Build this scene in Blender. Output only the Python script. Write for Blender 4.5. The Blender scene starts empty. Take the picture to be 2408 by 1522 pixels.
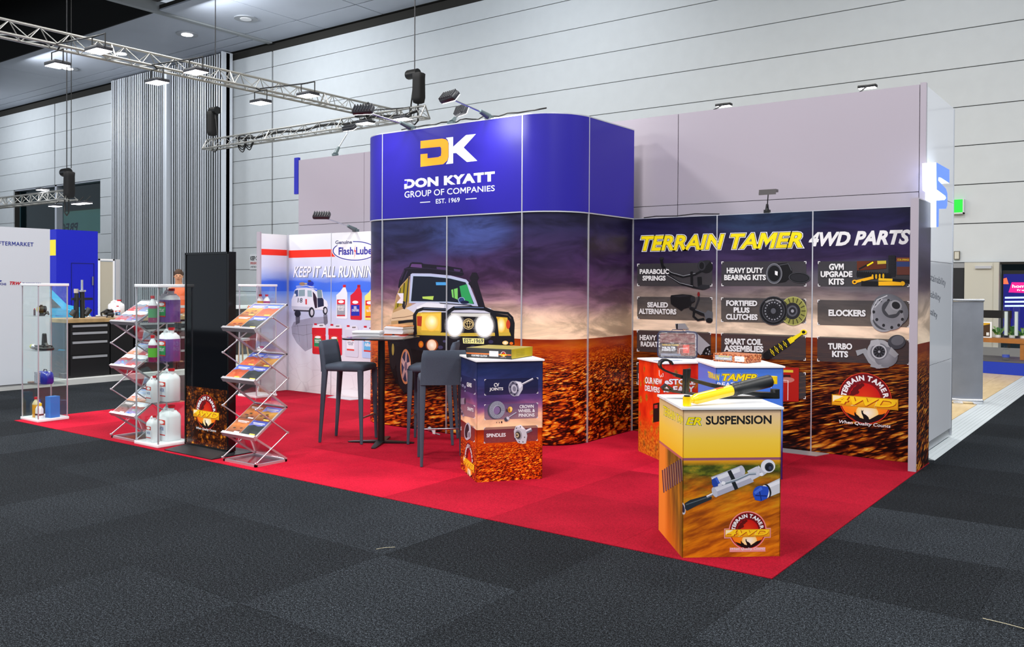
import bpy, bmesh, math, random
from mathutils import Vector, Matrix
random.seed(7)
scene = bpy.context.scene
PI = math.pi

# ------------------------------------------------------------------ camera
FPX, PCX, PCY = 2065.787, 1204.0, 690.1
YAW, TILT, ROLL, EYE = -0.640449, 0.0099827, -0.0054391, 1.65
_f = Vector((math.sin(YAW)*math.cos(TILT), math.cos(YAW)*math.cos(TILT), -math.sin(TILT)))
_r = Vector((math.cos(YAW), -math.sin(YAW), 0))
_d = _f.cross(_r)
R_ = _r*math.cos(ROLL) + _d*math.sin(ROLL)
D_ = -_r*math.sin(ROLL) + _d*math.cos(ROLL)
cam = bpy.data.objects.new('camera', bpy.data.cameras.new('camera'))
scene.collection.objects.link(cam)
M = Matrix(((R_.x, -D_.x, -_f.x, 0), (R_.y, -D_.y, -_f.y, 0), (R_.z, -D_.z, -_f.z, EYE), (0, 0, 0, 1)))
cam.matrix_world = M
cam.data.sensor_width = 36.0
cam.data.lens = 36.0*FPX/2408
cam.data.shift_x = 0.0
cam.data.shift_y = -(761.0-PCY)/2408
cam.data.clip_end = 200
scene.camera = cam

# ------------------------------------------------------------------ world, exposure, added hall lights
scene.view_settings.view_transform = 'Standard'
scene.view_settings.look = 'None'
scene.view_settings.gamma = 1.0
scene.view_settings.use_curve_mapping = False
scene.view_settings.exposure = 0.55
world = bpy.data.worlds.new('world'); scene.world = world
world.use_nodes = True
bg = world.node_tree.nodes['Background']
bg.inputs['Color'].default_value = (0.78, 0.88, 1.0, 1)
bg.inputs['Strength'].default_value = 0.38

def area_light(name, loc, target, sx, sy, power, color=(1, 0.98, 0.95), spread=180):
    l = bpy.data.lights.new(name, 'AREA'); l.shape = 'RECTANGLE'; l.size = sx; l.size_y = sy
    l.energy = power; l.color = color; l.spread = math.radians(spread)
    o = bpy.data.objects.new(name, l); scene.collection.objects.link(o)
    o.location = loc
    o.rotation_euler = (Vector(target)-Vector(loc)).to_track_quat('-Z', 'Y').to_euler()
    return o

def spot_light(name, loc, target, power, angle=60, blend=0.6, size=0.08, color=(1, 0.98, 0.96)):
    l = bpy.data.lights.new(name, 'SPOT'); l.energy = power; l.spot_size = math.radians(angle)
    l.spot_blend = blend; l.shadow_soft_size = size; l.color = color
    o = bpy.data.objects.new(name, l); scene.collection.objects.link(o)
    o.location = loc
    o.rotation_euler = (Vector(target)-Vector(loc)).to_track_quat('-Z', 'Y').to_euler()
    return o

# unseen fill lights added above the frame to light the hall and stand fronts
for hx in (-22, -13, -4, 5):
    for hy, pw in ((-3, 620), (3.5, 420), (11, 300)):
        if (hx, hy) == (5, 11): pw = 650  # raised to brighten the glossy white side panel
        area_light('hall_fill_light', (hx, hy, 10.2), (hx, hy, 0), 1.6, 1.6, pw, (1, 0.985, 0.96))
# unseen row of lights added to brighten the long cladding wall
for hx, pw in ((-48, 200), (-37, 240), (-25, 200), (-14, 120), (-4, 50)):
    area_light('wall_fill_light', (hx, 17.0, 10.6), (hx, 22, 5.5), 3.0, 0.5, pw, (0.90, 0.95, 1.0))

# ------------------------------------------------------------------ pixel helpers (photo pixel -> point in the hall)
EYEV = Vector((0, 0, EYE))
def ray(x, y): return R_*((x-PCX)/FPX) + D_*((y-PCY)/FPX) + _f
def atz(x, y, z=0.0):
    v = ray(x, y); return EYEV + v*((z-EYE)/v.z)
def onX(x, y, X): v = ray(x, y); return EYEV + v*(X/v.x)
def onY(x, y, Y): v = ray(x, y); return EYEV + v*(Y/v.y)
def onP(x, y, o, n):
    v = ray(x, y); return EYEV + v*((Vector(o)-EYEV).dot(n)/v.dot(n))

# ------------------------------------------------------------------ materials
def lin(c):
    def g(v):
        v = v/255.0
        return v/12.92 if v <= 0.04045 else ((v+0.055)/1.055)**2.4
    return tuple(g(v) for v in c[:3])
MATS = {}
def mat(name, rgb, rough=0.5, metal=0.0, spec=0.5, emit=None, estr=0.0, noise=0.0, nscale=40, bump=0.0, bscale=200, coat=0.0):
    if name in MATS: return MATS[name]
    m = bpy.data.materials.new(name); m.use_nodes = True
    nt = m.node_tree; b = nt.nodes['Principled BSDF']
    c = lin(rgb)
    b.inputs['Base Color'].default_value = (*c, 1)
    b.inputs['Roughness'].default_value = rough
    b.inputs['Metallic'].default_value = metal
    b.inputs['Specular IOR Level'].default_value = spec
    b.inputs['Coat Weight'].default_value = coat
    if emit:
        b.inputs['Emission Color'].default_value = (*lin(emit), 1)
        b.inputs['Emission Strength'].default_value = estr
    if noise or bump:
        tc = nt.nodes.new('ShaderNodeTexCoord')
    if noise:
        n = nt.nodes.new('ShaderNodeTexNoise'); n.inputs['Scale'].default_value = nscale; n.inputs['Detail'].default_value = 4
        nt.links.new(tc.outputs['Object'], n.inputs['Vector'])
        mr = nt.nodes.new('ShaderNodeMapRange')
        mr.inputs[1].default_value = 0.3; mr.inputs[2].default_value = 0.7
        mr.inputs[3].default_value = 1-noise; mr.inputs[4].default_value = 1+noise
        nt.links.new(n.outputs['Fac'], mr.inputs[0])
        mx = nt.nodes.new('ShaderNodeVectorMath'); mx.operation = 'SCALE'
        mx.inputs[0].default_value = c
        nt.links.new(mr.outputs[0], mx.inputs['Scale'])
        nt.links.new(mx.outputs[0], b.inputs['Base Color'])
    if bump:
        n2 = nt.nodes.new('ShaderNodeTexNoise'); n2.inputs['Scale'].default_value = bscale
        nt.links.new(tc.outputs['Object'], n2.inputs['Vector'])
        bp = nt.nodes.new('ShaderNodeBump'); bp.inputs['Strength'].default_value = bump; bp.inputs['Distance'].default_value = 0.01
        nt.links.new(n2.outputs['Fac'], bp.inputs['Height']); nt.links.new(bp.outputs[0], b.inputs['Normal'])
    MATS[name] = m
    return m

def glass(name, tint=(235, 245, 243), clear=0.86, rough=0.02, ior=1.45):
    """thin sheet: mostly clear, with fresnel reflections"""
    if name in MATS: return MATS[name]
    m = bpy.data.materials.new(name); m.use_nodes = True
    nt = m.node_tree; nt.nodes.clear()
    out = nt.nodes.new('ShaderNodeOutputMaterial'); tr = nt.nodes.new('ShaderNodeBsdfTransparent')
    gl = nt.nodes.new('ShaderNodeBsdfGlossy'); gl.inputs['Roughness'].default_value = rough
    lw = nt.nodes.new('ShaderNodeLayerWeight'); lw.inputs['Blend'].default_value = 0.5
    pw_ = nt.nodes.new('ShaderNodeMath'); pw_.operation = 'POWER'; nt.links.new(lw.outputs['Facing'], pw_.inputs[0]); pw_.inputs[1].default_value = 4.0
    fr = nt.nodes.new('ShaderNodeMapRange'); nt.links.new(pw_.outputs[0], fr.inputs[0]); fr.inputs[3].default_value = 0.035; fr.inputs[4].default_value = 0.6
    mx = nt.nodes.new('ShaderNodeMixShader'); c = lin(tint)
    tr.inputs['Color'].default_value = (c[0]*clear/0.86, c[1]*clear/0.86, c[2]*clear/0.86, 1)
    nt.links.new(fr.outputs[0], mx.inputs[0]); nt.links.new(tr.outputs[0], mx.inputs[1]); nt.links.new(gl.outputs[0], mx.inputs[2])
    nt.links.new(mx.outputs[0], out.inputs[0])
    MATS[name] = m
    return m

class NB:
    """tiny node-graph helper"""
    def __init__(s, name):
        s.m = bpy.data.materials.new(name); s.m.use_nodes = True; s.nt = s.m.node_tree
        s.b = s.nt.nodes['Principled BSDF']; MATS[name] = s.m
    def n(s, t, **k):
        o = s.nt.nodes.new('ShaderNode'+t)
        for a, v in k.items(): setattr(o, a, v)
        return o
    def put(s, sock, v):
        if hasattr(v, 'is_output'): s.nt.links.new(v, sock)
        else: sock.default_value = v
    def math(s, op, a, b=0.0, c=0.0, clamp=False):
        o = s.n('Math', operation=op, use_clamp=clamp)
        s.put(o.inputs[0], a); s.put(o.inputs[1], b); s.put(o.inputs[2], c)
        return o.outputs[0]
    def xyz(s, x, y, z=0.0):
        o = s.n('CombineXYZ'); s.put(o.inputs[0], x); s.put(o.inputs[1], y); s.put(o.inputs[2], z); return o.outputs[0]
    def noise(s, vec, scale=1.0, detail=4, rough=0.5, dist=0.0):
        o = s.n('TexNoise'); s.put(o.inputs['Vector'], vec); o.inputs['Scale'].default_value = scale
        o.inputs['Detail'].default_value = detail; o.inputs['Roughness'].default_value = rough; o.inputs['Distortion'].default_value = dist
        return o.outputs['Fac']
    def voro(s, vec, scale=1.0, feature='F1'):
        o = s.n('TexVoronoi', feature=feature); s.put(o.inputs['Vector'], vec); o.inputs['Scale'].default_value = scale
        return o
    def rng(s, v, a, b, c=0.0, d=1.0, smooth=False):
        o = s.n('MapRange'); 
        if smooth: o.interpolation_type = 'SMOOTHSTEP'
        s.put(o.inputs[0], v)
        for i, q in enumerate((a, b, c, d)): s.put(o.inputs[i+1], q)
        return o.outputs[0]
    def ramp(s, v, stops, interp='LINEAR'):
        o = s.n('ValToRGB'); s.put(o.inputs[0], v); r = o.color_ramp; r.interpolation = interp
        while len(r.elements) > 1: r.elements.remove(r.elements[-1])
        for i, (p, c) in enumerate(stops):
            e = r.elements[0] if i == 0 else r.elements.new(p)
            e.position = p; e.color = (*lin(c), 1)
        return o.outputs[0]
    def mix(s, f, a, b, mode='MIX'):
        o = s.n('Mix', data_type='RGBA', blend_type=mode)
        s.put(o.inputs[0], f)
        for k, v in ((6, a), (7, b)):
            if isinstance(v, tuple) and len(v) == 3: v = (*v, 1)
            s.put(o.inputs[k], v)
        return o.outputs[2]

# ------------------------------------------------------------------ object helpers
def link(o): scene.collection.objects.link(o); return o
def tag(o, label=None, cat=None, group=None, kind=None):
    if label: o['label'] = label
    if cat: o['category'] = cat
    if group: o['group'] = group
    if kind: o['kind'] = kind
    return o
def empty(name, loc=(0, 0, 0), rz=0.0, label=None, cat=None, group=None, kind=None, parent=None):
    o = bpy.data.objects.new(name, None); link(o); o.empty_display_size = 0.1
    o.location = loc; o.rotation_euler = (0, 0, rz)
    if parent: o.parent = parent
    return tag(o, label, cat, group, kind)
def copy_tree(o, parent=None):
    c = o.copy(); link(c)
    if parent: c.parent = parent
    for ch in list(o.children): copy_tree(ch, c)
    return c

class MB:
    """mesh builder: collects shapes, builds ONE mesh object"""
    def __init__(s): s.v = []; s.f = []; s.mi = []; s.sm = []; s.cur = 0
    def mat(s, i): s.cur = i; return s
    def add(s, vs, fs, smooth=False, T=None):
        k = len(s.v)
        s.v += [tuple(T @ Vector(v)) if T else tuple(v) for v in vs]
        for f in fs:
            s.f.append(tuple(i+k for i in f)); s.mi.append(s.cur); s.sm.append(smooth)
        return s
    def box(s, x0, x1, y0, y1, z0, z1, T=None):
        vs = [(x, y, z) for z in (z0, z1) for y in (y0, y1) for x in (x0, x1)]
        return s.add(vs, [(0, 2, 3, 1), (4, 5, 7, 6), (0, 1, 5, 4), (2, 6, 7, 3), (0, 4, 6, 2), (1, 3, 7, 5)], False, T)
    def rbox(s, x0, x1, y0, y1, z0, z1, r=0.01, T=None, n=2):
        """box with vertical edges and top/bottom edges chamfered (rounded look)"""
        def ring(ins, z):
            pts = []
            for (cx, cy, a0) in ((x1-r, y1-r, 0), (x0+r, y1-r, 90), (x0+r, y0+r, 180), (x1-r, y0+r, 270)):
                for i in range(n+1):
                    a = math.radians(a0+90*i/n); pts.append((cx+(r-ins)*math.cos(a), cy+(r-ins)*math.sin(a), z))
            return pts
        rings = []
        for i in range(n+1):
            a = math.radians(90-90*i/n); rings.append(ring(r*(1-math.cos(a)), z0+r*(1-math.sin(a))))
        for i in range(n+1):
            a = math.radians(90*i/n); rings.append(ring(r*(1-math.cos(a)), z1-r*(1-math.sin(a))))
        return s.loft(rings, T=T, smooth=True)
    def loft(s, rings, closed=True, caps=True, smooth=True, T=None):
        n = len(rings[0]); vs = [p for r in rings for p in r]; fs = []
        m = n if closed else n-1
        for i in range(len(rings)-1):
            for j in range(m):
                a = i*n+j; b = i*n+(j+1) % n
                fs.append((a, b, b+n, a+n))
        s.add(vs, fs, smooth, T)
        if caps:
            s.add(rings[0], [tuple(range(n))[::-1]], False, T); s.add(rings[-1], [tuple(range(n))], False, T)
        return s
    def cyl(s, p0, p1, r, r2=None, n=12, caps=True, smooth=True, T=None):
        p0 = Vector(p0); p1 = Vector(p1); d = (p1-p0)
        if d.length < 1e-9: return s
        q = d.normalized().to_track_quat('Z', 'X').to_matrix(); r2 = r if r2 is None else r2
        ra = [tuple(p0+q @ Vector((r*math.cos(2*PI*i/n), r*math.sin(2*PI*i/n), 0))) for i in range(n)]
        rb = [tuple(p1+q @ Vector((r2*math.cos(2*PI*i/n), r2*math.sin(2*PI*i/n), 0))) for i in range(n)]
        return s.loft([ra, rb], caps=caps, smooth=smooth, T=T)
    def tube(s, pts, r, n=8, closed=False, T=None, flat=1.0):
        pts = [Vector(p) for p in pts]; rings = []; m = len(pts); up = None
        for i, p in enumerate(pts):
            a = pts[(i-1) % m] if (closed or i > 0) else p
            b = pts[(i+1) % m] if (closed or i < m-1) else p
            d = (b-a).normalized()
            if up is None:
                up = Vector((0, 0, 1)) if abs(d.z) < 0.9 else Vector((1, 0, 0))
            sd = d.cross(up).normalized(); up = sd.cross(d).normalized()
            rr = r[i] if isinstance(r, (list, tuple)) else r
            rings.append([tuple(p+sd*rr*math.cos(2*PI*k/n)+up*rr*flat*math.sin(2*PI*k/n)) for k in range(n)])
        if closed: rings.append(rings[0])
        return s.loft(rings, caps=not closed, T=T)
    def lathe(s, prof, c=(0, 0, 0), n=20, T=None, cap=True, smooth=True):
        rings = [[(c[0]+r*math.cos(2*PI*i/n), c[1]+r*math.sin(2*PI*i/n), c[2]+z) for i in range(n)] for r, z in prof]
        return s.loft(rings, caps=cap, smooth=smooth, T=T)
    def prism(s, poly, T, t0, t1):
        """poly in the XY plane of T, from z=t0 to t1"""
        n = len(poly)
        vs = [(x, y, t0) for x, y in poly]+[(x, y, t1) for x, y in poly]
        fs = [tuple(range(n))[::-1], tuple(range(n, 2*n))]+[(i, (i+1) % n, (i+1) % n+n, i+n) for i in range(n)]
        return s.add(vs, fs, False, T)
    def ball(s, c, r, n=12, m=8, T=None, sc=(1, 1, 1)):
        rings = []
        for i in range(m+1):
            a = -PI/2+PI*i/m
            rr = max(r*math.cos(a), 1e-5)
            rings.append([(c[0]+sc[0]*rr*math.cos(2*PI*k/n), c[1]+sc[1]*rr*math.sin(2*PI*k/n), c[2]+sc[2]*r*math.sin(a)) for k in range(n)])
        return s.loft(rings, caps=False, T=T)
    def build(s, name, mats, parent=None, label=None, cat=None, group=None, kind=None, loc=None, rz=0.0):
        me = bpy.data.meshes.new(name); me.from_pydata(s.v, [], s.f)
        if not isinstance(mats, (list, tuple)): mats = [mats]
        for m in mats: me.materials.append(m)
        if len(mats) > 1: me.polygons.foreach_set('material_index', s.mi)
        me.polygons.foreach_set('use_smooth', s.sm)
        me.validate(); me.update()
        bm = bmesh.new(); bm.from_mesh(me); bmesh.ops.recalc_face_normals(bm, faces=bm.faces); bm.to_mesh(me); bm.free()
        o = bpy.data.objects.new(name, me); link(o)
        if parent: o.parent = parent
        if loc is not None: o.location = loc; o.rotation_euler = (0, 0, rz)
        return tag(o, label, cat, group, kind)

def frame(o, x, y, z):
    """matrix with origin o and axes x, y, z"""
    x = Vector(x); y = Vector(y); z = Vector(z); o = Vector(o)
    return Matrix(((x.x, y.x, z.x, o.x), (x.y, y.y, z.y, o.y), (x.z, y.z, z.z, o.z), (0, 0, 0, 1)))

# ------------------------------------------------------------------ flat print on real surfaces
_TXT = {}
def islands(vs, fs):
    par = list(range(len(vs)))
    def fnd(a):
        while par[a] != a: par[a] = par[par[a]]; a = par[a]
        return a
    for f in fs:
        for i in f[1:]: par[fnd(i)] = fnd(f[0])
    g = {}
    for i in range(len(vs)): g.setdefault(fnd(i), []).append(i)
    return list(g.values())
def text_geo(s, bold=0.0, shear=0.0, align='C', spacing=1.0, line=0.85):
    """the built-in letter M fills badly when emboldened: it is drawn as its own polygon"""
    if 'M' not in s or bold <= 0 or (s, bold, shear, align, spacing, line, 'm') in _TXT:
        return _TXT.get((s, bold, shear, align, spacing, line, 'm')) or text_raw(s, bold, shear, align, spacing, line)
    mv, _ = text_raw('M', 0.0, 0.0, 'L'); nm = len(mv); w = max(p[0] for p in mv)-min(p[0] for p in mv); hh = max(p[1] for p in mv)
    v0, f0 = text_raw(s, 0.0, 0.0, align, spacing, line); vs, fs = text_raw(s, bold, 0.0, align, spacing, line)
    spots = []
    for g in islands(v0, f0):
        xs = [v0[i][0] for i in g]; ys = [v0[i][1] for i in g]
        if len(g) == nm and abs(max(xs)-min(xs)-w) < 1e-4: spots.append((min(xs), max(xs), min(ys), max(ys)))
    drop = set()
    for g in islands(vs, fs):
        cx = sum(vs[i][0] for i in g)/len(g); cy = sum(vs[i][1] for i in g)/len(g)
        if any(a-.01 < cx < b_+.01 and c_-.1 < cy < d_+.1 for a, b_, c_, d_ in spots): drop |= set(g)
    idx = {}; nv = []
    for i, p in enumerate(vs):
        if i not in drop: idx[i] = len(nv); nv.append(p)
    nf = [tuple(idx[i] for i in f) for f in fs if f[0] not in drop]
    for a, b_, c_, d_ in spots:
        t = .088+1.9*bold; a -= bold; b_ += bold; c_ -= bold; d_ += bold; m = (a+b_)/2; H_ = d_-c_; k = len(nv)
        P = [(a, c_), (a, d_), (a+t*1.15, d_), (m, c_+H_*.52+bold*1.2), (b_-t*1.15, d_), (b_, d_), (b_, c_), (b_-t, c_), (b_-t, c_+H_*.66-bold), (m, c_+H_*.22-bold*1.0), (a+t, c_+H_*.66-bold), (a+t, c_)]
        nv += P; nf.append(tuple(range(k, k+len(P))))
    nv = [(x+shear*y, y) for x, y in nv]
    _TXT[(s, bold, shear, align, spacing, line, 'm')] = (nv, nf)
    return nv, nf
def text_raw(s, bold=0.0, shear=0.0, align='C', spacing=1.0, line=0.85):
    k = (s, bold, shear, align, spacing, line)
    if k in _TXT: return _TXT[k]
    c = bpy.data.curves.new('t', 'FONT'); c.body = s; c.offset = bold; c.shear = shear; c.resolution_u = 3
    c.align_x = {'C': 'CENTER', 'L': 'LEFT', 'R': 'RIGHT'}[align]; c.space_character = spacing; c.space_line = line
    c.fill_mode = 'FRONT'
    o = bpy.data.objects.new('t', c); link(o)
    dg = bpy.context.evaluated_depsgraph_get(); dg.update()
    me = o.evaluated_get(dg).to_mesh()
    vs = [(v.co.x, v.co.y) for v in me.vertices]; fs = [tuple(p.vertices) for p in me.polygons]
    o.evaluated_get(dg).to_mesh_clear()
    bpy.data.objects.remove(o); bpy.data.curves.remove(c)
    _TXT[k] = (vs, fs)
    return _TXT[k]

def ink_material():
    if 'printed_ink' in MATS: return MATS['printed_ink']
    g = NB('printed_ink'); a = g.n('Attribute', attribute_name='Ink')
    g.nt.links.new(a.outputs['Color'], g.b.inputs['Base Color']); g.b.inputs['Roughness'].default_value = 0.45
    g.b.inputs['Specular IOR Level'].default_value = 0.3
    return g.m
def tint_material():
    if 'printed_tint' in MATS: return MATS['printed_tint']
    g = NB('printed_tint'); a = g.n('Attribute', attribute_name='Ink')
    g.nt.links.new(a.outputs['Color'], g.b.inputs['Base Color']); g.nt.links.new(a.outputs['Alpha'], g.b.inputs['Alpha'])
    g.b.inputs['Roughness'].default_value = 0.45; g.b.inputs['Specular IOR Level'].default_value = 0.3
    return g.m
def glow_material(strength):
    k = 'backlit_print_%g' % strength
    if k in MATS: return MATS[k]
    g = NB(k); a = g.n('Attribute', attribute_name='Ink')
    g.nt.links.new(a.outputs['Color'], g.b.inputs['Base Color']); g.nt.links.new(a.outputs['Color'], g.b.inputs['Emission Color'])
    g.b.inputs['Emission Strength'].default_value = strength; g.b.inputs['Roughness'].default_value = 0.3
    return g.m

class Art:
    """flat print in the plane (origin o, u axis, v axis). Points are given through self.m: any 2-D coordinates -> (u, v)"""
    def __init__(s, o, u, v, m=None, step=0.00012):
        s.o = Vector(o); s.u = Vector(u).normalized(); s.w = Vector(v).normalized(); s.nn = s.u.cross(s.w)
        s.m = m or (lambda x, y: (x, y)); s.v = []; s.f = []; s.c = []; s.mi = []; s.step = step; s.lay = 1
        s.clip = None
    def crop(s, ox, oy, k):
        """use coordinates read in an enlargement of the photo"""
        def g(x, y):
            p = onP(ox+x/k, oy+y/k, s.o, s.nn)-s.o
            return (p.dot(s.u), p.dot(s.w))
        s.m = g; return s
    def uv(s): s.m = lambda x, y: (x, y); return s
    def raw(s, pts, faces, cols, a=1.0):
        if s.clip:
            (u0, u1, v0, v1) = s.clip
            pts = [(min(max(p[0], u0), u1), min(max(p[1], v0), v1)) for p in pts]
        k = len(s.v); s.v += [tuple(s.o+s.u*p[0]+s.w*p[1]+s.nn*(s.step*s.lay)) for p in pts]
        for f in faces: s.f.append(tuple(i+k for i in f)); s.mi.append(0 if not isinstance(a, list) and a >= 1.0 else 1)
        if isinstance(cols, tuple): cols = [cols]*len(pts)
        for i, c in enumerate(cols):
            al = a[i] if isinstance(a, list) else a
            s.c.append((*lin(c), al))
        if isinstance(a, list):
            for j in range(len(faces)): s.mi[-1-j] = 1
    def L(s, n=1): s.lay += n; return s
    def poly(s, pts, col, a=1.0):
        s.lay += 0.15
        s.raw([s.m(*p) for p in pts], [tuple(range(len(pts)))], col, a); return s
    def quadstrip(s, A, B, ca, cb):
        """strip between two polylines with colours"""
        s.lay += 0.15; n = len(A)
        s.raw([s.m(*p) for p in A]+[s.m(*p) for p in B], [(i, i+1, n+i+1, n+i) for i in range(n-1)], [ca]*n+[cb]*n); return s
    def ell(s, cx, cy, rx, ry, col, rot=0, n=28, a=1.0, a0=0, a1=360, edge=None, ea=None):
        s.lay += 0.15
        r = math.radians(rot); P = []
        full = abs(a1-a0) >= 360
        k = n if full else n+1
        for i in range(k):
            t = math.radians(a0+(a1-a0)*i/n); x, y = rx*math.cos(t), ry*math.sin(t)
            P.append(s.m(cx+x*math.cos(r)-y*math.sin(r), cy+x*math.sin(r)+y*math.cos(r)))
        c = s.m(cx, cy); fs = [(0, i+1, (i+1) % k+1) for i in range(k if full else k-1)]
        al = a if ea is None else [a]+[ea]*k
        s.raw([c]+P, fs, [col]+[edge or col]*k, al); return s
    def ring(s, cx, cy, rx, ry, w, col, rot=0, n=32, a0=0, a1=360):
        s.lay += 0.15; r = math.radians(rot); P = []; Q = []
        for i in range(n+1):
            t = math.radians(a0+(a1-a0)*i/n)
            for (kk, L_) in ((1.0, P), (None, Q)):
                ax, ay = (rx, ry) if kk else (rx-w, ry-w*ry/max(rx, 1e-6))
                x, y = ax*math.cos(t), ay*math.sin(t)
                L_.append(s.m(cx+x*math.cos(r)-y*math.sin(r), cy+x*math.sin(r)+y*math.cos(r)))
        s.raw(P+Q, [(i, i+1, n+1+i+1, n+1+i) for i in range(n)], col); return s
    def line(s, pts, w, col, a=1.0, w2=None):
        s.lay += 0.15; n = len(pts); A = []; B = []
        for i, p in enumerate(pts):
            a_ = pts[max(i-1, 0)]; b_ = pts[min(i+1, n-1)]
            dx, dy = b_[0]-a_[0], b_[1]-a_[1]; L_ = math.hypot(dx, dy) or 1; ww = w if w2 is None else w+(w2-w)*i/(n-1)
            nx, ny = -dy/L_*ww/2, dx/L_*ww/2
            A.append(s.m(p[0]+nx, p[1]+ny)); B.append(s.m(p[0]-nx, p[1]-ny))
        s.raw(A+B, [(i, i+1, n+i+1, n+i) for i in range(n-1)], col, a); return s
    def text(s, t, x0, y0, x1, y1, h0, col, h1=None, bold=0.0, shear=0.0, align='C', outline=(), spacing=1.0, line=0.85, mirror=False):
        """fit text: baseline from (x0,y0) to (x1,y1); h0/h1 = height at the two ends (coordinates of self.m, up is -y for crops)"""
        h1 = h0 if h1 is None else h1
        q = [s.m(x0, y0), s.m(x1, y1), s.m(x1, y1-h1), s.m(x0, y0-h0)]
        base, _ = text_geo(t, bold, shear, align, spacing, line)
        bx0 = min(p[0] for p in base); bx1 = max(p[0] for p in base); by0 = min(p[1] for p in base); by1 = max(p[1] for p in base)
        if mirror: bx0, bx1 = bx1, bx0
        for (extra, cc) in list(outline)+[(0.0, col)]:
            vs, fs = text_geo(t, bold+extra, shear, align, spacing, line)
            P = []
            for (x, y) in vs:
                a = (x-bx0)/(bx1-bx0); b = (y-by0)/(by1-by0)
                P.append(tuple((1-a)*(1-b)*q[0][i]+a*(1-b)*q[1][i]+a*b*q[2][i]+(1-a)*b*q[3][i] for i in (0, 1)))
            s.lay += 1
            s.raw(P, fs, cc)
        return s
    def build(s, name, parent=None, mats=None, label=None):
        me = bpy.data.meshes.new(name); me.from_pydata(s.v, [], s.f)
        at = me.color_attributes.new('Ink', 'FLOAT_COLOR', 'POINT')
        at.data.foreach_set('color', [x for c in s.c for x in c])
        for m in (mats or [ink_material(), tint_material()]): me.materials.append(m)
        if 1 in s.mi: me.polygons.foreach_set('material_index', s.mi)
        o = bpy.data.objects.new(name, me); link(o)
        if parent: o.parent = parent
        return tag(o, label)
# ================================================================== THE SETTING
TS = 1.0225; TX0, TY0 = -1.765, 4.83
def carpet_mat(name, dark, light, contrast):
    g = NB(name); tc = g.n('TexCoord'); geo = g.n('NewGeometry'); oi = g.n('ObjectInfo')
    p = geo.outputs['Position']
    a = g.noise(p, 150, 3, 0.75); b = g.noise(p, 60, 3, 0.6); c = g.noise(p, 1.3, 3, 0.6)
    v = g.math('ADD', g.math('MULTIPLY', a, 0.75), g.math('MULTIPLY', b, 0.25))
    f = g.math('POWER', g.rng(v, 0.5-contrast, 0.5+contrast), 3.2 if contrast < .2 else 1.0)
    col = g.mix(f, lin(dark), lin(light))
    rnd = g.rng(oi.outputs['Random'], 0, 1, 0.9, 1.1)
    w = g.math('MULTIPLY', rnd, g.rng(c, 0.3, 0.7, 0.86, 1.14))
    o = g.n('VectorMath', operation='SCALE'); g.put(o.inputs[0], col); g.put(o.inputs['Scale'], w)
    m2 = g.n('VectorMath', operation='MULTIPLY'); g.put(m2.inputs[0], o.outputs[0]); g.put(m2.inputs[1], oi.outputs['Color'])
    g.put(g.b.inputs['Base Color'], m2.outputs[0]); g.b.inputs['Roughness'].default_value = 0.95
    g.b.inputs['Specular IOR Level'].default_value = 0.08
    bp = g.n('Bump'); bp.inputs['Strength'].default_value = 0.5; bp.inputs['Distance'].default_value = 0.004
    g.put(bp.inputs['Height'], v); g.put(g.b.inputs['Normal'], bp.outputs[0])
    return g.m
M_GREY = carpet_mat('charcoal_carpet', (3, 4, 6), (78, 85, 92), 0.13)
M_RED = carpet_mat('red_carpet', (104, 6, 22), (192, 22, 50), 0.22)
M_SUB = mat('dark_underlay', (18, 20, 22), 0.95)
M_WHITE = mat('white_laminate', (236, 237, 240), 0.35)
M_CLAD = mat('grey_white_cladding', (214, 218, 220), 0.55, noise=0.02, nscale=3)
M_GAP = mat('dark_joint', (46, 44, 40), 0.9)
M_BLACK = mat('black_satin', (14, 14, 15), 0.4)
M_STEEL = mat('brushed_steel', (190, 194, 200), 0.3, 1.0)
M_ALU = mat('anodised_aluminium', (205, 207, 214), 0.38, 0.6)
M_SILVER = mat('bright_silver', (225, 227, 232), 0.25, 0.85)
M_LAV = mat('lavender_white_panel', (170, 162, 173), 0.3, noise=0.02, nscale=0.7)

floor = MB().box(-60, 14, -8, 22.3, -0.06, -0.012).build('floor', M_SUB, kind='structure')
def tile_mesh(name, m, h):
    b = MB(); s = TS/2; e = 0.0004
    rings = [[(-s+e, -s+e, -0.011), (s-e, -s+e, -0.011), (s-e, s-e, -0.011), (-s+e, s-e, -0.011)],
             [(-s+e, -s+e, h-0.001), (s-e, -s+e, h-0.001), (s-e, s-e, h-0.001), (-s+e, s-e, h-0.001)],
             [(-s+3*e, -s+3*e, h), (s-3*e, -s+3*e, h), (s-3*e, s-3*e, h), (-s+3*e, s-3*e, h)]]
    b.loft(rings, smooth=False)
    return b
grey_proto = tile_mesh('carpet_tile', M_GREY, 0.0).build('carpet_tile', M_GREY, floor)
far_tiles = MB(); cells = []
def visible(x, y):
    for dx in (-.5, .5):
        for dy in (-.5, .5):
            q = Vector((x+dx*TS, y+dy*TS, 0))-EYEV
            z = q.dot(_f)
            if z > 0.5 and abs(q.dot(_r)/z) < 0.64: return z
    return None
for i in range(-48, 9):
    for j in range(-8, 17):
        x = TX0+(i+0.5)*TS; y = TY0+(j+0.5)*TS
        if -9 <= i < 0 and 0 <= j < 4: continue              # the red carpet of the stand lies here
        if y > 22: continue
        z = visible(x, y)
        cells.append((z if z else 99+abs(x), x, y, i, j))
cells.sort()
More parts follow.
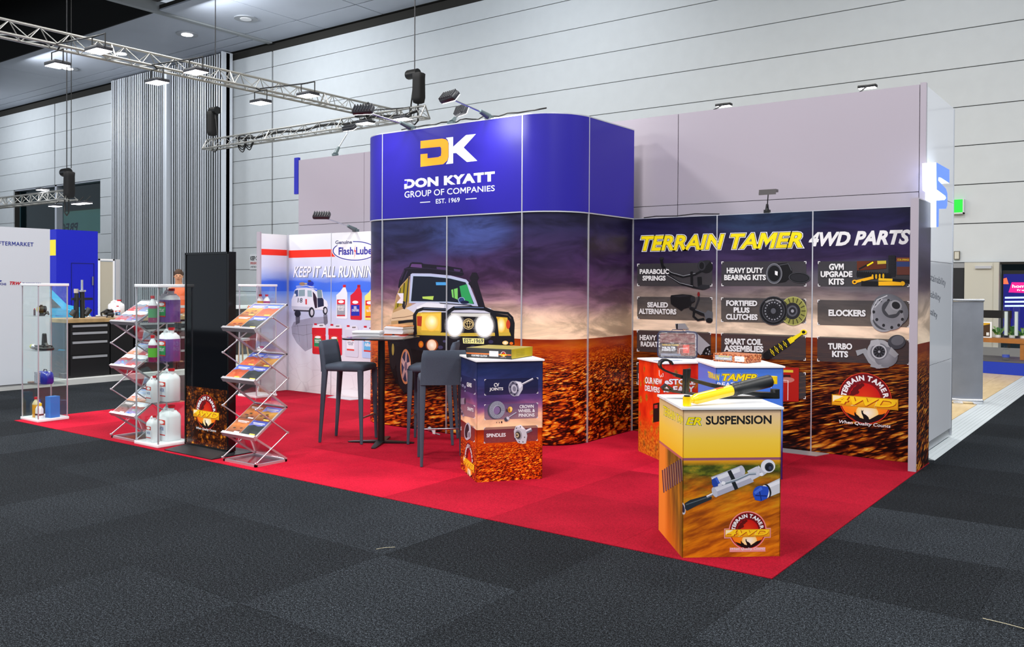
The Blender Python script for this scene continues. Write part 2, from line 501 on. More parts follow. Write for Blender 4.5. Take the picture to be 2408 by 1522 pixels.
TONE = {(-2, -1): 0.62, (-3, -1): 1.12, (-4, -1): 1.15, (-5, -1): 1.25, (-6, -1): 0.95, (0, 0): 0.7, (0, 1): 1.2, (0, 2): 0.62, (-1, -1): 0.85,
        (-8, -1): 1.3, (-9, -1): 0.8, (-7, -1): 0.75, (0, -1): 1.15, (-3, -2): 0.75, (-2, -2): 1.05, (-4, -2): 0.9, (-5, -2): 1.1, (-6, -2): 0.78, (0, 3): 0.75}
for k, (z, x, y, i, j) in enumerate(cells):
    if z < 30 and k < 285:
        o = grey_proto if k == 0 else grey_proto.copy()
        if k: link(o); o.parent = floor
        o.location = (x, y, 0)
        t = TONE.get((i, j), random.choice((0.86, 0.95, 1.04))); o.color = (t, t, t*1.02, 1)
    else:
        s = TS/2-0.001
        far_tiles.box(x-s, x+s, y-s, y+s, -0.011, 0.0)
far_tiles.build('carpet_tiles', M_GREY, floor, kind='stuff')

rc = empty('red_carpet', (TX0-4.5*TS, TY0+2*TS, 0), label='red carpet of square tiles lying under the exhibition stand', cat='carpet')
red_proto = None
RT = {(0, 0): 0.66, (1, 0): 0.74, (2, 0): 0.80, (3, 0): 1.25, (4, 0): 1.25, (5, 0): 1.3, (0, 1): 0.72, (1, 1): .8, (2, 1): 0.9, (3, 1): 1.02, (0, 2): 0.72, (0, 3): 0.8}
for i in range(9):
    for j in range(4):
        if red_proto is None:
            red_proto = tile_mesh('carpet_tile', M_RED, 0.004).build('carpet_tile', M_RED, rc); o = red_proto
        else: o = red_proto.copy(); link(o); o.parent = rc
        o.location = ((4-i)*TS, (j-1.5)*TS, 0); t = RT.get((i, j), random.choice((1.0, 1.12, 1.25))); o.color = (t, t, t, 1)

# ---- long hall wall: cladding panels in rows, joints recessed
WY = 22.0
wall_back = MB().box(-60, -12.0, WY+0.06, WY+0.3, 0, 3.96).box(-60, -12.0, WY+0.06, WY+0.3, 6.6, 11.05).box(-60, -50.0, WY+.06, WY+.3, 3.96, 6.6).box(-41.1, -12.0, WY+.06, WY+.3, 3.96, 6.6).box(-12.0, 14, WY+0.06, WY+0.3, 2.2, 11.05).build('wall_back', M_GAP, kind='structure')
xs = [-60, -45.5, -28.15, -12.0, 14]
WX0, WX1, WZ0, WZ1 = -50.0, -41.1, 3.97, 6.59       # upper window in the left part
for r in range(0, 13):
    z0 = 0.44+0.88*(r-2)-0.88*0 if False else 2.2+0.88*(r-3); z1 = z0+0.88
    if z1 <= 0: continue
    z0 = max(z0, 0.0); z1 = min(z1, 10.74)
    for a in range(4):
        x0, x1 = xs[a], xs[a+1]
        if a == 3 and z1 < 2.21: continue
        if a == 2: x1 = 14 if z1 > 2.21 else -12.0
        if a == 3: continue
        g = 0.010; gx = 0.05
        segs = [(x0, x1)]
        if a in (0, 1) and z1 > WZ0 and z0 < WZ1:
            segs = [(x0, WX0)] if a == 0 else [(WX1, x1)]
        for (p, q) in segs:
            if q-p < 0.3: continue
            MB().box(p+gx, q-gx, WY, WY+0.061, z0+g, z1-g).build('wall_panel', M_CLAD, wall_back)
# ================================================================== STAND WALLS
def outback(name, H, sky, ground, kx=1.0, u0=3.0, rock=6.0, cloud=0.5, blue=None, rocklo=0.35, seed=0.0, stretch=1.0, rough=0.34, dim=1.0, skydim=1.0):
    """printed sky over stony desert; H = horizon height in metres, UV in metres"""
    g = NB(name); uv = g.n('UVMap'); sp = g.n('SeparateXYZ'); g.put(sp.inputs[0], uv.outputs[0])
    u, v = sp.outputs[0], sp.outputs[1]
    # sky
    wob = g.noise(g.xyz(g.math('MULTIPLY', u, 0.9), g.math('MULTIPLY', v, 2.6), seed), 1.0, 4, 0.55)
    vv = g.math('ADD', v, g.math('MULTIPLY', g.math('SUBTRACT', wob, 0.5), 0.35))
    sv = g.rng(vv, H, H+1.35)
    sky_c = g.ramp(sv, sky)
    cl = g.noise(g.xyz(g.math('MULTIPLY', u, 1.1), g.math('MULTIPLY', v, 3.6), seed+4), 1.2, 6, 0.6, 0.6)
    clf = g.rng(cl, 0.36, 0.66, 1-cloud, 1+cloud, True)
    o = g.n('VectorMath', operation='SCALE'); g.put(o.inputs[0], sky_c); g.put(o.inputs['Scale'], clf); sky_c = o.outputs[0]
    if blue:
        for (bu, bv, ru, rv, bc, st) in blue:
            du = g.math('DIVIDE', g.math('SUBTRACT', u, bu), ru); dv = g.math('DIVIDE', g.math('SUBTRACT', v, bv), rv)
            dd = g.math('ADD', g.math('MULTIPLY', du, du), g.math('MULTIPLY', dv, dv))
            f = g.math('MULTIPLY', g.rng(dd, 0, 1, 1, 0, True), g.rng(cl, 0.35, 0.65, 0.15, 1.0), clamp=True)
            sky_c = g.mix(g.math('MULTIPLY', f, st), sky_c, lin(bc))
    so = g.n('VectorMath', operation='SCALE'); g.put(so.inputs[0], sky_c); g.put(so.inputs['Scale'], g.rng(sv, .12, .42, 1.0, skydim)); sky_c = so.outputs[0]
    # ground in perspective
    d = g.math('MAXIMUM', g.math('SUBTRACT', H+0.02, v), 0.012)
    X = g.math('DIVIDE', g.math('SUBTRACT', u, u0), g.math('MULTIPLY', g.math('POWER', d, 0.8), stretch)); Y = g.math('MULTIPLY', g.math('LOGARITHM', d, 2.718), 2.6)
    q = g.xyz(X, Y, seed)
    wn = g.n('TexNoise'); g.put(wn.inputs['Vector'], q); wn.inputs['Scale'].default_value = 6.0; wn.inputs['Detail'].default_value = 2
    q2 = g.n('VectorMath', operation='ADD'); g.put(q2.inputs[0], q)
    sc = g.n('VectorMath', operation='SCALE'); g.put(sc.inputs[0], wn.outputs['Color']); sc.inputs['Scale'].default_value = 0.16
    g.put(q2.inputs[1], sc.outputs[0])
    v1 = g.voro(q2.outputs[0], rock); v2 = g.voro(q2.outputs[0], rock*2.3)
    sp1 = g.n('SeparateXYZ'); g.put(sp1.inputs[0], v1.outputs['Color']); sp2 = g.n('SeparateXYZ'); g.put(sp2.inputs[0], v2.outputs['Color'])
    big = g.rng(v1.outputs['Distance'], 0.15, 0.62, 1.0, 0.0)
    sml = g.rng(v2.outputs['Distance'], 0.15, 0.62, 1.0, 0.0)
    gr = g.noise(q, 30, 3, 0.6)
    val = g.math('ADD', g.math('MULTIPLY', g.math('MULTIPLY', big, sp1.outputs[0]), 0.75), g.math('MULTIPLY', g.math('MULTIPLY', sml, sp2.outputs[1]), 0.55))
    val = g.math('MULTIPLY', val, g.rng(gr, 0.3, 0.7, 0.9, 1.45))
    # strength of the pebbles grows towards the viewer of the picture
    near = g.rng(d, 0.02, rocklo, 0.0, 1.0)
    patch = g.rng(g.noise(g.xyz(g.math('MULTIPLY', u, 1.2), g.math('MULTIPLY', v, 7.0), seed+9), 1.5, 4), 0.35, 0.65, 0.25, 0.55)
    val = g.math('ADD', g.math('MULTIPLY', val, near), g.math('MULTIPLY', patch, g.math('SUBTRACT', 1.0, near)))
    gc = g.ramp(val, ground)
    hz = g.rng(d, 0.02, 0.16, 0.75, 0.0)
    gc = g.mix(hz, gc, lin((110, 22, 6)))
    col = g.mix(g.math('LESS_THAN', v, H), sky_c, gc)
    if dim != 1.0:
        oo = g.n('VectorMath', operation='SCALE'); g.put(oo.inputs[0], col); oo.inputs['Scale'].default_value = dim; col = oo.outputs[0]
    g.put(g.b.inputs['Base Color'], col); g.b.inputs['Roughness'].default_value = rough; g.b.inputs['Specular IOR Level'].default_value = 0.22
    return g.m

SKY_T = [(0.0, (238, 208, 176)), (0.10, (236, 206, 172)), (0.20, (214, 180, 160)), (0.30, (150, 112, 128)), (0.42, (96, 62, 102)), (0.62, (70, 48, 92)), (0.85, (48, 42, 82)), (1.0, (34, 32, 62))]
GROUND = [(0.0, (30, 5, 2)), (0.10, (84, 16, 4)), (0.22, (160, 46, 6)), (0.36, (208, 84, 10)), (0.55, (228, 128, 18)), (0.8, (240, 178, 60)), (1.0, (252, 214, 120))]
GROUND_D = [(0.0, (14, 4, 2)), (0.12, (44, 12, 5)), (0.26, (96, 34, 8)), (0.42, (152, 70, 14)), (0.62, (190, 112, 26)), (1.0, (226, 176, 70))]
M_TOWER = outback('tower_print', 1.09, SKY_T, GROUND, u0=4.6, skydim=.62, rock=8, cloud=0.45, seed=1.3,
                  blue=[(2.0, 2.2, .75, .3, (96, 120, 210), .75), (1.2, 2.2, .9, .5, (60, 74, 130), .5), (0.15, 2.1, .5, .5, (90, 120, 180), .5), (0.2, 1.25, 1.0, .3, (176, 120, 92), .8)])
SKY_W = [(0.0, (226, 204, 180)), (0.14, (222, 196, 172)), (0.26, (168, 150, 140)), (0.36, (110, 96, 104)), (0.5, (66, 48, 84)), (0.7, (50, 40, 84)), (0.85, (34, 30, 70)), (1.0, (22, 22, 44))]
M_BACK = outback('back_wall_print', 1.14, SKY_W, GROUND_D, u0=5.2, skydim=.72, rock=5, cloud=0.35, seed=7.7, stretch=0.55,
                 blue=[(1.5, 2.35, .8, .25, (52, 84, 120), .6), (4.2, 2.1, .5, .3, (84, 100, 150), .4), (2.6, 1.75, .8, .2, (120, 150, 140), .35)])
def flash_mat():
    g = NB('salt_lake_print'); uv = g.n('UVMap'); sp = g.n('SeparateXYZ'); g.put(sp.inputs[0], uv.outputs[0]); u, v = sp.outputs[0], sp.outputs[1]
    w = g.noise(g.xyz(g.math('MULTIPLY', u, 1.0), g.math('MULTIPLY', v, 4.0)), 1.4, 5, 0.6)
    vv = g.math('ADD', v, g.math('MULTIPLY', g.math('SUBTRACT', w, 0.5), 0.16))
    up = g.ramp(g.rng(vv, 1.53, 2.4), [(0, (58, 110, 236)), (0.16, (66, 112, 232)), (0.24, (150, 172, 232)), (0.42, (206, 212, 236)), (0.7, (218, 224, 236)), (1, (232, 236, 240))])
    dn = g.ramp(g.rng(v, 0, 1.53), [(0, (226, 222, 226)), (0.4, (216, 216, 230)), (0.8, (196, 206, 236)), (0.93, (150, 180, 240)), (1, (96, 146, 244))])
    cr = g.voro(g.xyz(u, g.math('MULTIPLY', v, 2.0)), 3.0, 'DISTANCE_TO_EDGE')
    ck = g.math('MULTIPLY', g.rng(cr.outputs['Distance'], 0.0, 0.03, 1, 0), g.rng(v, 0.2, 0.8, 0.35, 0.0))
    dn = g.mix(ck, dn, lin((176, 170, 180)))
    g.put(g.b.inputs['Base Color'], g.mix(g.math('GREATER_THAN', v, 1.53), dn, up)); g.b.inputs['Roughness'].default_value = 0.35
    return g.m
M_FLASH = flash_mat()
def blue_mat():
    g = NB('royal_blue_print'); tc = g.n('TexCoord')
    n = g.noise(tc.outputs['Object'], 300, 2)
    g.put(g.b.inputs['Base Color'], g.mix(g.rng(n, .3, .7, 0, 1), lin((24, 8, 140)), lin((28, 11, 150))))
    g.b.inputs['Roughness'].default_value = 0.36; g.b.inputs['Specular IOR Level'].default_value = 0.5
    bp = g.n('Bump'); bp.inputs['Strength'].default_value = 0.12; bp.inputs['Distance'].default_value = 0.002
    g.put(bp.inputs['Height'], g.noise(tc.outputs['Object'], 240, 2)); g.put(g.b.inputs['Normal'], bp.outputs[0])
    return g.m
M_BLUE = blue_mat()

def sheet(name, plan, z0, z1, m, parent, thick=0.012, u0=0.0):
    """upright panel following a plan polyline; UV in metres along the polyline; the print side is on the right of the path"""
    me = bpy.data.meshes.new(name); vs = []; fs = []; us = []; n = len(plan); acc = [u0]
    for i in range(1, n): acc.append(acc[-1]+(Vector(plan[i])-Vector(plan[i-1])).length)
    nr = []
    for i in range(n):
        a = Vector(plan[max(i-1, 0)]); b = Vector(plan[min(i+1, n-1)]); d = (b-a).normalized(); nr.append(Vector((d.y, -d.x)))
    for i, p in enumerate(plan):
        q = Vector(p)-nr[i]*thick
        vs += [(p[0], p[1], z0), (p[0], p[1], z1), (q.x, q.y, z0), (q.x, q.y, z1)]
    uvs = []; F = 4*n
    for p in plan: vs += [(p[0], p[1], z0), (p[0], p[1], z1)]
    for i in range(n-1):
        a, b = 4*i, 4*i+4
        fs.append((F+2*i, F+2*i+2, F+2*i+3, F+2*i+1)); uvs += [(acc[i], z0), (acc[i+1], z0), (acc[i+1], z1), (acc[i], z1)]
        for f in ((a+2, a+3, b+3, b+2), (a+1, b+1, b+3, a+3), (a, a+2, b+2, b)):
            fs.append(f); uvs += [(acc[k//4], vs[k][2]) for k in f]
    for (a, rev) in ((0, 1), (4*n-4, 0)):
        f = (a, a+1, a+3, a+2) if rev else (a, a+2, a+3, a+1)
        fs.append(f); uvs += [(acc[k//4], vs[k][2]) for k in f]
    me.from_pydata(vs, [], fs); l = me.uv_layers.new(name='UVMap')
    l.data.foreach_set('uv', [c for t in uvs for c in t]); me.materials.append(m)
    if n > 4: me.polygons.foreach_set('use_smooth', [(i < 4*(n-1) and i % 4 == 0) for i in range(len(me.polygons))])
    o = bpy.data.objects.new(name, me); link(o); o.parent = parent
    return o
def local(pts, o): return [(p[0]-o[0], p[1]-o[1]) for p in pts]
def arc(cx, cy, r, a0, a1, n=12): return [(cx+r*math.cos(math.radians(a0+(a1-a0)*i/n)), cy+r*math.sin(math.radians(a0+(a1-a0)*i/n))) for i in range(n+1)]

FY, LXC, RXC, RAD = 7.315, -7.345, -5.33, 0.5     # fascia front plane, centres of the rounded corners
BY = 8.786                                         # back wall plane
CXL, CXR = LXC-RAD, RXC+RAD
# ---- rounded tower
tower = empty('rounded_display_tower', (-6.3, 7.9, 0), label='tall rounded tower with blue top band and desert off-road car print', cat='display tower')
TO = (-6.3, 7.9)
e = 0.004; j = 0.012                                # lower panels stand slightly behind the blue band
plans = [[(CXL+j, 8.78), (CXL+j, 8.3)], arc(LXC, FY+RAD, RAD-j, 180, 270), [(LXC, FY+j), (-6.35, FY+j)], [(-6.35, FY+j), (RXC, FY+j)],
         arc(RXC, FY+RAD, RAD-j, 270, 360), [(CXR-j, FY+RAD), (CXR-j, 8.775)]]
plans[0] = [(CXL+j, 8.78), (CXL+j, FY+RAD)]
def trim(p, t):
    a, b = Vector(p[0]), Vector(p[1]); c, d = Vector(p[-1]), Vector(p[-2])
    q = list(p); q[0] = tuple(a+(b-a).normalized()*t); q[-1] = tuple(c+(d-c).normalized()*t); return q
# u is measured so that u = 0 at the start of the left corner curve
ulen = 0.0; ustart = []
uu = -0.985
for p in plans:
    ustart.append(uu)
    uu += sum((Vector(p[i+1])-Vector(p[i])).length for i in range(len(p)-1))
for p, us in zip(plans, ustart):
    sheet('print_panel', local(trim(p, e), TO), 0.012, 2.395, M_TOWER, tower, u0=us+e)
for p in (plans[0], plans[1], [(LXC, FY+j), (RXC, FY+j)], plans[4], plans[5]):
    q = [(x, y) for x, y in p]
    # offset outwards by j for the band
    out = []
    for i, (x, y) in enumerate(q):
        a = Vector(q[max(i-1, 0)]); b = Vector(q[min(i+1, len(q)-1)]); d = (b-a).normalized(); n_ = Vector((d.y, -d.x)); out.append((x+n_.x*j, y+n_.y*j))
    sheet('blue_panel', local(trim(out, e), TO), 2.405, 3.395, M_BLUE, tower, thick=0.02)
posts = MB()
for (x, y) in ((LXC, FY), (-6.35, FY), (RXC, FY), (CXR, FY+RAD), (CXL, FY+RAD), (CXR-.01, 8.77), (CXL+.01, 8.77)):
    z1 = 3.4 if abs(x+6.35) > .01 else 2.4
    if y == FY: posts.box(x-.006-TO[0], x+.006-TO[0], y-.002-TO[1], y+.04-TO[1], 0.005, z1)
    else:
        s = 1 if x > -6 else -1
        a, b = sorted((x+s*0.002, x-s*0.04)); posts.box(a-TO[0], b-TO[0], y-.006-TO[1], y+.006-TO[1], 0.005, z1)
posts.build('frame_post', M_ALU, tower)
full = [(CXL, 8.78), (CXL, FY+RAD)]+arc(LXC, FY+RAD, RAD, 180, 270)[1:]+arc(RXC, FY+RAD, RAD, 270, 360)+[(CXR, 8.775)]
for (z0, z1, nm) in ((2.393, 2.407, 'middle_rail'), (3.393, 3.407, 'top_rail')):
    sheet(nm, local([(x, y) for x, y in full], TO), z0, z1, M_ALU, tower, thick=0.03)
top = MB(); top.prism([(x-TO[0], y-TO[1]) for x, y in arc(LXC, FY+RAD, RAD-.03, 180, 270)+arc(RXC, FY+RAD, RAD-.03, 270, 360)+[(CXR-.03, 8.74), (CXL+.03, 8.74)]], Matrix(), 3.36, 3.372)
top.build('top_cover', M_WHITE, tower)
bk = MB(); bk.box(CXL+.02-TO[0], CXR-.02-TO[0], 8.76-TO[1], 8.775-TO[1], 2.41, 3.39); bk.build('rear_panel', M_WHITE, tower)

# ---- back wall with the parts pictures
WO = (-3.3, 8.8)
bw = empty('parts_display_backdrop', (WO[0], WO[1], 0), label='dark desert print wall listing vehicle parts in grey boxes', cat='display wall')
XB = [-4.84, -3.835, -2.825, -1.835]
for a, b in zip(XB, XB[1:]):
    sheet('print_panel', local([(a+.006, BY), (b-.006, BY)], WO), 0.006, 2.395, M_BACK, bw, u0=a+4.84)
f = MB()
for x in XB[:3]: f.box(x-.006-WO[0], x+.006-WO[0], BY-.003-WO[1], BY+.04-WO[1], .005, 2.4)
f.box(XB[0]-WO[0], XB[3]-WO[0], BY+.004-WO[1], BY+.04-WO[1], 2.395, 2.402)
f.build('frame_post', M_ALU, bw)
# return wing at the right end, printed on its aisle side
MB().box(-1.835-WO[0], -1.768-WO[0], 8.385-WO[1], 8.40-WO[1], .005, 2.44).box(-1.835-WO[0], -1.77-WO[0], 8.40-WO[1], 8.90-WO[1], 2.425, 2.44).build('end_post', M_LAV, bw, label='lavender white end post')
sheet('print_panel', local([(-1.768, 8.40), (-1.768, 8.90)], WO), 0.006, 2.43, M_BACK, bw, thick=0.03, u0=3.15)
sheet('inner_panel', local([(-1.832, 8.785), (-1.832, 8.40)], WO), 0.006, 2.43, M_BACK, bw, thick=0.03, u0=3.0)

# ---- left wall (lubricant print) with its short return
FO = (-9.4, 8.8)
fl_ = empty('lubricant_display_backdrop', (FO[0], FO[1], 0), label='pale blue and white print wall with red stripe and oil bottles', cat='display wall')
XF = [-10.86, -9.87, -8.86, -7.85]
for a, b in zip(XF, XF[1:]):
    sheet('print_panel', local([(a+.006, BY), (b-.006, BY)], FO), 0.006, 2.395, M_FLASH, fl_, u0=a+12)
sheet('return_panel', local([(-10.868, 8.30), (-10.868, 8.78)], FO), 0.006, 2.395, M_FLASH, fl_, u0=0.4)
f = MB()
for x in XF: f.box(x-.006-FO[0], x+.006-FO[0], BY-.003-FO[1], BY+.04-FO[1], .005, 2.4)
f.box(-10.875-FO[0], -10.83-FO[0], 8.775-FO[1], 8.79-FO[1], .005, 2.4)
f.build('frame_post', M_ALU, fl_)
MB().box(-10.94-FO[0], -10.862-FO[0], 8.27-FO[1], 8.298-FO[1], .005, 2.42).build('end_post', M_LAV, fl_, label='pale lavender end post')

# ---- the neighbour's big pale partition behind
PO = (-6.3, 9.0)
pw = empty('tall_partition', (PO[0], PO[1], 0), label='tall pale lilac partition wall standing behind the whole stand', cat='partition wall')
PX = [-10.87, -9.41, -4.40, -1.895]
for a, b in zip(PX, PX[1:]):
    for z0, z1 in ((0.05, 2.55), (2.556, 3.57)):
        MB().box(a+.004-PO[0], b-.004-PO[0], 9.0-PO[1], 9.03-PO[1], z0, z1).build('wall_panel', M_LAV, pw)
MB().box(-1.893-PO[0], -1.84-PO[0], 9.0-PO[1], 9.05-PO[1], 0.05, 3.585).build('corner_post', M_LAV, pw)
MB().box(-10.88-PO[0], -1.86-PO[0], 9.031-PO[1], 9.05-PO[1], 0.05, 3.574).build('backing', M_GAP, pw)
M_GLOSSW = mat('glossy_white_panel', (222, 226, 234), 0.08, spec=0.7)
zz = [0.13, 0.88, 1.9, 2.55, 3.57]
for z0, z1 in zip(zz, zz[1:]):
    MB().box(-1.872-PO[0], -1.85-PO[0], 9.055-PO[1], 10.40-PO[1], z0+.004, z1-.004).build('side_panel', M_GLOSSW, pw, label='glossy white side panel')
f = MB().box(-1.868-PO[0], -1.838-PO[0], 9.03-PO[1], 9.05-PO[1], 0.05, 3.58).box(-1.875-PO[0], -1.845-PO[0], 10.40-PO[1], 10.43-PO[1], 0.05, 3.56).box(-1.874-PO[0], -1.855-PO[0], 9.05-PO[1], 10.40-PO[1], 0.05, 3.565)
f.build('edge_profile', M_SILVER, pw)
MB().box(-1.90-PO[0], -1.875-PO[0], 9.05-PO[1], 10.42-PO[1], 0.05, 3.55).build('inner_backing', M_GAP, pw)
MB().box(-11.0-PO[0], -10.9-PO[0], 9.02-PO[1], 9.06-PO[1], 3.05, 3.62).build('blue_edge', mat('royal_blue', (30, 34, 170), 0.4), pw, label='blue edge piece')
# ================================================================== PRINTS ON THE STAND WALLS
WHITE = (238, 238, 240); YEL = (250, 226, 10); INK = (16, 16, 20)
def arc_text(A, s, cx, cy, r, h, a0, a1, col, bold=0.03, widen=1.0):
    """letters along an arc, angles in degrees (0 = right, 90 = up); A.m maps x right, y down"""
    n = len(s); A.lay += 1
    for i, ch in enumerate(s):
        if ch == ' ': continue
        vs, fs = text_geo(ch, bold); x0 = min(p[0] for p in vs); x1 = max(p[0] for p in vs); y0 = min(p[1] for p in vs); y1 = max(p[1] for p in vs)
        k = h/0.72; t = math.radians(a0+(a1-a0)*i/(n-1)); P = []
        for (x, y) in vs:
            X = (x-(x0+x1)/2)*k*widen; Y = r-h/2+(y-y0)/(y1-y0)*h
            # local up = radial, local right = clockwise tangent
            px = cx+Y*math.cos(t)+X*math.sin(t); py = cy-(Y*math.sin(t)-X*math.cos(t))
            P.append(A.m(px, py))
        A.raw(P, fs, col)
def emblem(A, cu, cv, R, halo=None):
    """round sunset badge with the gold 4WD band; cu, cv, R in metres on the surface"""
    old = A.m; A.m = lambda x, y: (cu+x*R, cv-y*R)
    if halo:
        A.ell(0, 0, 1.05, 1.05, halo, n=40); A.poly([(-1.31, -.12), (1.29, -.12), (1.29, .42), (-1.31, .42)], halo)
        A.poly([(-1.0, .93), (1.0, .93), (1.0, 1.17), (-1.0, 1.17)], halo)
    A.ell(0, 0, 1.0, 1.0, (226, 60, 30), n=44).ell(0, 0, .975, .975, (140, 12, 18), n=44, edge=(104, 8, 16))
    A.ell(0, .02, .60, .62, (226, 60, 14), n=30, edge=(196, 14, 12), a0=180, a1=360)
    # tree shapes
    for (x, y, r) in ((-.42, -.2, .14), (-.34, -.34, .13), (-.22, -.45, .13), (-.1, -.52, .09), (-.5, -.08, .1), (-.3, -.22, .1)):
        A.ell(x, y, r, r*.8, (96, 10, 10), n=9, rot=x*90)
    # lower bowl
    A.ell(0, .0, .94, .95, (252, 170, 20), n=36, a0=2, a1=178, edge=(244, 120, 16))
    A.ell(.1, .56, .42, .34, (250, 246, 232), n=20, edge=(252, 214, 120))
    A.poly([(-.72, .60), (-.55, .66), (-.3, .74), (-.05, .80), (.2, .80), (.35, .70), (.5, .60), (.66, .56), (.78, .50), (.70, .66), (.5, .82), (.25, .93), (0, .965), (-.3, .91), (-.55, .77)], (24, 8, 8))
    A.poly([(-.125, .44), (-.09, .50), (-.04, .45), (-.06, .54), (-.03, .60), (.06, .64), (.15, .72), (.19, .84), (-.02, .84), (-.06, .70), (-.11, .60), (-.12, .52)], (12, 6, 6))
    A.poly([(-.38, .54), (-.35, .60), (-.31, .55), (-.33, .63), (-.26, .68), (-.19, .74), (-.16, .84), (-.34, .82), (-.37, .72), (-.385, .62)], (12, 6, 6))
    A.L(1)
    arc_text(A, 'TERRAIN', 0, 0, .80, .21, 172, 99, WHITE, .045, .98); arc_text(A, 'TAMER', 0, 0, .80, .21, 77, 12, WHITE, .045, .98)
    # gold band
    A.poly([(-1.26, -.07), (1.24, -.07), (1.24, .36), (-1.26, .36)], (206, 140, 10))
    A.quadstrip([(-1.23, -.04), (1.21, -.04)], [(-1.23, .15), (1.21, .15)], (252, 206, 40), (246, 182, 20))
    A.quadstrip([(-1.23, .15), (1.21, .15)], [(-1.23, .33), (1.21, .33)], (246, 182, 20), (222, 150, 14))
    A.poly([(-1.22, -.03), (-.8, -.03), (-1.22, .22)], (250, 236, 190)); A.poly([(-.55, .32), (-.4, .26), (-.3, .32)], (250, 230, 160))
    A.poly([(.35, .32), (.46, .05), (.46, .32)], (250, 222, 120))
    A.text('4WD', -1.16, .31, 1.17, .31, .335, (170, 62, 4), bold=.05, shear=.25)
    A.text('4WD', -1.17, .285, 1.15, .285, .325, (253, 208, 26), bold=.028, shear=.25)
    A.text('When Quality Counts', -.97, 1.10, .97, 1.10, .17, WHITE, bold=.012, shear=.2)
    A.m = old
def bottle_tall(A, x, y, w, h, body, label, cap=(200, 20, 40), words=None, band=(214, 30, 50)):
    """oil bottle with slanted shoulder, drawn in A.m coordinates: x,y = top left, y down"""
    A.poly([(x+.60*w, y), (x+.86*w, y), (x+.86*w, y+.075*h), (x+.60*w, y+.075*h)], cap)
    A.poly([(x+.62*w, y+.075*h), (x+.84*w, y+.075*h), (x+w, y+.24*h), (x+w, y+.97*h), (x+.93*w, y+h), (x+.04*w, y+.985*h), (x, y+.95*h), (x, y+.30*h), (x+.35*w, y+.20*h)], body)
    A.poly([(x+.06*w, y+.43*h), (x+.80*w, y+.43*h), (x+.80*w, y+.57*h), (x+.06*w, y+.57*h)], band)
    A.ell(x+.43*w, y+.495*h, .26*w, .045*h, WHITE, n=14)
    A.poly([(x+.06*w, y+.57*h), (x+.80*w, y+.57*h), (x+.80*w, y+.88*h), (x+.06*w, y+.88*h)], label)
    A.poly([(x+.06*w, y+.88*h), (x+.80*w, y+.88*h), (x+.80*w, y+.92*h), (x+.06*w, y+.92*h)], (196, 30, 40))
    if words: A.text(words, x+.12*w, y+.76*h, x+.74*w, y+.76*h, .15*h, WHITE, bold=.02)
def jerry(A, x, y, w, h, body, top, label, words=None, lc=WHITE):
    A.poly([(x+.16*w, y), (x+.36*w, y), (x+.36*w, y+.055*h), (x+.16*w, y+.055*h)], (196, 20, 44))
    A.poly([(x, y+.14*h), (x+.14*w, y+.055*h), (x+.4*w, y+.06*h), (x+.48*w, y+.02*h), (x+.85*w, y+.01*h), (x+.97*w, y+.06*h), (x+w, y+.14*h)], top)
    A.poly([(x, y+.14*h), (x+w, y+.14*h), (x+w, y+.34*h), (x+.97*w, y+.37*h), (x+w, y+.42*h), (x+w, y+.96*h), (x+.93*w, y+h), (x+.08*w, y+.97*h), (x+.03*w, y+.93*h), (x+.03*w, y+.36*h), (x, y+.33*h)], body)
    A.poly([(x+.55*w, y+.05*h), (x+.82*w, y+.05*h), (x+.80*w, y+.09*h), (x+.55*w, y+.09*h)], (120, 110, 112))
    A.poly([(x+.16*w, y+.36*h), (x+.70*w, y+.38*h), (x+.70*w, y+.80*h), (x+.16*w, y+.78*h)], (210, 60, 50))
    A.poly([(x+.16*w, y+.47*h), (x+.70*w, y+.49*h), (x+.70*w, y+.75*h), (x+.16*w, y+.73*h)], label)
    A.ell(x+.43*w, y+.44*h, .22*w, .04*h, WHITE, n=14)
    if words: A.text(words, x+.22*w, y+.62*h, x+.66*w, y+.63*h, .11*h, lc, bold=.02)

# ---- blue band: logo and name
A = Art((CXL, FY-.0005, 2.4), (1, 0, 0), (0, 0, 1)).crop(860, 250, 3.648)
ORG = (253, 170, 34); NW = (232, 242, 252)
A.poly([(470, 298), (655, 277), (690, 285), (706, 304), (710, 330), (710, 340), (470, 363)], ORG)
A.poly([(620, 345), (710, 330), (710, 430), (700, 465), (665, 497), (622, 436), (645, 425), (648, 400), (648, 360), (640, 348)], ORG)
A.poly([(470, 412), (530, 406), (530, 447), (622, 436), (665, 497), (470, 520)], ORG)
A.poly([(688, 270), (750, 263), (750, 347), (750, 403), (750, 490), (688, 497), (704, 468), (713, 430), (713, 320), (704, 290)], NW)
A.poly([(750, 347), (860, 247), (945, 238), (838, 356), (775, 401), (750, 403)], NW).poly([(775, 400), (838, 352), (957, 468), (868, 478)], NW)
A.text('DON KYATT', 333, 708, 1107, 643, 80, NW, h1=86, bold=.055, spacing=1.05)
A.poly([(331, 640), (356, 638), (356, 688), (331, 690)], (40, 24, 186)).poly([(331, 668), (352, 666), (352, 709), (331, 711)], NW)
A.poly([(331, 646), (356, 644), (356, 662), (331, 664)], (40, 24, 186))
A.text('GROUP OF COMPANIES', 333, 787, 1107, 727, 56, NW, h1=50, bold=.008)
A.text('EST. 1969', 602, 836, 807, 822, 40, NW, bold=.01)
A.line([(467, 826), (553, 820)], 7, NW).line([(858, 797), (951, 790)], 7, NW)
A.build('lettering', tower, label='orange and white logo with white lettering').location = (-TO[0], -TO[1], 0)

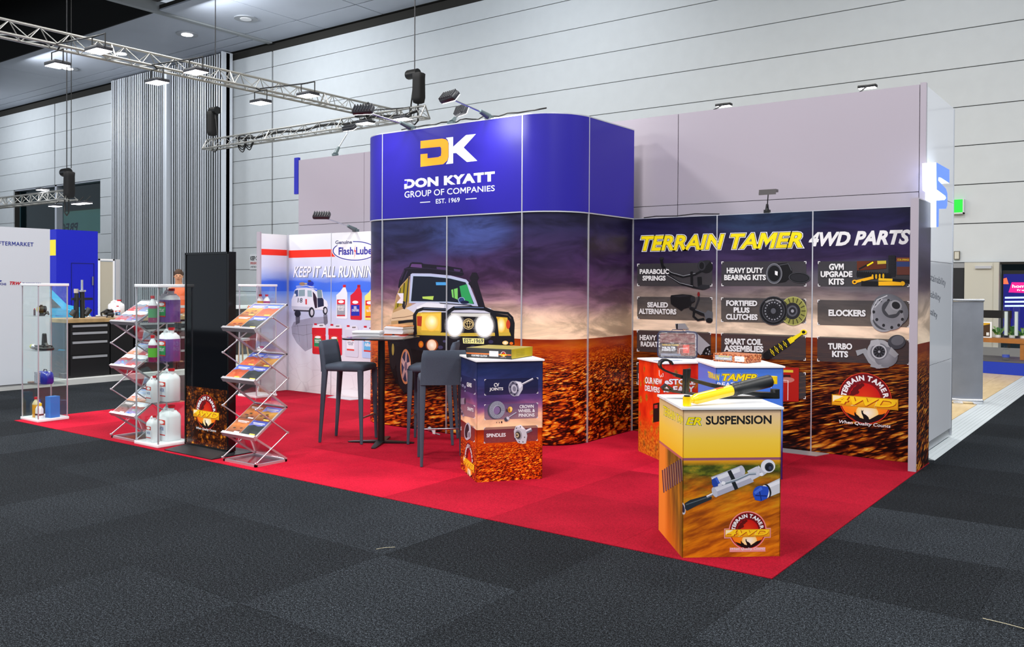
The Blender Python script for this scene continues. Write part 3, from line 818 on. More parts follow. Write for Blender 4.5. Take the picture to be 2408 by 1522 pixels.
# ---- tower: off-road car driving towards the viewer
A = Art((CXL, FY+j-.0005, 0), (1, 0, 0), (0, 0, 1)).crop(880, 590, 4.228); A.clip = (.02, 2.52, .02, 2.38)
DK = (14, 12, 22)
A.ell(520, 1180, 560, 330, (22, 6, 8), a=.93, ea=0.0, n=30)
A.ell(330, 1180, 300, 260, (14, 4, 6), a=.95, ea=0.0, n=26)
A.poly([(130, 870), (420, 850), (860, 1060), (760, 1190), (520, 1330), (300, 1420), (215, 1300), (160, 1160)], (12, 6, 10), a=.9).ell(480, 1250, 420, 200, (16, 4, 6), a=.95, ea=0.0, n=26)
# rear wheel, front wheel
A.ell(190, 1000, 36, 175, (20, 14, 18)).ell(186, 980, 12, 60, (150, 130, 60))
A.ell(300, 1130, 82, 275, (18, 14, 20), rot=-2).ell(312, 1152, 52, 175, (150, 96, 70), edge=(214, 140, 90)).ell(312, 1152, 42, 150, (50, 50, 80))
for k in range(5):
    t = math.radians(72*k-80); A.poly([(312+9*math.cos(t-1.4), 1152+34*math.sin(t-1.4)), (312+46*math.cos(t-.16), 1152+160*math.sin(t-.16)), (312+46*math.cos(t+.16), 1152+160*math.sin(t+.16)), (312+9*math.cos(t+1.4), 1152+34*math.sin(t+1.4))], (196, 160, 160))
A.ell(314, 1148, 14, 44, (110, 90, 110))
# roof rack
A.poly([(238, 365), (250, 290), (300, 175), (345, 158), (360, 122), (380, 113), (470, 117), (492, 130), (720, 150), (872, 176), (892, 236), (862, 252), (720, 238), (380, 226), (340, 262), (300, 322), (252, 372)], (18, 12, 30))
A.poly([(372, 130), (470, 134), (476, 170), (360, 160)], (92, 58, 112)).poly([(620, 160), (715, 166), (715, 190), (622, 184)], (70, 46, 92)).poly([(790, 178), (860, 188), (850, 208), (796, 200)], (70, 46, 92))
A.line([(300, 176), (520, 172), (720, 196), (880, 214)], 7, (40, 30, 56))
for q in ((262, 290, 300, 190), (285, 310, 330, 200)): A.line([(q[0], q[1]), (q[2], q[3])], 9, (50, 38, 66))
# body side
A.poly([(168, 720), (186, 600), (222, 440), (262, 350), (352, 250), (366, 520), (404, 620), (396, 830), (352, 834), (240, 790), (168, 740)], (176, 142, 98))
A.poly([(168, 700), (176, 620), (330, 560), (404, 620), (396, 700), (240, 690)], (206, 178, 146))
A.poly([(228, 470), (258, 372), (345, 270), (342, 500), (240, 560), (200, 590)], (150, 132, 30))
A.line([(300, 320), (282, 560)], 10, (40, 34, 30)).line([(262, 370), (232, 560)], 8, (40, 34, 30)).line([(345, 262), (318, 530), (300, 580)], 12, (40, 40, 50))
A.line([(176, 672), (300, 660), (398, 640)], 6, (110, 80, 60))
A.poly([(232, 422), (292, 422), (288, 525), (222, 520)], (222, 214, 226)).poly([(232, 424), (262, 470), (222, 520)], (170, 130, 100)).poly([(286, 500), (310, 505), (300, 580), (284, 575)], (30, 30, 40))
# windscreen and bonnet
A.poly([(362, 234), (378, 224), (560, 226), (760, 246), (915, 286), (940, 314), (1034, 552), (700, 520), (346, 520)], (178, 182, 214))
A.poly([(380, 244), (560, 248), (760, 268), (918, 308), (1004, 536), (730, 512), (358, 510)], (170, 186, 214))
A.poly([(388, 252), (560, 256), (756, 276), (910, 314), (994, 530), (730, 505), (366, 502)], (16, 24, 40))
A.poly([(612, 312), (712, 312), (714, 342), (616, 342)], (70, 152, 216)).poly([(766, 388), (830, 370), (832, 486), (776, 462)], (118, 196, 96)).poly([(848, 352), (922, 332), (986, 526), (900, 520), (870, 470)], (42, 150, 84))
A.poly([(478, 456), (592, 450), (584, 488), (482, 476)], (176, 206, 90)).ell(865, 488, 30, 26, (40, 60, 110)).ring(868, 490, 34, 30, 6, (150, 170, 210), n=18).line([(788, 372), (796, 470)], 8, (20, 34, 40))
A.ell(900, 512, 44, 18, (16, 26, 60))
A.poly([(318, 570), (420, 520), (560, 506), (700, 515), (1034, 550), (1160, 572), (1190, 640), (700, 640), (404, 622)], (196, 196, 214))
A.poly([(420, 560), (520, 516), (700, 530), (690, 580), (430, 584)], (222, 222, 232)).poly([(640, 515), (960, 536), (980, 548), (660, 526)], (40, 40, 50))
# snorkel
A.poly([(948, 272), (974, 216), (1018, 216), (1042, 268), (1024, 300), (1104, 560), (1034, 552), (980, 380), (938, 330), (940, 306), (966, 306)], (22, 16, 30))
# grille and lights
A.poly([(396, 640), (480, 610), (700, 612), (1190, 620), (1330, 640), (1380, 700), (1392, 860), (1395, 932), (900, 1010), (640, 1032), (240, 950), (352, 834), (390, 834)], (18, 14, 20))
A.poly([(420, 615), (668, 606), (668, 800), (640, 832), (425, 826)], (206, 168, 60)).poly([(462, 628), (660, 622), (652, 796), (470, 790)], (240, 196, 70))
A.poly([(425, 650), (476, 650), (470, 752), (428, 745)], (168, 48, 24))
A.ell(570, 712, 76, 88, (255, 246, 200), edge=(246, 190, 50)).ell(575, 700, 44, 52, (255, 252, 226), edge=(252, 230, 130))
A.poly([(1206, 655), (1325, 664), (1345, 812), (1220, 822)], (214, 170, 60)).ell(1262, 738, 42, 76, (255, 248, 210), edge=(246, 196, 60)).ell(1332, 732, 20, 46, (196, 60, 30))
A.poly([(420, 808), (900, 818), (1350, 812), (1360, 845), (900, 850), (410, 838)], (200, 170, 60))
A.poly([(760, 620), (1150, 624), (1160, 660), (770, 650)], (206, 206, 200))
for yy in (690, 730, 770): A.line([(700, yy), (1180, yy+4)], 10, (66, 62, 74))
# bumper
A.poly([(120, 846), (420, 838), (900, 850), (1392, 850), (1395, 934), (1200, 940), (860, 1080), (640, 1032), (240, 950), (140, 900)], (20, 16, 24))
for (x, y, w, c) in ((660, 960, 26, (60, 56, 90)), (700, 900, 18, (70, 66, 100)), (1160, 905, 26, (50, 46, 80)), (980, 960, 30, (60, 60, 80)), (760, 1000, 22, (80, 80, 110))): A.ell(x, y, w, w*.7, c, n=9)
A.ell(575, 938, 62, 60, (150, 70, 30)).ell(572, 938, 48, 55, (255, 250, 236), edge=(244, 200, 160)).ell(466, 930, 25, 34, (250, 170, 40), edge=(214, 90, 10))
A.ell(1304, 915, 30, 20, (255, 250, 230), edge=(240, 190, 90)).ell(1364, 920, 18, 14, (230, 110, 30))
# bull bar
A.line([(412, 836), (402, 720), (402, 640), (430, 596), (486, 576), (720, 586)], 32, (16, 20, 30)).line([(1176, 606), (1330, 622), (1370, 664), (1384, 720), (1378, 862)], 26, (16, 18, 26))
A.line([(738, 740), (732, 650), (748, 600), (792, 572), (960, 566), (1100, 576), (1172, 606), (1206, 690), (1222, 850)], 38, (14, 16, 26)).line([(402, 696), (330, 700), (240, 712)], 28, (16, 14, 22))
A.line([(490, 572), (710, 580)], 5, (90, 100, 130)).line([(800, 560), (1090, 566)], 6, (100, 120, 160))
A.L(1)
for (x, y, r1, r2) in ((800, 742, 108, 142), (1096, 748, 116, 142)):
    A.ell(x, y, r1, r2, (255, 255, 255), a=1.0, ea=0.0, n=26).ell(x, y, r1*.80, r2*.82, (255, 255, 255), a=1.0, ea=.55, n=26).ell(x, y, r1*.72, r2*.72, (252, 252, 255), n=26)
A.ring(938, 728, 54, 54, 7, (216, 190, 130)).ell(938, 728, 46, 46, (30, 20, 14)).ring(938, 728, 44, 36, 6, (224, 200, 140)).ring(938, 728, 17, 40, 5, (224, 200, 140)).ring(938, 712, 34, 14, 5, (224, 200, 140))
A.poly([(876, 862), (1098, 868), (1096, 930), (882, 924)], (30, 30, 40)).poly([(880, 866), (1094, 872), (1092, 926), (886, 920)], (236, 232, 150))
A.text('EST-1969', 896, 913, 1084, 918, 40, (24, 30, 70), bold=.012)
A.build('car_picture', tower, label='printed white off-road car with glowing lamps').location = (-TO[0], -TO[1], 0)
# ---- parts display backdrop: headline, captions and pictures
A = Art((-4.84, BY-.0005, 0), (1, 0, 0), (0, 0, 1)).crop(1480, 460, 3.344)
uvm = A.m
def title(A, *a, **k): A.text(*a, **k)
A.text('TERRAIN TAMER', 92, 436, 1362, 408, 116, YEL, h1=122, bold=.032, shear=.25, outline=((.05, WHITE), (.02, INK)))
A.text('4WD PARTS', 1410, 402, 2212, 384, 112, (228, 228, 230), h1=118, bold=.045, shear=.28)
GB = (66, 65, 68)
def grey_box(x0, x1, ya0, yb0, ya1, yb1, al=.68, col=GB):
    A.L(1)
    r = 9; n = []
    A.poly([(x0+r, ya0), (x1-r, ya1), (x1, ya1+r), (x1, yb1-r), (x1-r, yb1), (x0+r, yb0), (x0, yb0-r), (x0, ya0+r)], col, a=al)
    for (x, y, sx, sy) in ((x0, ya0, 1, 1), (x1, ya1, -1, 1), (x0, yb0, 1, -1), (x1, yb1, -1, -1)):
        A.poly([(x, y), (x+sx*18, y), (x+sx*18, y+sy*5), (x, y+sy*5)], WHITE); A.poly([(x, y), (x+sx*5, y), (x+sx*5, y+sy*20), (x, y+sy*20)], WHITE)
rows = [((62, 652, 537, 712, 528, 714), (724, 1392, 519, 712, 517, 714), (1483, 2202, 518, 714, 516, 718)),
        ((62, 652, 795, 972, 800, 986), (722, 1390, 802, 994, 812, 1006), (1480, 2202, 820, 1018, 830, 1036)),
        ((60, 642, 1056, 1226, 1074, 1256), (722, 1388, 1080, 1270, 1100, 1298), (1478, 2202, 1108, 1304, 1134, 1330)),
        ((58, 640, 1312, 1486, 1340, 1520), (722, 1388, 1352, 1560, 1392, 1600))]
for r in rows:
    for b in r: grey_box(*b)
A.L(2)
captions = []
T = lambda *a: captions.append(a)
T('PARABOLIC', 84, 618, 314, 618, 40); T('SPRINGS', 106, 670, 288, 670, 40)
T('HEAVY DUTY', 768, 612, 1056, 610, 44); T('BEARING KITS', 748, 667, 1076, 666, 44)
T('GVM', 1572, 586, 1688, 585, 50); T('UPGRADE', 1506, 643, 1756, 642, 48); T('KITS', 1570, 702, 1690, 702, 50)
T('SEALED', 143, 880, 306, 882, 42); T('ALTERNATORS', 76, 932, 372, 936, 44)
T('FORTIFIED', 764, 868, 1008, 870, 44); T('PLUS', 822, 922, 948, 924, 44); T('CLUTCHES', 762, 976, 1010, 980, 46)
T('ELOCKERS', 1568, 948, 1860, 952, 52)
T('HEAVY DUTY', 84, 1138, 340, 1142, 42); T('RADIATORS', 92, 1188, 300, 1194, 42)
T('SMART COIL', 752, 1172, 1048, 1178, 50); T('ASSEMBLIES', 746, 1226, 1056, 1234, 50)
T('TURBO', 1564, 1210, 1754, 1212, 50); T('KITS', 1596, 1270, 1722, 1274, 50)
T('ENGINE', 72, 1440, 240, 1446, 42); T('MOUNTS', 72, 1490, 250, 1497, 42)
A.L(2)
K1, K2, K3, K4 = (14, 14, 18), (34, 34, 40), (84, 86, 94), (150, 152, 160)
# leaf spring
A.line([(262, 560), (300, 620), (400, 690), (500, 720), (580, 735)], 16, K1).line([(258, 555), (320, 610), (420, 640), (520, 620), (600, 575), (640, 560)], 15, K1).line([(262, 550), (330, 605), (425, 632), (520, 612)], 4, K4)
A.line([(250, 490), (262, 555), (285, 575)], 22, K1).poly([(240, 486), (272, 486), (272, 500), (244, 506)], K2)
A.ell(605, 560, 52, 50, K1).poly([(572, 520), (612, 508), (640, 512), (600, 560)], K2).ell(570, 552, 32, 40, K3, edge=K2).ell(570, 552, 20, 28, K1)
A.line([(490, 598), (494, 722)], 20, K1).line([(552, 640), (558, 735)], 34, K1).line([(296, 625), (396, 686), (500, 712)], 4, K4).poly([(520, 725), (570, 700), (632, 705), (632, 725), (588, 742)], K2)
# bearing ring and cone
A.poly([(1120, 540), (1240, 528), (1280, 580), (1282, 630), (1230, 678), (1140, 692)], K1).ell(1140, 614, 60, 76, K2, edge=K1).ring(1140, 614, 58, 74, 8, K3).ell(1142, 614, 44, 60, K1).poly([(1146, 592), (1168, 598), (1166, 630), (1146, 622)], WHITE)
A.ring(1140, 614, 62, 80, 3, K4).line([(1180, 548), (1250, 536), (1276, 590)], 5, K3)
A.ell(1338, 646, 86, 42, K1, rot=4).ell(1338, 646, 72, 30, K2, rot=4).ring(1338, 646, 84, 40, 4, K3, rot=4)
# upgrade kit: box, springs, yellow shocks
A.poly([(1790, 516), (2020, 512), (2020, 574), (1792, 590)], (92, 40, 20)).poly([(1950, 514), (2020, 512), (2020, 536), (1952, 540)], (200, 180, 60)).line([(1806, 580), (1915, 522)], 13, K1).line([(1870, 552), (1918, 524)], 12, YEL)
A.poly([(2100, 488), (2204, 488), (2204, 624), (2104, 624)], (46, 60, 110)).poly([(2100, 488), (2204, 488), (2204, 520), (2100, 520)], (120, 60, 40)).text('COIL SPRINGS', 2110, 512, 2200, 512, 14, YEL)
A.poly([(2104, 560), (2204, 560), (2204, 624), (2104, 624)], (96, 50, 40))
for i in range(11): A.ell(2066, 478+i*14.5, 32, 6, K1, n=14)
A.poly([(2040, 470), (2092, 470), (2092, 640), (2040, 640)], K2, a=.8)
for i in range(16): A.ell(1796+i*17, 618+i*1.0, 9, 26, K1, n=12)
for i in range(8): A.ell(1900+i*14, 640-i*1, 8, 20, (220, 170, 20) if i % 2 else K1, n=12)
A.line([(1770, 680), (1880, 654), (1920, 644)], 22, (240, 176, 20)).ell(1772, 680, 20, 18, (236, 170, 20)).ell(1772, 680, 9, 8, K1)
A.line([(1824, 690), (1964, 694)], 36, K1).line([(1960, 692), (2140, 692)], 32, (244, 182, 20)).line([(1960, 660), (2070, 664)], 20, (240, 190, 30)).line([(2070, 664), (2205, 676)], 24, K1).ell(2150, 692, 18, 18, (226, 170, 20))
# alternator
A.poly([(330, 784), (420, 776), (486, 782), (516, 796), (518, 834), (490, 850), (484, 876), (430, 890), (410, 908), (380, 886), (352, 870), (328, 850), (324, 800)], K1)
A.poly([(340, 792), (440, 782), (480, 790), (400, 800)], K2).ell(500, 814, 18, 22, K2).line([(470, 876), (520, 886), (548, 812), (544, 772)], 14, K2).line([(478, 884), (560, 930), (620, 950)], 20, K1).ell(546, 776, 10, 18, (120, 20, 24))
A.line([(512, 900), (506, 950), (540, 980), (590, 970)], 18, K1).poly([(590, 930), (620, 902), (656, 916), (656, 985), (640, 1002), (606, 996)], K3).ell(630, 982, 26, 20, K1).line([(520, 896), (604, 930)], 8, K3)
# clutches
A.ell(1290, 908, 106, 114, (140, 140, 70)).ring(1290, 908, 106, 114, 8, (170, 170, 96))
for k in range(16):
    t = 2*PI*k/16; A.line([(1290+64*math.cos(t), 908+68*math.sin(t)), (1290+98*math.cos(t), 908+106*math.sin(t))], 8, (60, 58, 30))
A.ell(1284, 908, 62, 66, K2).ell(1284, 908, 40, 44, K3).ell(1284, 908, 28, 30, K2).ell(1284, 908, 12, 13, K4)
A.ell(1134, 906, 112, 114, K1).ring(1134, 906, 88, 90, 4, K3).ell(1134, 908, 78, 82, K2)
for k in range(18):
    t = 2*PI*k/18; A.line([(1134+22*math.cos(t), 908+24*math.sin(t)), (1134+62*math.cos(t), 908+66*math.sin(t))], 7, K1); A.ell(1134+64*math.cos(t), 908+68*math.sin(t), 6, 6, K4, n=8)
A.ell(1134, 908, 20, 22, K3); A.ring(1134, 906, 110, 112, 3, K3)
arc_text(A, 'TERRAIN TAMER', 1134, 908, 88, 14, 130, 50, (200, 200, 205), .0, .9)
# locker flange
A.ell(2004, 962, 108, 112, (150, 152, 158), rot=15).ell(2012, 952, 100, 106, (70, 72, 78), rot=15).ell(2056, 900, 148, 118, (120, 122, 130), rot=32, edge=(96, 98, 106)).ell(2046, 912, 132, 100, (104, 106, 114), rot=32)
A.ell(2030, 935, 140, 112, (112, 114, 122), rot=40, edge=(132, 134, 142))
for k in range(11):
    t = 2*PI*k/11+.2; x, y = 124*math.cos(t), 96*math.sin(t); r = math.radians(38); A.ell(2036+x*math.cos(r)-y*math.sin(r), 930+x*math.sin(r)+y*math.cos(r), 12, 13, (34, 34, 38), n=10)
A.line([(1912, 980), (1908, 900), (1950, 820), (2030, 786)], 8, (190, 192, 198)).line([(1930, 880), (1990, 815)], 10, (176, 178, 186)).ell(2060, 895, 76, 68, (60, 62, 68), rot=30).poly([(2010, 900), (2050, 830), (2120, 830), (2140, 880), (2100, 930), (2040, 940)], (130, 132, 138)).ell(2098, 864, 48, 40, (146, 148, 154), rot=30).ell(2098, 864, 34, 28, (30, 30, 34), rot=30)
# radiator
A.poly([(362, 1008), (440, 1006), (470, 1050), (370, 1050)], (150, 150, 156)).poly([(440, 1050), (530, 1080), (640, 1180), (560, 1256), (500, 1190)], (160, 160, 168)).poly([(600, 1196), (640, 1178), (642, 1256), (590, 1256), (575, 1236)], K1)
for (x, y) in ((618, 1210), (632, 1226), (606, 1240), (626, 1246)): A.ell(x, y, 6, 8, K4, n=8)
A.poly([(368, 1012), (384, 1008), (384, 1050), (370, 1050)], K2)
# coil-over
def along(p, q, t): return (p[0]+(q[0]-p[0])*t, p[1]+(q[1]-p[1])*t)
p, q = (1080, 1262), (1372, 1074)
A.ell(*along(p, q, .02), 34, 30, K1).line([p, along(p, q, .6)], 56, K1)
for i in range(9):
    c = along(p, q, .10+i*.057); A.ell(c[0], c[1], 9, 33-.6*i, YEL if i % 2 else K2, rot=-33, n=14)
for i in range(10):
    c = along(p, q, .07+i*.057); A.ring(c[0], c[1], 10, 37-.7*i, 4, K1, rot=-33, n=16)
A.line([along(p, q, .60), along(p, q, .72)], 44, (232, 206, 20)).line([along(p, q, .66), along(p, q, .94)], 34, (240, 220, 20), w2=20).ell(1372, 1074, 25, 20, (244, 224, 20)).ell(1372, 1074, 14, 12, K1)
# turbo
A.line([(1788, 1240), (1850, 1220), (1900, 1300), (1950, 1340), (2040, 1330)], 44, (150, 152, 158)).ell(1970, 1226, 98, 92, (132, 134, 142), edge=(164, 166, 172)).ell(2020, 1270, 92, 80, (140, 142, 150), edge=(110, 112, 120))
A.ell(1966, 1228, 70, 66, (110, 112, 120)).ring(1966, 1228, 58, 56, 9, (186, 188, 194)).ell(1966, 1228, 46, 44, (70, 72, 80))
for k in range(10):
    t = 2*PI*k/10; A.line([(1966, 1228), (1966+44*math.cos(t), 1228+42*math.sin(t))], 7, (24, 24, 28), w2=14)
A.ell(1966, 1228, 10, 10, K4).ell(2104, 1152, 70, 56, (60, 62, 70), rot=-10).ell(2110, 1140, 50, 38, (96, 98, 106), rot=-10).poly([(1900, 1140), (1960, 1130), (1976, 1170), (1890, 1190)], (170, 172, 178)).poly([(1900, 1330), (1986, 1330), (1970, 1362), (1896, 1346)], (150, 152, 158))
A.poly([(2060, 1190), (2120, 1250), (2090, 1276), (2040, 1240)], (150, 152, 158))
for (s, x0, y0, x1, y1, h) in captions: A.lay -= 1; A.text(s, x0, y0, x1, y1, h, (226, 226, 228), bold=.045)
A.L(1)
# red case picture low on the wall (partly behind the plinths)
A.poly([(1195, 1350), (1336, 1354), (1334, 1620), (1195, 1620)], (170, 26, 16)).poly([(1202, 1370), (1290, 1372), (1290, 1392), (1202, 1390)], (214, 190, 60)).poly([(1200, 1408), (1270, 1410), (1270, 1440), (1200, 1440)], (60, 20, 20))
A.ell(1240, 1450, 60, 22, (190, 120, 110)).line([(1200, 1450), (1250, 1455), (1248, 1610)], 5, WHITE)
A.L(2)
A.m = lambda x, y: (x, y)
A.crop(1930, 860, 8.952); c = A.m(930, 690); rr = A.m(1500, 690)[0]-c[0]
emblem(A, c[0], c[1], rr)
A.build('parts_pictures', bw, label='printed headline, captions and pictures of vehicle parts').location = (-WO[0], -WO[1], 0)
# keep the art on the wall up to its right end: seams drawn by the posts

# ---- left wall
A = Art((-10.86, BY-.0005, 0), (1, 0, 0), (0, 0, 1)).crop(600, 480, 3.17)
A.poly([(244, 346), (420, 341), (600, 336), (600, 392), (420, 397), (244, 402)], (236, 50, 32))
A.L(1).ell(742, 349, 170, 78, (238, 240, 244), n=40).ell(742, 349, 165, 73, (44, 48, 150), n=40).ell(742, 349, 157, 66, (240, 242, 246), n=40)
A.poly([(594, 300), (612, 268), (716, 264), (732, 284), (716, 308), (600, 308)], (240, 242, 246))
A.text('Genuine', 598, 300, 722, 296, 28, (60, 64, 110), bold=.03)
A.text('Flash', 622, 381, 732, 378, 58, (56, 54, 158), bold=.03); A.text('Lube', 752, 378, 872, 375, 58, (56, 54, 158), bold=.03)
A.poly([(748, 300), (737, 355), (744, 354), (736, 418), (752, 345), (744, 346)], (226, 40, 50))
A.crop(680, 600, 6.09)
A.L(1)
sx = 8
A.text('KEEP IT ALL RUNNING', 60+sx, 325, 1300+sx, 328, 158, (88, 96, 120), h1=176, bold=.02, shear=.26)
A.text('KEEP IT ALL RUNNING', 60, 320, 1300, 322, 158, (240, 240, 248), h1=176, bold=.018, shear=.26)
# white off-road car and its reflection on the wet salt
W1, W2, W3 = (226, 228, 240), (196, 200, 216), (40, 44, 58)
RF = (168, 166, 186)
A.poly([(66, 960), (160, 930), (350, 890), (548, 880), (556, 960), (520, 1010), (340, 980), (330, 1330), (230, 1380), (110, 1260), (40, 1130), (34, 1030)], RF, a=.55)
A.poly([(92, 880), (156, 880), (152, 970), (96, 1000)], (90, 88, 104), a=.7).poly([(490, 850), (546, 850), (552, 980), (500, 1010)], (110, 108, 124), a=.6)
A.line([(60, 1020), (300, 1000), (520, 960)], 5, (130, 126, 142), a=.5).line([(50, 1120), (200, 1150), (330, 1120)], 5, (130, 126, 142), a=.5).line([(120, 1000), (150, 1240)], 4, (130, 126, 142), a=.5).line([(250, 990), (262, 1330)], 4, (130, 126, 142), a=.5)
A.poly([(66, 560), (80, 500), (110, 478), (250, 476), (350, 492), (392, 520), (470, 500), (488, 620), (540, 660), (556, 720), (540, 770), (350, 790), (300, 810), (60, 800), (34, 770), (34, 640)], W1)
A.poly([(70, 560), (84, 506), (128, 498), (128, 590), (74, 600)], (60, 84, 130)).poly([(140, 500), (226, 494), (226, 588), (136, 592)], (140, 164, 172)).poly([(262, 504), (322, 506), (330, 600), (264, 596)], (150, 176, 186))
A.poly([(338, 520), (372, 560), (398, 620), (402, 760), (370, 760), (346, 640)], (46, 26, 44)).poly([(398, 500), (464, 496), (474, 606), (410, 612)], (126, 152, 164)).poly([(404, 616), (474, 610), (494, 640), (498, 730), (410, 752)], (30, 34, 64))
A.poly([(34, 730), (300, 742), (300, 782), (40, 776)], W2).poly([(232, 630), (256, 630), (256, 708), (234, 708)], (214, 60, 60)).ell(82, 574, 18, 22, WHITE)
A.poly([(60, 780), (300, 790), (300, 812), (70, 806)], (60, 60, 74))
A.text('18', 122, 680, 192, 682, 66, (46, 48, 60), bold=.01, shear=.1)
A.line([(104, 468), (250, 470), (400, 490)], 8, WHITE).line([(100, 448), (250, 440), (360, 458)], 8, WHITE).line([(250, 436), (380, 492)], 6, W2)
A.ell(188, 412, 42, 24, (160, 130, 100)).ell(308, 408, 44, 34, (30, 50, 170)).ell(292, 372, 26, 12, (70, 60, 70)).ell(240, 412, 20, 14, (180, 170, 150))
A.ell(122, 838, 44, 50, (34, 36, 50)).ell(322, 820, 42, 74, (28, 30, 42)).ell(326, 822, 22, 46, (196, 198, 210)).ell(516, 796, 34, 58, (28, 30, 42)).ell(520, 796, 18, 36, (200, 202, 214))
A.line([(352, 772), (490, 782)], 14, (214, 216, 226))
bottle_tall(A, 676, 426, 158, 490, (224, 230, 240), (150, 154, 166), words='BRAKE\nFLUID')
bottle_tall(A, 878, 426, 164, 505, (206, 24, 50), (30, 44, 170), cap=(170, 14, 30), words='DIESEL\nCONDITIONER')
bottle_tall(A, 1084, 436, 160, 500, (240, 226, 120), (240, 170, 30), words='OIL\nTREATMENT')
jerry(A, 328, 978, 196, 450, (204, 16, 32), (222, 222, 232), (28, 132, 84), words='RADIATOR\nCOOLANT')
jerry(A, 562, 988, 196, 452, (206, 16, 40), (222, 222, 234), (96, 186, 40), words='RADIATOR\nCOOLANT')
jerry(A, 796, 1004, 196, 462, (204, 206, 224), (214, 216, 232), (226, 228, 238), words='DISTILLED\nWATER', lc=(60, 64, 110))
jerry(A, 1040, 1014, 196, 472, (176, 200, 240), (214, 220, 240), (96, 176, 226), words='AdBlue', lc=WHITE)
A.build('oil_pictures', fl_, label='printed headline, off-road car and oil bottles').location = (-FO[0], -FO[1], 0)
A = Art((-10.867, 8.30, 0), (0, 1, 0), (0, 0, 1)).uv()
A.poly([(0, 2.075), (.475, 2.075), (.475, 2.165), (0, 2.165)], (236, 50, 32)); A.build('red_stripe', fl_).location = (-FO[0], -FO[1], 0)
# ================================================================== PLINTHS
def face_mat(name, fn, rough=0.35):
    g = NB(name); uv = g.n('UVMap'); sp = g.n('SeparateXYZ'); g.put(sp.inputs[0], uv.outputs[0])
    g.put(g.b.inputs['Base Color'], fn(g, sp.outputs[0], sp.outputs[1])); g.b.inputs['Roughness'].default_value = rough
    g.b.inputs['Specular IOR Level'].default_value = 0.35
    return g.m
def f_susp(g, u, v):
    """gold sky over blurred scrub and orange sand"""
    sky = g.ramp(g.rng(v, .60, .92), [(0, (250, 196, 30)), (.35, (250, 206, 70)), (.7, (240, 204, 140)), (1, (226, 190, 170))])
    a = g.xyz(g.math('ADD', g.math('MULTIPLY', u, 2.2), g.math('MULTIPLY', v, 1.4)), g.math('SUBTRACT', g.math('MULTIPLY', v, 13.0), g.math('MULTIPLY', u, 5.0)))
    n = g.noise(a, 1.3, 5, .6); n2 = g.noise(g.xyz(g.math('MULTIPLY', u, 9), g.math('MULTIPLY', v, 26)), 1.0, 5, .65)
    green = g.ramp(n2, [(.25, (26, 30, 16)), (.45, (66, 76, 20)), (.58, (120, 120, 30)), (.72, (196, 150, 30))])
    sand = g.ramp(n, [(.25, (88, 44, 10)), (.42, (160, 74, 8)), (.55, (214, 118, 10)), (.68, (226, 150, 20)), (.8, (150, 110, 50))])
    blot = g.rng(g.noise(g.xyz(g.math('MULTIPLY', u, 6), g.math('MULTIPLY', v, 11)), 1.0, 3), .42, .62)
    gm = g.math('MULTIPLY', g.rng(v, .28, .50, 0, 1), g.math('MAXIMUM', blot, g.rng(v, .42, .52, 0, 1)), clamp=True)
    gnd = g.mix(gm, sand, green)
    gnd = g.mix(g.rng(v, .555, .585, 0, 1), gnd, lin((230, 156, 24)))
    gnd = g.mix(g.math('MULTIPLY', g.rng(v, .585, .592, 0, 1), g.math('LESS_THAN', v, .606)), gnd, lin((150, 84, 110)))
    return g.mix(g.math('GREATER_THAN', v, .604), gnd, sky)
def f_susp_side(g, u, v):
    n = g.noise(g.xyz(g.math('MULTIPLY', u, 16), g.math('SUBTRACT', g.math('MULTIPLY', v, 3.0), g.math('MULTIPLY', u, 1.5))), 1.0, 4)
    gnd = g.ramp(n, [(.3, (60, 60, 16)), (.5, (120, 90, 20)), (.7, (196, 130, 20))])
    gnd = g.mix(g.rng(g.math('ADD', g.math('MULTIPLY', u, 1.2), v), .35, .85, 1, 0), gnd, lin((218, 112, 14)))
    gnd = g.mix(g.rng(u, .16, .26, 1, 0), gnd, lin((244, 140, 44)))
    sky = g.ramp(g.rng(v, .60, .92), [(0, (250, 190, 30)), (.4, (250, 204, 70)), (1, (226, 196, 150))])
    gnd = g.mix(g.math('MULTIPLY', g.rng(v, .585, .592, 0, 1), g.math('LESS_THAN', v, .606)), gnd, lin((190, 100, 96)))
    return g.mix(g.math('GREATER_THAN', v, .604), gnd, sky)
M_SUSP = face_mat('gold_desert_print', f_susp); M_SUSP2 = face_mat('gold_desert_side_print', f_susp_side)
SKY_C = [(0.0, (246, 206, 160)), (0.2, (236, 180, 150)), (0.3, (160, 96, 130)), (0.42, (90, 62, 120)), (0.6, (44, 50, 100)), (0.8, (30, 44, 92)), (1.0, (34, 42, 84))]
GROUND_C = [(0.0, (70, 12, 6)), (0.12, (150, 30, 6)), (0.26, (222, 66, 6)), (0.42, (240, 100, 10)), (0.62, (246, 150, 20)), (1.0, (252, 210, 70))]
M_CV = outback('blue_desert_print', 0.435, [(p*.42, c) for p, c in SKY_C], GROUND_C, u0=.9, rock=9, cloud=.3, seed=3.1, rocklo=.2, stretch=.6)
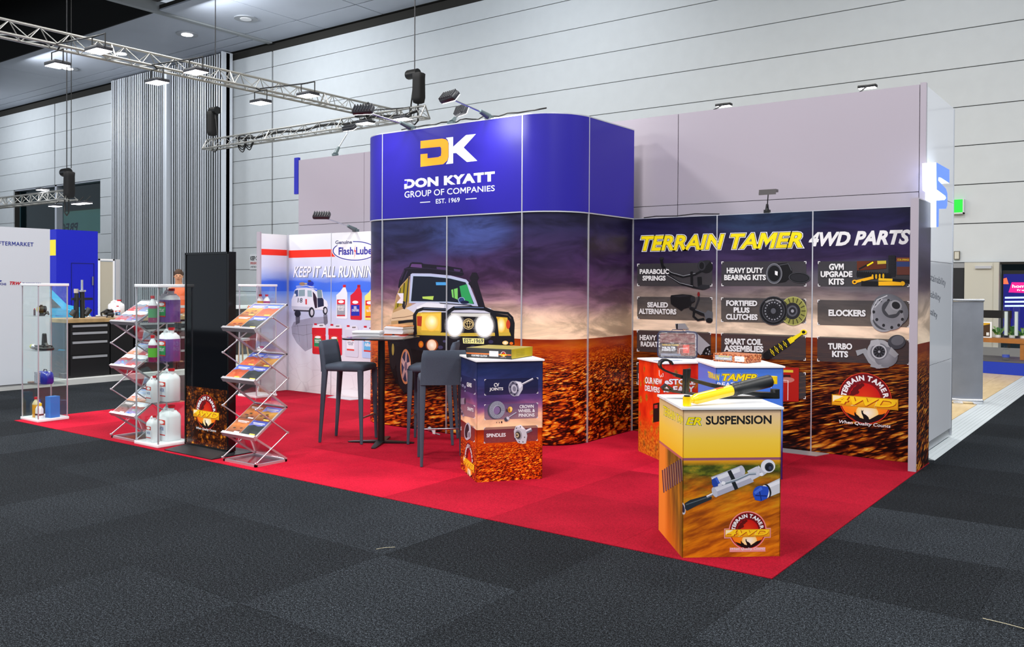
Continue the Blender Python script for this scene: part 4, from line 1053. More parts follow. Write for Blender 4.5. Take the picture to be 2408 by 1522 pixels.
def f_red(g, u, v):
    n = g.voro(g.xyz(g.math('MULTIPLY', u, 9), g.math('MULTIPLY', v, 7)), 1.6); s = g.n('SeparateXYZ'); g.put(s.inputs[0], n.outputs['Color'])
    tree = g.math('MULTIPLY', g.rng(n.outputs['Distance'], .25, .5, 1, 0), g.math('GREATER_THAN', s.outputs[0], g.rng(v, .15, .95, .1, .75)))
    tc = g.ramp(g.noise(g.xyz(u, v), 40, 3), [(.3, (90, 50, 14)), (.5, (200, 110, 20)), (.7, (226, 160, 40))])
    tc2 = g.ramp(s.outputs[1], [(0, (60, 60, 30)), (1, (200, 120, 20))])
    base = g.ramp(g.noise(g.xyz(g.math('MULTIPLY', u, 8), g.math('MULTIPLY', v, 4)), 1, 3), [(.3, (196, 24, 8)), (.6, (238, 60, 16))])
    low = g.rng(v, .12, .38, 1, 0)
    c = g.mix(g.math('MULTIPLY', low, .8), base, tc)
    return g.mix(tree, c, g.mix(.5, tc, tc2))
M_RED2 = face_mat('red_outback_print', f_red)
def f_blu(g, u, v):
    c = g.ramp(v, [(0, (70, 16, 12)), (.2, (60, 30, 90)), (.28, (70, 60, 150)), (.4, (84, 130, 220)), (.7, (66, 120, 226)), (1, (76, 128, 226))])
    n = g.noise(g.xyz(g.math('MULTIPLY', u, 30), g.math('MULTIPLY', v, 12)), 1, 3)
    return g.mix(g.math('LESS_THAN', v, g.math('MULTIPLY', n, .46)), c, lin((58, 26, 96)))
M_BLUP = face_mat('blue_sky_print', f_blu)

def plinth(name, corner, right, left, h, mR, mL, label, ov=0.012):
    """square counter: front corner on the floor, far end of the right face, far end of the left face"""
    C = Vector(corner); r = Vector(right)-C; l = Vector(left)-C
    # make it square
    ur = r.normalized(); ul = Vector((-ur.y, ur.x)); wr = r.length; wl = l.length
    ctr = C+ur*wr/2+ul*wl/2
    t = empty(name, (ctr.x, ctr.y, 0.004), label=label, cat='counter')
    o = (ctr.x, ctr.y)
    P = [C, C+ur*wr, C+ur*wr+ul*wl, C+ul*wl]
    hh = h-0.018
    for a, b, m, nm in ((P[0], P[1], mR, 'print_face'), (P[1], P[2], mR, 'print_face'), (P[2], P[3], mL, 'print_face'), (P[3], P[0], mL, 'print_face')):
        sheet(nm, local([tuple(a), tuple(b)], o), 0.0, hh, m, t, thick=0.006)
    b = MB(); T = frame((C.x-o[0], C.y-o[1], 0), (ur.x, ur.y, 0), (ul.x, ul.y, 0), (0, 0, 1))
    b.box(-ov, wr+ov, -ov, wl+ov, hh, h-0.004, T=T)
    b.build('counter_top', M_WHITE, t)
    return t, C, ur, ul, wr, wl, h, P
def face_art(pl, side):
    t, C, ur, ul, wr, wl, h, P = pl
    if side == 'R':
        A = Art((C.x, C.y, .004), (ur.x, ur.y, 0), (0, 0, 1)); A.clip = (.001, wr-.001, .002, h-.02); return A
    e_ = C+ul*wl
    A = Art((e_.x, e_.y, .004), (-ul.x, -ul.y, 0), (0, 0, 1)); A.clip = (.001, wl-.001, .002, h-.02); return A
def attach(A, name, pl, label=None):
    t = pl[0]; o = A.build(name, t, label=label); o.location = (-t.location.x, -t.location.y, -t.location.z); return o

# plinth 1: suspension
p1 = plinth('suspension_counter', (-2.333, 4.865), (-1.872, 5.259), (-2.724, 5.335), 0.915, M_SUSP, M_SUSP2, 'counter with gold desert print and black SUSPENSION lettering, nearest the camera')
A = face_art(p1, 'R').crop(1520, 800, 2.8194)
A.text('SUSPENSION', 394, 562, 830, 556, 58, (24, 24, 28), bold=.03)
A.text('ER', 262, 562, 366, 566, 50, YEL, h1=54, bold=.03, shear=.25, outline=((.055, (244, 238, 214)), (.03, (60, 50, 30))))
S1, S2, S3, S4 = (206, 206, 220), (160, 160, 180), (236, 236, 244), (30, 34, 40)
def rod(p, q, w, c1, c2, c3=None):
    A.line([p, q], w, c2)
    dx, dy = q[0]-p[0], q[1]-p[1]; L_ = math.hypot(dx, dy); nx, ny = dy/L_*w*.18, -dx/L_*w*.18
    A.line([(p[0]+nx, p[1]+ny), (q[0]+nx, q[1]+ny)], w*.42, c1)
A.ell(240, 1116, 18, 42, (200, 196, 206), rot=-12).ell(242, 1116, 11, 30, (50, 40, 60), rot=-12)
A.poly([(254, 1082), (290, 1060), (400, 1030), (434, 1040), (432, 1056), (330, 1100), (270, 1132), (256, 1118)], (36, 44, 52)).line([(262, 1092), (400, 1044)], 7, (84, 96, 104))
rod((400, 1040), (452, 1014), 18, (240, 240, 246), (130, 130, 140))
rod((448, 1010), (700, 908), 68, (214, 214, 226), (172, 172, 190)); A.ell(452, 1010, 16, 34, (190, 190, 204), rot=-22)
rod((690, 900), (762, 858), 62, (220, 220, 230), (176, 176, 194)); A.poly([(668, 868), (730, 838), (748, 850), (756, 900), (700, 930)], (206, 206, 218))
A.poly([(742, 852), (772, 838), (800, 880), (770, 902)], (196, 196, 208))
A.ell(804, 836, 46, 44, (208, 208, 220)).ell(808, 836, 46, 44, (226, 226, 236)).ell(814, 842, 30, 30, (60, 64, 76)).ell(812, 844, 23, 23, (24, 28, 40)).ell(820, 848, 10, 12, (60, 66, 90))
rod((440, 940), (640, 862), 66, (224, 224, 234), (182, 182, 200)); A.ell(636, 862, 16, 32, (190, 190, 206), rot=-20)
A.poly([(432, 925), (470, 905), (496, 940), (498, 962), (446, 976), (436, 960)], (34, 66, 160)).poly([(452, 914), (472, 906), (492, 940), (476, 952)], (60, 96, 200)).line([(470, 906), (500, 962)], 7, (214, 214, 230))
A.line([(548, 866), (578, 926)], 26, S4).line([(568, 922), (598, 990)], 26, S4)
A.line([(486, 962), (520, 950), (600, 925), (680, 888), (730, 884), (764, 886)], 17, (120, 132, 148)).line([(486, 958), (520, 945), (600, 920), (680, 884), (730, 880)], 6, (200, 208, 218)).ell(488, 962, 14, 12, S1).ell(510, 948, 14, 12, S3).ell(740, 886, 14, 14, S1).ell(762, 890, 12, 12, S3)
A.L(1)
A.poly([(790, 960), (884, 916), (884, 1012), (810, 1042)], (206, 206, 214)).poly([(796, 962), (884, 928), (884, 950), (810, 982)], (232, 232, 240)).ell(800, 1000, 26, 46, (30, 34, 48), rot=-16).ell(790, 1004, 24, 44, (230, 230, 240), rot=-16)
A.ell(756, 1016, 50, 50, (34, 74, 186)).poly([(706, 1012), (716, 986), (760, 966), (806, 972), (812, 1000), (800, 1050), (760, 1068), (720, 1060)], (36, 76, 190)).poly([(712, 1008), (760, 972), (770, 990), (722, 1022)], (70, 110, 220)).line([(722, 1030), (800, 1034)], 8, (16, 40, 120)).line([(750, 1004), (762, 1064)], 7, (16, 40, 120)).line([(800, 958), (826, 1010)], 5, (20, 20, 26))
A.L(1)
c = A.m(671, 1262); rr = (A.m(790, 1262)[0]-A.m(552, 1262)[0])/2
emblem(A, c[0], c[1], rr, halo=(230, 150, 150))
attach(A, 'print', p1, 'printed shock absorbers, badge and lettering')
A = face_art(p1, 'L').crop(1520, 800, 2.8194)
A.text('TERRAIN TAM', 112, 494, 245, 562, 62, YEL, h1=52, bold=.03, shear=.12, outline=((.05, (240, 232, 200)), (.03, (60, 50, 30))))
for i in range(9):
    x = 106+i*15; y0 = 862-i*9.5; A.line([(x, y0), (x+4, y0+70), (x+10, y0+150)], 6, (52, 40, 60)); A.line([(x+6, y0-2), (x+12, y0+70), (x+14, y0+146)], 3.5, (150, 120, 120))
attach(A, 'side_print', p1, 'printed coil spring and yellow lettering')

# plinth 2: joints and pinions
p2 = plinth('drivetrain_counter', (-4.583, 5.668), (-4.234, 6.124), (-5.06, 6.04), 1.02, M_CV, M_CV, 'counter with blue sky print listing CV joints, crown wheel and spindles')
A = face_art(p2, 'R').crop(1070, 860, 5.341)
def tint_box(x0, x1, a0, b0, a1, b1, c=(60, 56, 110), al=.45):
    A.L(1).poly([(x0, a0), (x1, a1), (x1, b1), (x0, b0)], c, a=al)
    for (x, y, sx, sy) in ((x0, a0, 1, 1), (x1, a1, -1, 1), (x0, b0, 1, -1), (x1, b1, -1, -1)):
        A.poly([(x, y), (x+sx*20, y), (x+sx*20, y+sy*6), (x, y+sy*6)], WHITE).poly([(x, y), (x+sx*6, y), (x+sx*6, y+sy*20), (x, y+sy*20)], WHITE)
tint_box(370, 1044, 172, 374, 150, 350, (26, 32, 66), .5); tint_box(368, 1042, 488, 684, 466, 660, (110, 92, 140), .55); tint_box(362, 1038, 778, 976, 748, 944, (110, 60, 80), .55)
A.L(1)
T2 = lambda s, x0, y0, x1, y1, h: A.text(s, x0, y0, x1, y1, h, WHITE, bold=.025)
T2('CV', 488, 266, 554, 264, 46); T2('JOINTS', 432, 326, 604, 320, 48)
T2('CROWN', 810, 538, 988, 532, 42); T2('WHEEL &', 792, 592, 1004, 584, 42); T2('PINIONS', 800, 646, 998, 640, 42); T2('SPINDLES', 394, 902, 636, 892, 46)
C1, C2, C3 = (150, 150, 166), (206, 206, 220), (70, 70, 84)
rod((830, 240), (980, 164), 26, (234, 234, 244), (120, 120, 140))
A.poly([(700, 210), (760, 192), (830, 206), (852, 246), (848, 300), (800, 380), (740, 384)], (186, 188, 204)).poly([(760, 200), (820, 210), (846, 250), (810, 290)], (226, 228, 240))
A.ell(738, 290, 66, 98, (150, 150, 170), rot=-8).ell(738, 290, 54, 82, (92, 92, 116), rot=-8).ell(742, 292, 36, 56, (190, 190, 206), rot=-8).ell(744, 292, 22, 34, (120, 120, 140), rot=-8)
for k in range(6):
    t = 2*PI*k/6+.3; A.ell(738+50*math.cos(t), 290+76*math.sin(t), 10, 13, (40, 40, 60), n=9)
A.ell(508, 560, 100, 112, (74, 78, 96), rot=12).ell(528, 556, 98, 110, (170, 176, 194), rot=12)
for k in range(40):
    t = 2*PI*k/40; r = math.radians(12); x, y = 96*math.cos(t), 108*math.sin(t); x2, y2 = 50*math.cos(t+.12), 58*math.sin(t+.12)
    A.line([(528+x*math.cos(r)-y*math.sin(r), 556+x*math.sin(r)+y*math.cos(r)), (528+x2*math.cos(r)-y2*math.sin(r), 556+x2*math.sin(r)+y2*math.cos(r))], 6, (60, 64, 84), w2=3)
A.ell(532, 560, 46, 54, (52, 52, 76), rot=12).ell(524, 562, 40, 50, (126, 104, 150), rot=12)
A.ell(690, 552, 28, 38, (214, 160, 50)).ell(700, 545, 20, 28, (244, 210, 120)).ell(652, 562, 12, 20, (60, 50, 60)).ell(680, 556, 12, 22, (160, 100, 30))
rod((672, 650), (770, 588), 14, (220, 220, 236), (110, 110, 130)); A.ell(650, 672, 36, 28, C1, rot=-30).ell(640, 676, 22, 26, C3, rot=-30).ell(662, 660, 16, 20, C2, rot=-30)
A.ell(586, 710, 8, 14, (30, 20, 30)).ell(556, 714, 4, 10, (70, 50, 50)).ell(522, 714, 5, 7, (80, 60, 60))
rod((870, 840), (960, 798), 50, (226, 226, 236), (110, 110, 124))
A.poly([(760, 762), (824, 742), (884, 800), (906, 880), (890, 976), (850, 984), (790, 972), (744, 900), (738, 820)], (196, 198, 208)).poly([(760, 762), (824, 742), (880, 800), (850, 800), (800, 770)], (236, 236, 244))
A.ell(796, 872, 44, 64, (150, 150, 160), rot=-10).ell(790, 874, 32, 46, (60, 54, 50), rot=-10).ell(780, 874, 20, 28, (196, 180, 140), rot=-10).ell(776, 874, 10, 14, (50, 44, 50), rot=-10)
for (x, y) in ((770, 786), (820, 770), (872, 900), (852, 958), (806, 956), (754, 918)): A.ell(x, y, 7, 9, (60, 60, 70), n=9)
attach(A, 'print', p2, 'printed chrome parts with white captions')
A = face_art(p2, 'L').crop(1070, 860, 5.341)
tint_box(24, 256, 90, 274, 170, 362, (40, 40, 84), .35); tint_box(24, 252, 404, 590, 500, 664, (130, 96, 140), .5); tint_box(20, 248, 660, 850, 768, 960, (120, 60, 70), .5)
A.L(1)
A.text('GEARS', 148, 262, 210, 276, 54, WHITE, bold=.03); A.text('SHAFTS', 158, 560, 232, 584, 44, WHITE, bold=.03); A.text('HUBS', 36, 806, 84, 816, 50, WHITE, bold=.03)
for (x, y, r) in ((42, 130, 20), (62, 180, 30), (74, 160, 16), (66, 236, 18), (100, 250, 18), (126, 270, 16), (128, 320, 10)): A.ell(x, y, r*.7, r, (150, 156, 190), n=10).ell(x-2, y, r*.3, r*.5, (70, 70, 110), n=8)
A.poly([(80, 410), (130, 404), (134, 486), (84, 488)], (150, 140, 160)).ell(126, 446, 10, 42, (60, 54, 70)).poly([(40, 412), (80, 412), (84, 484), (50, 480)], (100, 100, 120))
for k in range(7): A.line([(44+k*5, 414), (50+k*5, 480)], 2, (200, 200, 214))
A.line([(40, 510), (110, 640)], 24, (170, 160, 180)).line([(60, 540), (74, 570)], 26, (70, 60, 80)).line([(84, 590), (96, 616)], 26, (80, 70, 90))
A.ell(160, 826, 42, 112, (190, 188, 200), rot=4).ell(152, 822, 26, 88, (34, 30, 40), rot=4).ell(180, 870, 22, 52, (196, 190, 200)).ell(180, 870, 14, 38, (130, 126, 140))
c = A.m(175, 1220); rr = (A.m(240, 1220)[0]-A.m(110, 1220)[0])/2/1.15
emblem(A, c[0], c[1]+.01, rr*.98)
attach(A, 'side_print', p2, 'printed gears, shafts and hubs with captions')

# plinth 3 (red) and 4 (blue)
p3 = plinth('online_store_counter', (-3.754, 7.41), (-3.412, 7.866), (-4.195, 7.739), 0.93, M_RED2, M_RED2, 'red outback print counter with white store lettering, behind the nearest counter')
A = face_art(p3, 'R').crop(1490, 700, 5.8528)
A.text('eSTORE', 426, 1196, 850, 1200, 78, WHITE, bold=.04, outline=((.055, (150, 30, 16)),))
A.text('IS EASY', 412, 1304, 840, 1300, 84, WHITE, bold=.04, outline=((.055, (150, 30, 16)),))
attach(A, 'print', p3, 'white printed lettering')
A = face_art(p3, 'L').crop(1490, 700, 5.8528)
A.text('OUR NEW', 158, 1184, 392, 1200, 96, WHITE, h1=78, bold=.035, outline=((.05, (150, 30, 16)),))
A.text('DELIVERS', 156, 1282, 360, 1316, 80, WHITE, bold=.035, outline=((.05, (150, 30, 16)),))
A.line([(352, 1000), (354, 1070), (370, 1098), (384, 1060), (388, 1090), (410, 1088), (404, 1040)], 9, WHITE)
A.poly([(270, 1462), (372, 1440), (372, 1700), (270, 1720)], (20, 14, 16)).poly([(286, 1480), (330, 1472), (330, 1522), (286, 1528)], (190, 40, 40))
attach(A, 'side_print', p3, 'white printed lettering and hand sign')
p4 = plinth('bearing_counter', (-3.05, 6.99), (-2.605, 7.36), (-3.42, 7.43), 0.97, M_BLUP, M_BLUP, 'blue sky print counter with yellow outlined lettering and brown box on top')
A = face_art(p4, 'R').crop(1490, 700, 5.8528)
A.text('TAMER', 1218, 1146, 1700, 1150, 96, YEL, bold=.04, shear=.25, outline=((.07, WHITE), (.05, (30, 40, 80))))
A.text('N', 1134, 1140, 1180, 1142, 84, YEL, bold=.04, shear=.2, outline=((.07, WHITE), (.05, (30, 40, 80))))
A.text('READY TO RUN', 1150, 1232, 1900, 1240, 66, (236, 240, 252), bold=.03)
attach(A, 'print', p4, 'yellow and white printed lettering')
A = face_art(p4, 'L').crop(1490, 700, 5.8528)
A.text('TERRAI', 1022, 1092, 1130, 1134, 78, YEL, bold=.03, shear=.1, outline=((.05, WHITE), (.03, (30, 40, 80))))
attach(A, 'side_print', p4, 'yellow printed lettering')

# ---------------------------------------------------------------- things lying on the plinths
def carton(name, c, ux, sx, sy, h, z, top, front, side, label, group=None, prints=None):
    u = Vector((ux[0], ux[1])).normalized(); w = Vector((-u.y, u.x))
    t = empty(name, (c[0], c[1], z), math.atan2(u.y, u.x), label, 'box', group)
    b = MB(); b.mat(0).box(-sx/2, sx/2, -sy/2, sy/2, 0, h*.86)
    b.build('tray', [side], t)
    b = MB(); b.box(-sx/2-.003, sx/2+.003, -sy/2-.003, sy/2+.003, h*.12, h)
    b.build('lid', top, t)
    A = Art((-sx/2-.003, -sy/2-.0034, 0), (1, 0, 0), (0, 0, 1)); prints(A, sx, h); A.build('front_print', t)
    A = Art((sx/2+.0034, -sy/2-.003, 0), (0, 1, 0), (0, 0, 1)); prints(A, sy, h, True); A.build('end_print', t)
    return t
M_GOLD = mat('dull_gold_card', (150, 136, 60), .4, noise=.15, nscale=14); M_DGREY = mat('dark_grey_card', (70, 68, 66), .35)
def pr_clutch(A, w, h, end=False):
    if end:
        A.poly([(0, h*.06), (w, h*.06), (w, h), (0, h)], (176, 156, 20)); A.L(1)
        for k in range(5): A.text('clutch kit parts and fitting notes', .08, h*(.78-.14*k), w*.6, h*(.78-.14*k), -h*.09, (70, 60, 20))
        return
    A.poly([(0, h*.06), (w, h*.06), (w, h), (0, h)], (60, 58, 58)).poly([(0, h*.38), (w, h*.38), (w, h*.50), (0, h*.50)], (230, 120, 60)); A.L(1)
    A.text('FORTIFIED CLUTCH', w*.12, h*.14, w*.47, h*.14, -h*.18, WHITE, bold=.02, shear=.2)
    A.poly([(w*.52, h*.22), (w*.72, h*.22), (w*.72, h*.76), (w*.52, h*.76)], WHITE); A.L(1).text('CLUTCH KIT', w*.55, h*.56, w*.69, h*.56, -h*.1, (60, 60, 60))
    emblem(A, w*.83, h*.48, h*.32)
cc = p2[1]+p2[2]*.27+p2[3]*.36
q1 = atz(1101, 838, 1.025); q2 = atz(1206, 843, 1.025); q3 = atz(1249, 838, 1.025)
ux = (Vector((q2.x, q2.y))-Vector((q1.x, q1.y))); uy = (Vector((q3.x, q3.y))-Vector((q2.x, q2.y)))
cx_ = (q1.x+q3.x)/2; cy_ = (q1.y+q3.y)/2
CLW = ux.length
carton('clutch_box', (cx_, cy_), ux, CLW, .40, .085, 1.0205, M_GOLD, M_DGREY, M_DGREY, 'flat black and yellow clutch carton on the blue sky counter', prints=pr_clutch)
def speckle():
    g = NB('orange_rock_card'); tc = g.n('TexCoord'); v = g.voro(tc.outputs['Object'], 110); s = g.n('SeparateXYZ'); g.put(s.inputs[0], v.outputs['Color'])
    g.put(g.b.inputs['Base Color'], g.ramp(s.outputs[0], [(0, (90, 36, 20)), (.4, (150, 66, 36)), (.8, (206, 120, 66)), (1, (230, 170, 120))])); g.b.inputs['Roughness'].default_value = .4
    return g.m
M_ROCKC = speckle()
def pr_bear(A, w, h, end=False):
    if end: return
    A.poly([(w*.06, h*.22), (w*.58, h*.22), (w*.58, h*.80), (w*.06, h*.80)], (150, 150, 156)); A.L(1).text('HEAVY DUTY BEARING KIT', w*.10, h*.36, w*.55, h*.36, -h*.14, WHITE, bold=.01); A.text('TERRAIN TAMER', w*.16, h*.60, w*.50, h*.60, -h*.14, (214, 196, 60), bold=.02, shear=.2)
    A.poly([(w*.66, h*.18), (w*.94, h*.18), (w*.94, h*.82), (w*.66, h*.82)], (236, 236, 238)); A.L(1)
    for k in range(7): A.poly([(w*(.69+k*.018), h*.30), (w*(.698+k*.018), h*.30), (w*(.698+k*.018), h*.5), (w*(.69+k*.018), h*.5)], INK)
q1 = atz(1686, 849, .975); q2 = atz(1765, 855, .975)
carton('bearing_kit_box', ((q1.x+q2.x)/2-.02, (q1.y+q2.y)/2+.13), (q2.x-q1.x, q2.y-q1.y), (q2-q1).length, .24, .072, .9705, M_ROCKC, M_ROCKC, M_ROCKC, 'long brown speckled carton on the blue sky counter by the back wall', prints=pr_bear)

# clear zip bag with the filter kit
bl = atz(1547, 840, .935); br = atz(1639, 842, .935)
uu_ = Vector((br.x-bl.x, br.y-bl.y)); bw_ = uu_.length; bh = .255
bag = empty('filter_kit_bag', ((bl.x+br.x)/2, (bl.y+br.y)/2, .936), math.atan2(uu_.y, uu_.x), 'clear vinyl zip bag holding an air filter kit on the red counter', 'bag')
def rr_(w, h, r, n=6):
    P = []
    for (cx, cy, a0) in ((w/2-r, h-r, 0), (-w/2+r, h-r, 90), (-w/2+r, r, 180), (w/2-r, r, 270)):
        for i in range(n+1):
            a = math.radians(a0+90*i/n); P.append((cx+r*math.cos(a), cy+r*math.sin(a)))
    return P
XZ = lambda y: Matrix(((1, 0, 0, 0), (0, 0, -1, y), (0, 1, 0, 0), (0, 0, 0, 1)))
b = MB(); b.prism([(x, z+.012) for x, z in rr_(bw_-.04, bh-.03, .02)], XZ(0), -.03, .05)
b.build('filter_pack', mat('brown_filter', (120, 52, 44), .5, noise=.2, nscale=20), bag)
A = Art((-bw_/2+.02, -.0505, .012), (1, 0, 0), (0, 0, 1)); w, h = bw_-.04, bh-.03
A.poly([(0, .0), (w, .0), (w, h*.60), (0, h*.60)], (56, 26, 22)).poly([(w*.5, h*.05), (w, h*.05), (w, h*.55), (w*.5, h*.55)], (130, 50, 24)); A.L(1)
A.text('TERRAIN TAMER', w*.06, h*.47, w*.55, h*.47, -h*.07, (230, 190, 70), bold=.03); A.text('AIR FILTER\nINSERT KIT', w*.06, h*.24, w*.46, h*.24, -h*.19, WHITE, bold=.03)
A.poly([(w*.66, h*.16), (w*.84, h*.16), (w*.84, h*.52), (w*.66, h*.52)], (226, 60, 20)).line([(w*.56, h*.12), (w*.56, h*.36), (w*.80, h*.38)], .004, WHITE); A.poly([(w*.03, h*.03), (w*.6, h*.03), (w*.6, h*.13), (w*.03, h*.13)], (110, 110, 130))
A.build('card', bag, label='printed card')
def wrap_mat():
    g = NB('clear_vinyl'); g.nt.nodes.remove(g.b); out = [n for n in g.nt.nodes if n.type == 'OUTPUT_MATERIAL'][0]
    tr = g.n('BsdfTransparent'); tr.inputs[0].default_value = (.93, .93, .97, 1); gl = g.n('BsdfGlossy'); gl.inputs['Roughness'].default_value = .12
    tc = g.n('TexCoord'); n = g.noise(tc.outputs['Object'], 26, 3, .6, 1.2); bp = g.n('Bump'); bp.inputs['Strength'].default_value = 1.0; bp.inputs['Distance'].default_value = .02
    g.put(bp.inputs['Height'], n); g.put(gl.inputs['Normal'], bp.outputs[0]); mx = g.n('MixShader'); mx.inputs[0].default_value = .2
    g.nt.links.new(tr.outputs[0], mx.inputs[1]); g.nt.links.new(gl.outputs[0], mx.inputs[2]); g.nt.links.new(mx.outputs[0], out.inputs[0]); return g.m
b = MB()
P = rr_(bw_, bh, .035)
b.loft([[(x*.96, -.058, z*.97+.004) for x, z in P], [(x, -.05, z) for x, z in P], [(x, .05, z) for x, z in P], [(x*.96, .058, z*.97+.004) for x, z in P]])
b.build('vinyl_cover', wrap_mat(), bag)
b = MB(); b.tube([(x, -.052, z) for x, z in P], .005, closed=True, n=6).tube([(x, .052, z) for x, z in P], .005, closed=True, n=6)
b.tube([(-.06, 0, bh), (-.05, 0, bh+.02), (.05, 0, bh+.02), (.06, 0, bh)], .004, n=6)
b.build('piping', mat('navy_piping', (30, 34, 70), .5), bag)

# gas shock absorber and leaf spring on the nearest plinth
t1 = p1[0]; C = p1[1]; ur = p1[2]; ul = p1[3]; TZ = .915
def vplane(off):
    o = C+ul*off
    return Vector((o.x, o.y, 0)), Vector((-ul.x, -ul.y, 0))
def vp(x, y, off):
    o, n = vplane(off); return onP(1490+x/5.8528, 700+y/5.8528, o, n)
M_YEL = mat('yellow_enamel', (250, 208, 0), .28, coat=.5); M_RUB = mat('black_rubber', (26, 28, 30), .45); M_SPR = mat('black_painted_steel', (18, 19, 21), .3, spec=.6, coat=.3)
a = vp(735, 1412, .05); e_ = vp(1925, 1135, .26)
base = Vector((a.x, a.y, TZ))
sh = empty('shock_absorber', base, label='yellow shock absorber with black dust boot lying on the nearest counter', cat='shock absorber')
D0 = Vector((a.x, a.y, TZ+.030))-base; d = (Vector((e_.x, e_.y, e_.z))-base-D0); L_ = d.length; dn_ = d.normalized()
pt = lambda t: D0+d*t
sd = dn_.cross(Vector((0, 0, 1))).normalized()
b = MB(); b.cyl(D0-Vector((0, 0, .028)), D0+Vector((0, 0, .028)), .026, n=18).cyl(pt(.03), pt(.10), .017, .020).cyl(pt(.06), pt(.10), .022, .033, n=20).cyl(pt(.10), pt(.54), .033, n=24)
b.build('yellow_body', M_YEL, sh, label='yellow enamelled tube')
b = MB(); b.cyl(D0-Vector((0, 0, .030)), D0+Vector((0, 0, .036)), .019, n=16); b.build('bush', M_RUB, sh)
b = MB()
prof = [.034, .040, .033, .041, .033, .041, .034, .041, .036, .041, .041, .0405, .0405, .039, .030]
ts = [.50, .52, .53, .545, .555, .57, .58, .595, .61, .63, .80, .93, .94, .955, .96]
b.tube([pt(t) for t in ts], prof, n=22); b.build('dust_boot', M_RUB, sh, label='ribbed black boot')
b = MB(); b.cyl(pt(.955), pt(.99), .022, n=16).cyl(pt(1.0)-Vector((0, 0, .024)), pt(1.0)+Vector((0, 0, .024)), .024, n=18); b.build('top_eye', M_YEL, sh, label='yellow eye')
b = MB(); b.box(-.028, .028, -.013, .013, 0, .0045, T=frame(pt(.36)+Vector((0, 0, .029)), dn_, sd, sd.cross(dn_)*-1 if sd.cross(dn_).z < 0 else sd.cross(dn_))); b.build('sticker', mat('red_sticker', (220, 90, 40), .4), sh)
# leaf spring
ls = empty('leaf_spring', (C.x+ur.x*.2+ul.x*.4, C.y+ur.y*.2+ul.y*.4, TZ), label='black parabolic leaf spring with curled eye lying across the nearest counter', cat='leaf spring')
o_ = Vector(ls.location)
OFF = .40
def leaf(pts, w, t, off=OFF):
    """ribbon of width w (across the spring) and thickness t along points in the spring's plane"""
    Q = [vp(x, y, off)-o_ for x, y in pts]
    for q in Q: q.z = max(q.z, t/2+.001)
    n = len(Q); rings = []
    wv = Vector((ul.x, ul.y, 0))
    for i, q in enumerate(Q):
        dd = (Q[min(i+1, n-1)]-Q[max(i-1, 0)]).normalized(); nn = dd.cross(wv).normalized()
        rings.append([tuple(q-wv*w/2-nn*t/2), tuple(q+wv*w/2-nn*t/2), tuple(q+wv*w/2+nn*t/2), tuple(q-wv*w/2+nn*t/2)])
    return rings
curl = [(440+86*math.cos(math.radians(a_)), 925+68*math.sin(math.radians(a_))) for a_ in range(330, 90, -20)]
curl = [(526, 918), (505, 880), (460, 858), (410, 858), (368, 885), (356, 930), (372, 968), (420, 1000)]
b = MB(); b.loft(leaf(curl+[(520, 1040), (700, 1090), (860, 1140), (1040, 1186), (1240, 1226), (1460, 1290), (1700, 1312), (1960, 1322)], .065, .013), smooth=False); b.build('main_leaf', M_SPR, ls)
b = MB(); b.loft(leaf([(560, 1072), (700, 1112), (860, 1160), (1040, 1212), (1240, 1256), (1460, 1310), (1700, 1338), (1960, 1350)], .065, .012), smooth=False); b.build('second_leaf', M_SPR, ls)
b = MB(); b.loft(leaf([(400, 1262), (560, 1290), (760, 1318), (1000, 1346), (1300, 1374), (1600, 1392), (1960, 1398)], .065, .013), smooth=False)
b.loft(leaf([(384, 1250), (440, 1200), (500, 1240), (530, 1262)], .05, .014), smooth=False); b.build('helper_leaf', M_SPR, ls)
b = MB(); b.loft(leaf([(1000, 1370), (1300, 1392), (1600, 1404), (1950, 1408)], .065, .012), smooth=False); b.build('bottom_leaf', M_SPR, ls)
b = MB()
for off in (OFF-.045, OFF+.04):
    b.cyl(vp(735, 985, off)-o_, vp(712, 1320, off)-o_, .011, n=8)
    q0 = vp(735, 985, off)-o_; q1 = vp(712, 1320, off)-o_
    b.loft([[tuple(q0+Vector((ur.x, ur.y, 0))*s_*.026+Vector((ul.x, ul.y, 0))*k_*.004) for s_, k_ in ((-1, -1), (1, -1), (1, 1), (-1, 1))], [tuple(q1+Vector((ur.x, ur.y, 0))*s_*.022+Vector((ul.x, ul.y, 0))*k_*.004) for s_, k_ in ((-1, -1), (1, -1), (1, 1), (-1, 1))]], smooth=False)
q0 = vp(735, 995, OFF-.045)-o_; q1 = vp(775, 985, OFF+.04)-o_; b.cyl(q0, q1, .007)
b.build('rebound_clip', M_SPR, ls)
b = MB()
q = vp(1945, 1262, OFF)-o_; q2 = vp(1945, 1425, OFF)-o_; b.cyl(q, (q2.x, q2.y, 0.0), .03, n=12); b.build('centre_bolt_block', M_SPR, ls)
# flat leaflets on the red counter
fl2 = atz(1566, 847, .934)
MB().rbox(-.13, .13, -.05, .05, 0, .004, .004).build('leaflet', mat('grey_leaflet', (150, 160, 180), .3), label='flat leaflet lying under the clear bag on the red counter', cat='leaflet', loc=(fl2.x+.03, fl2.y-.02, .9302), rz=.9)
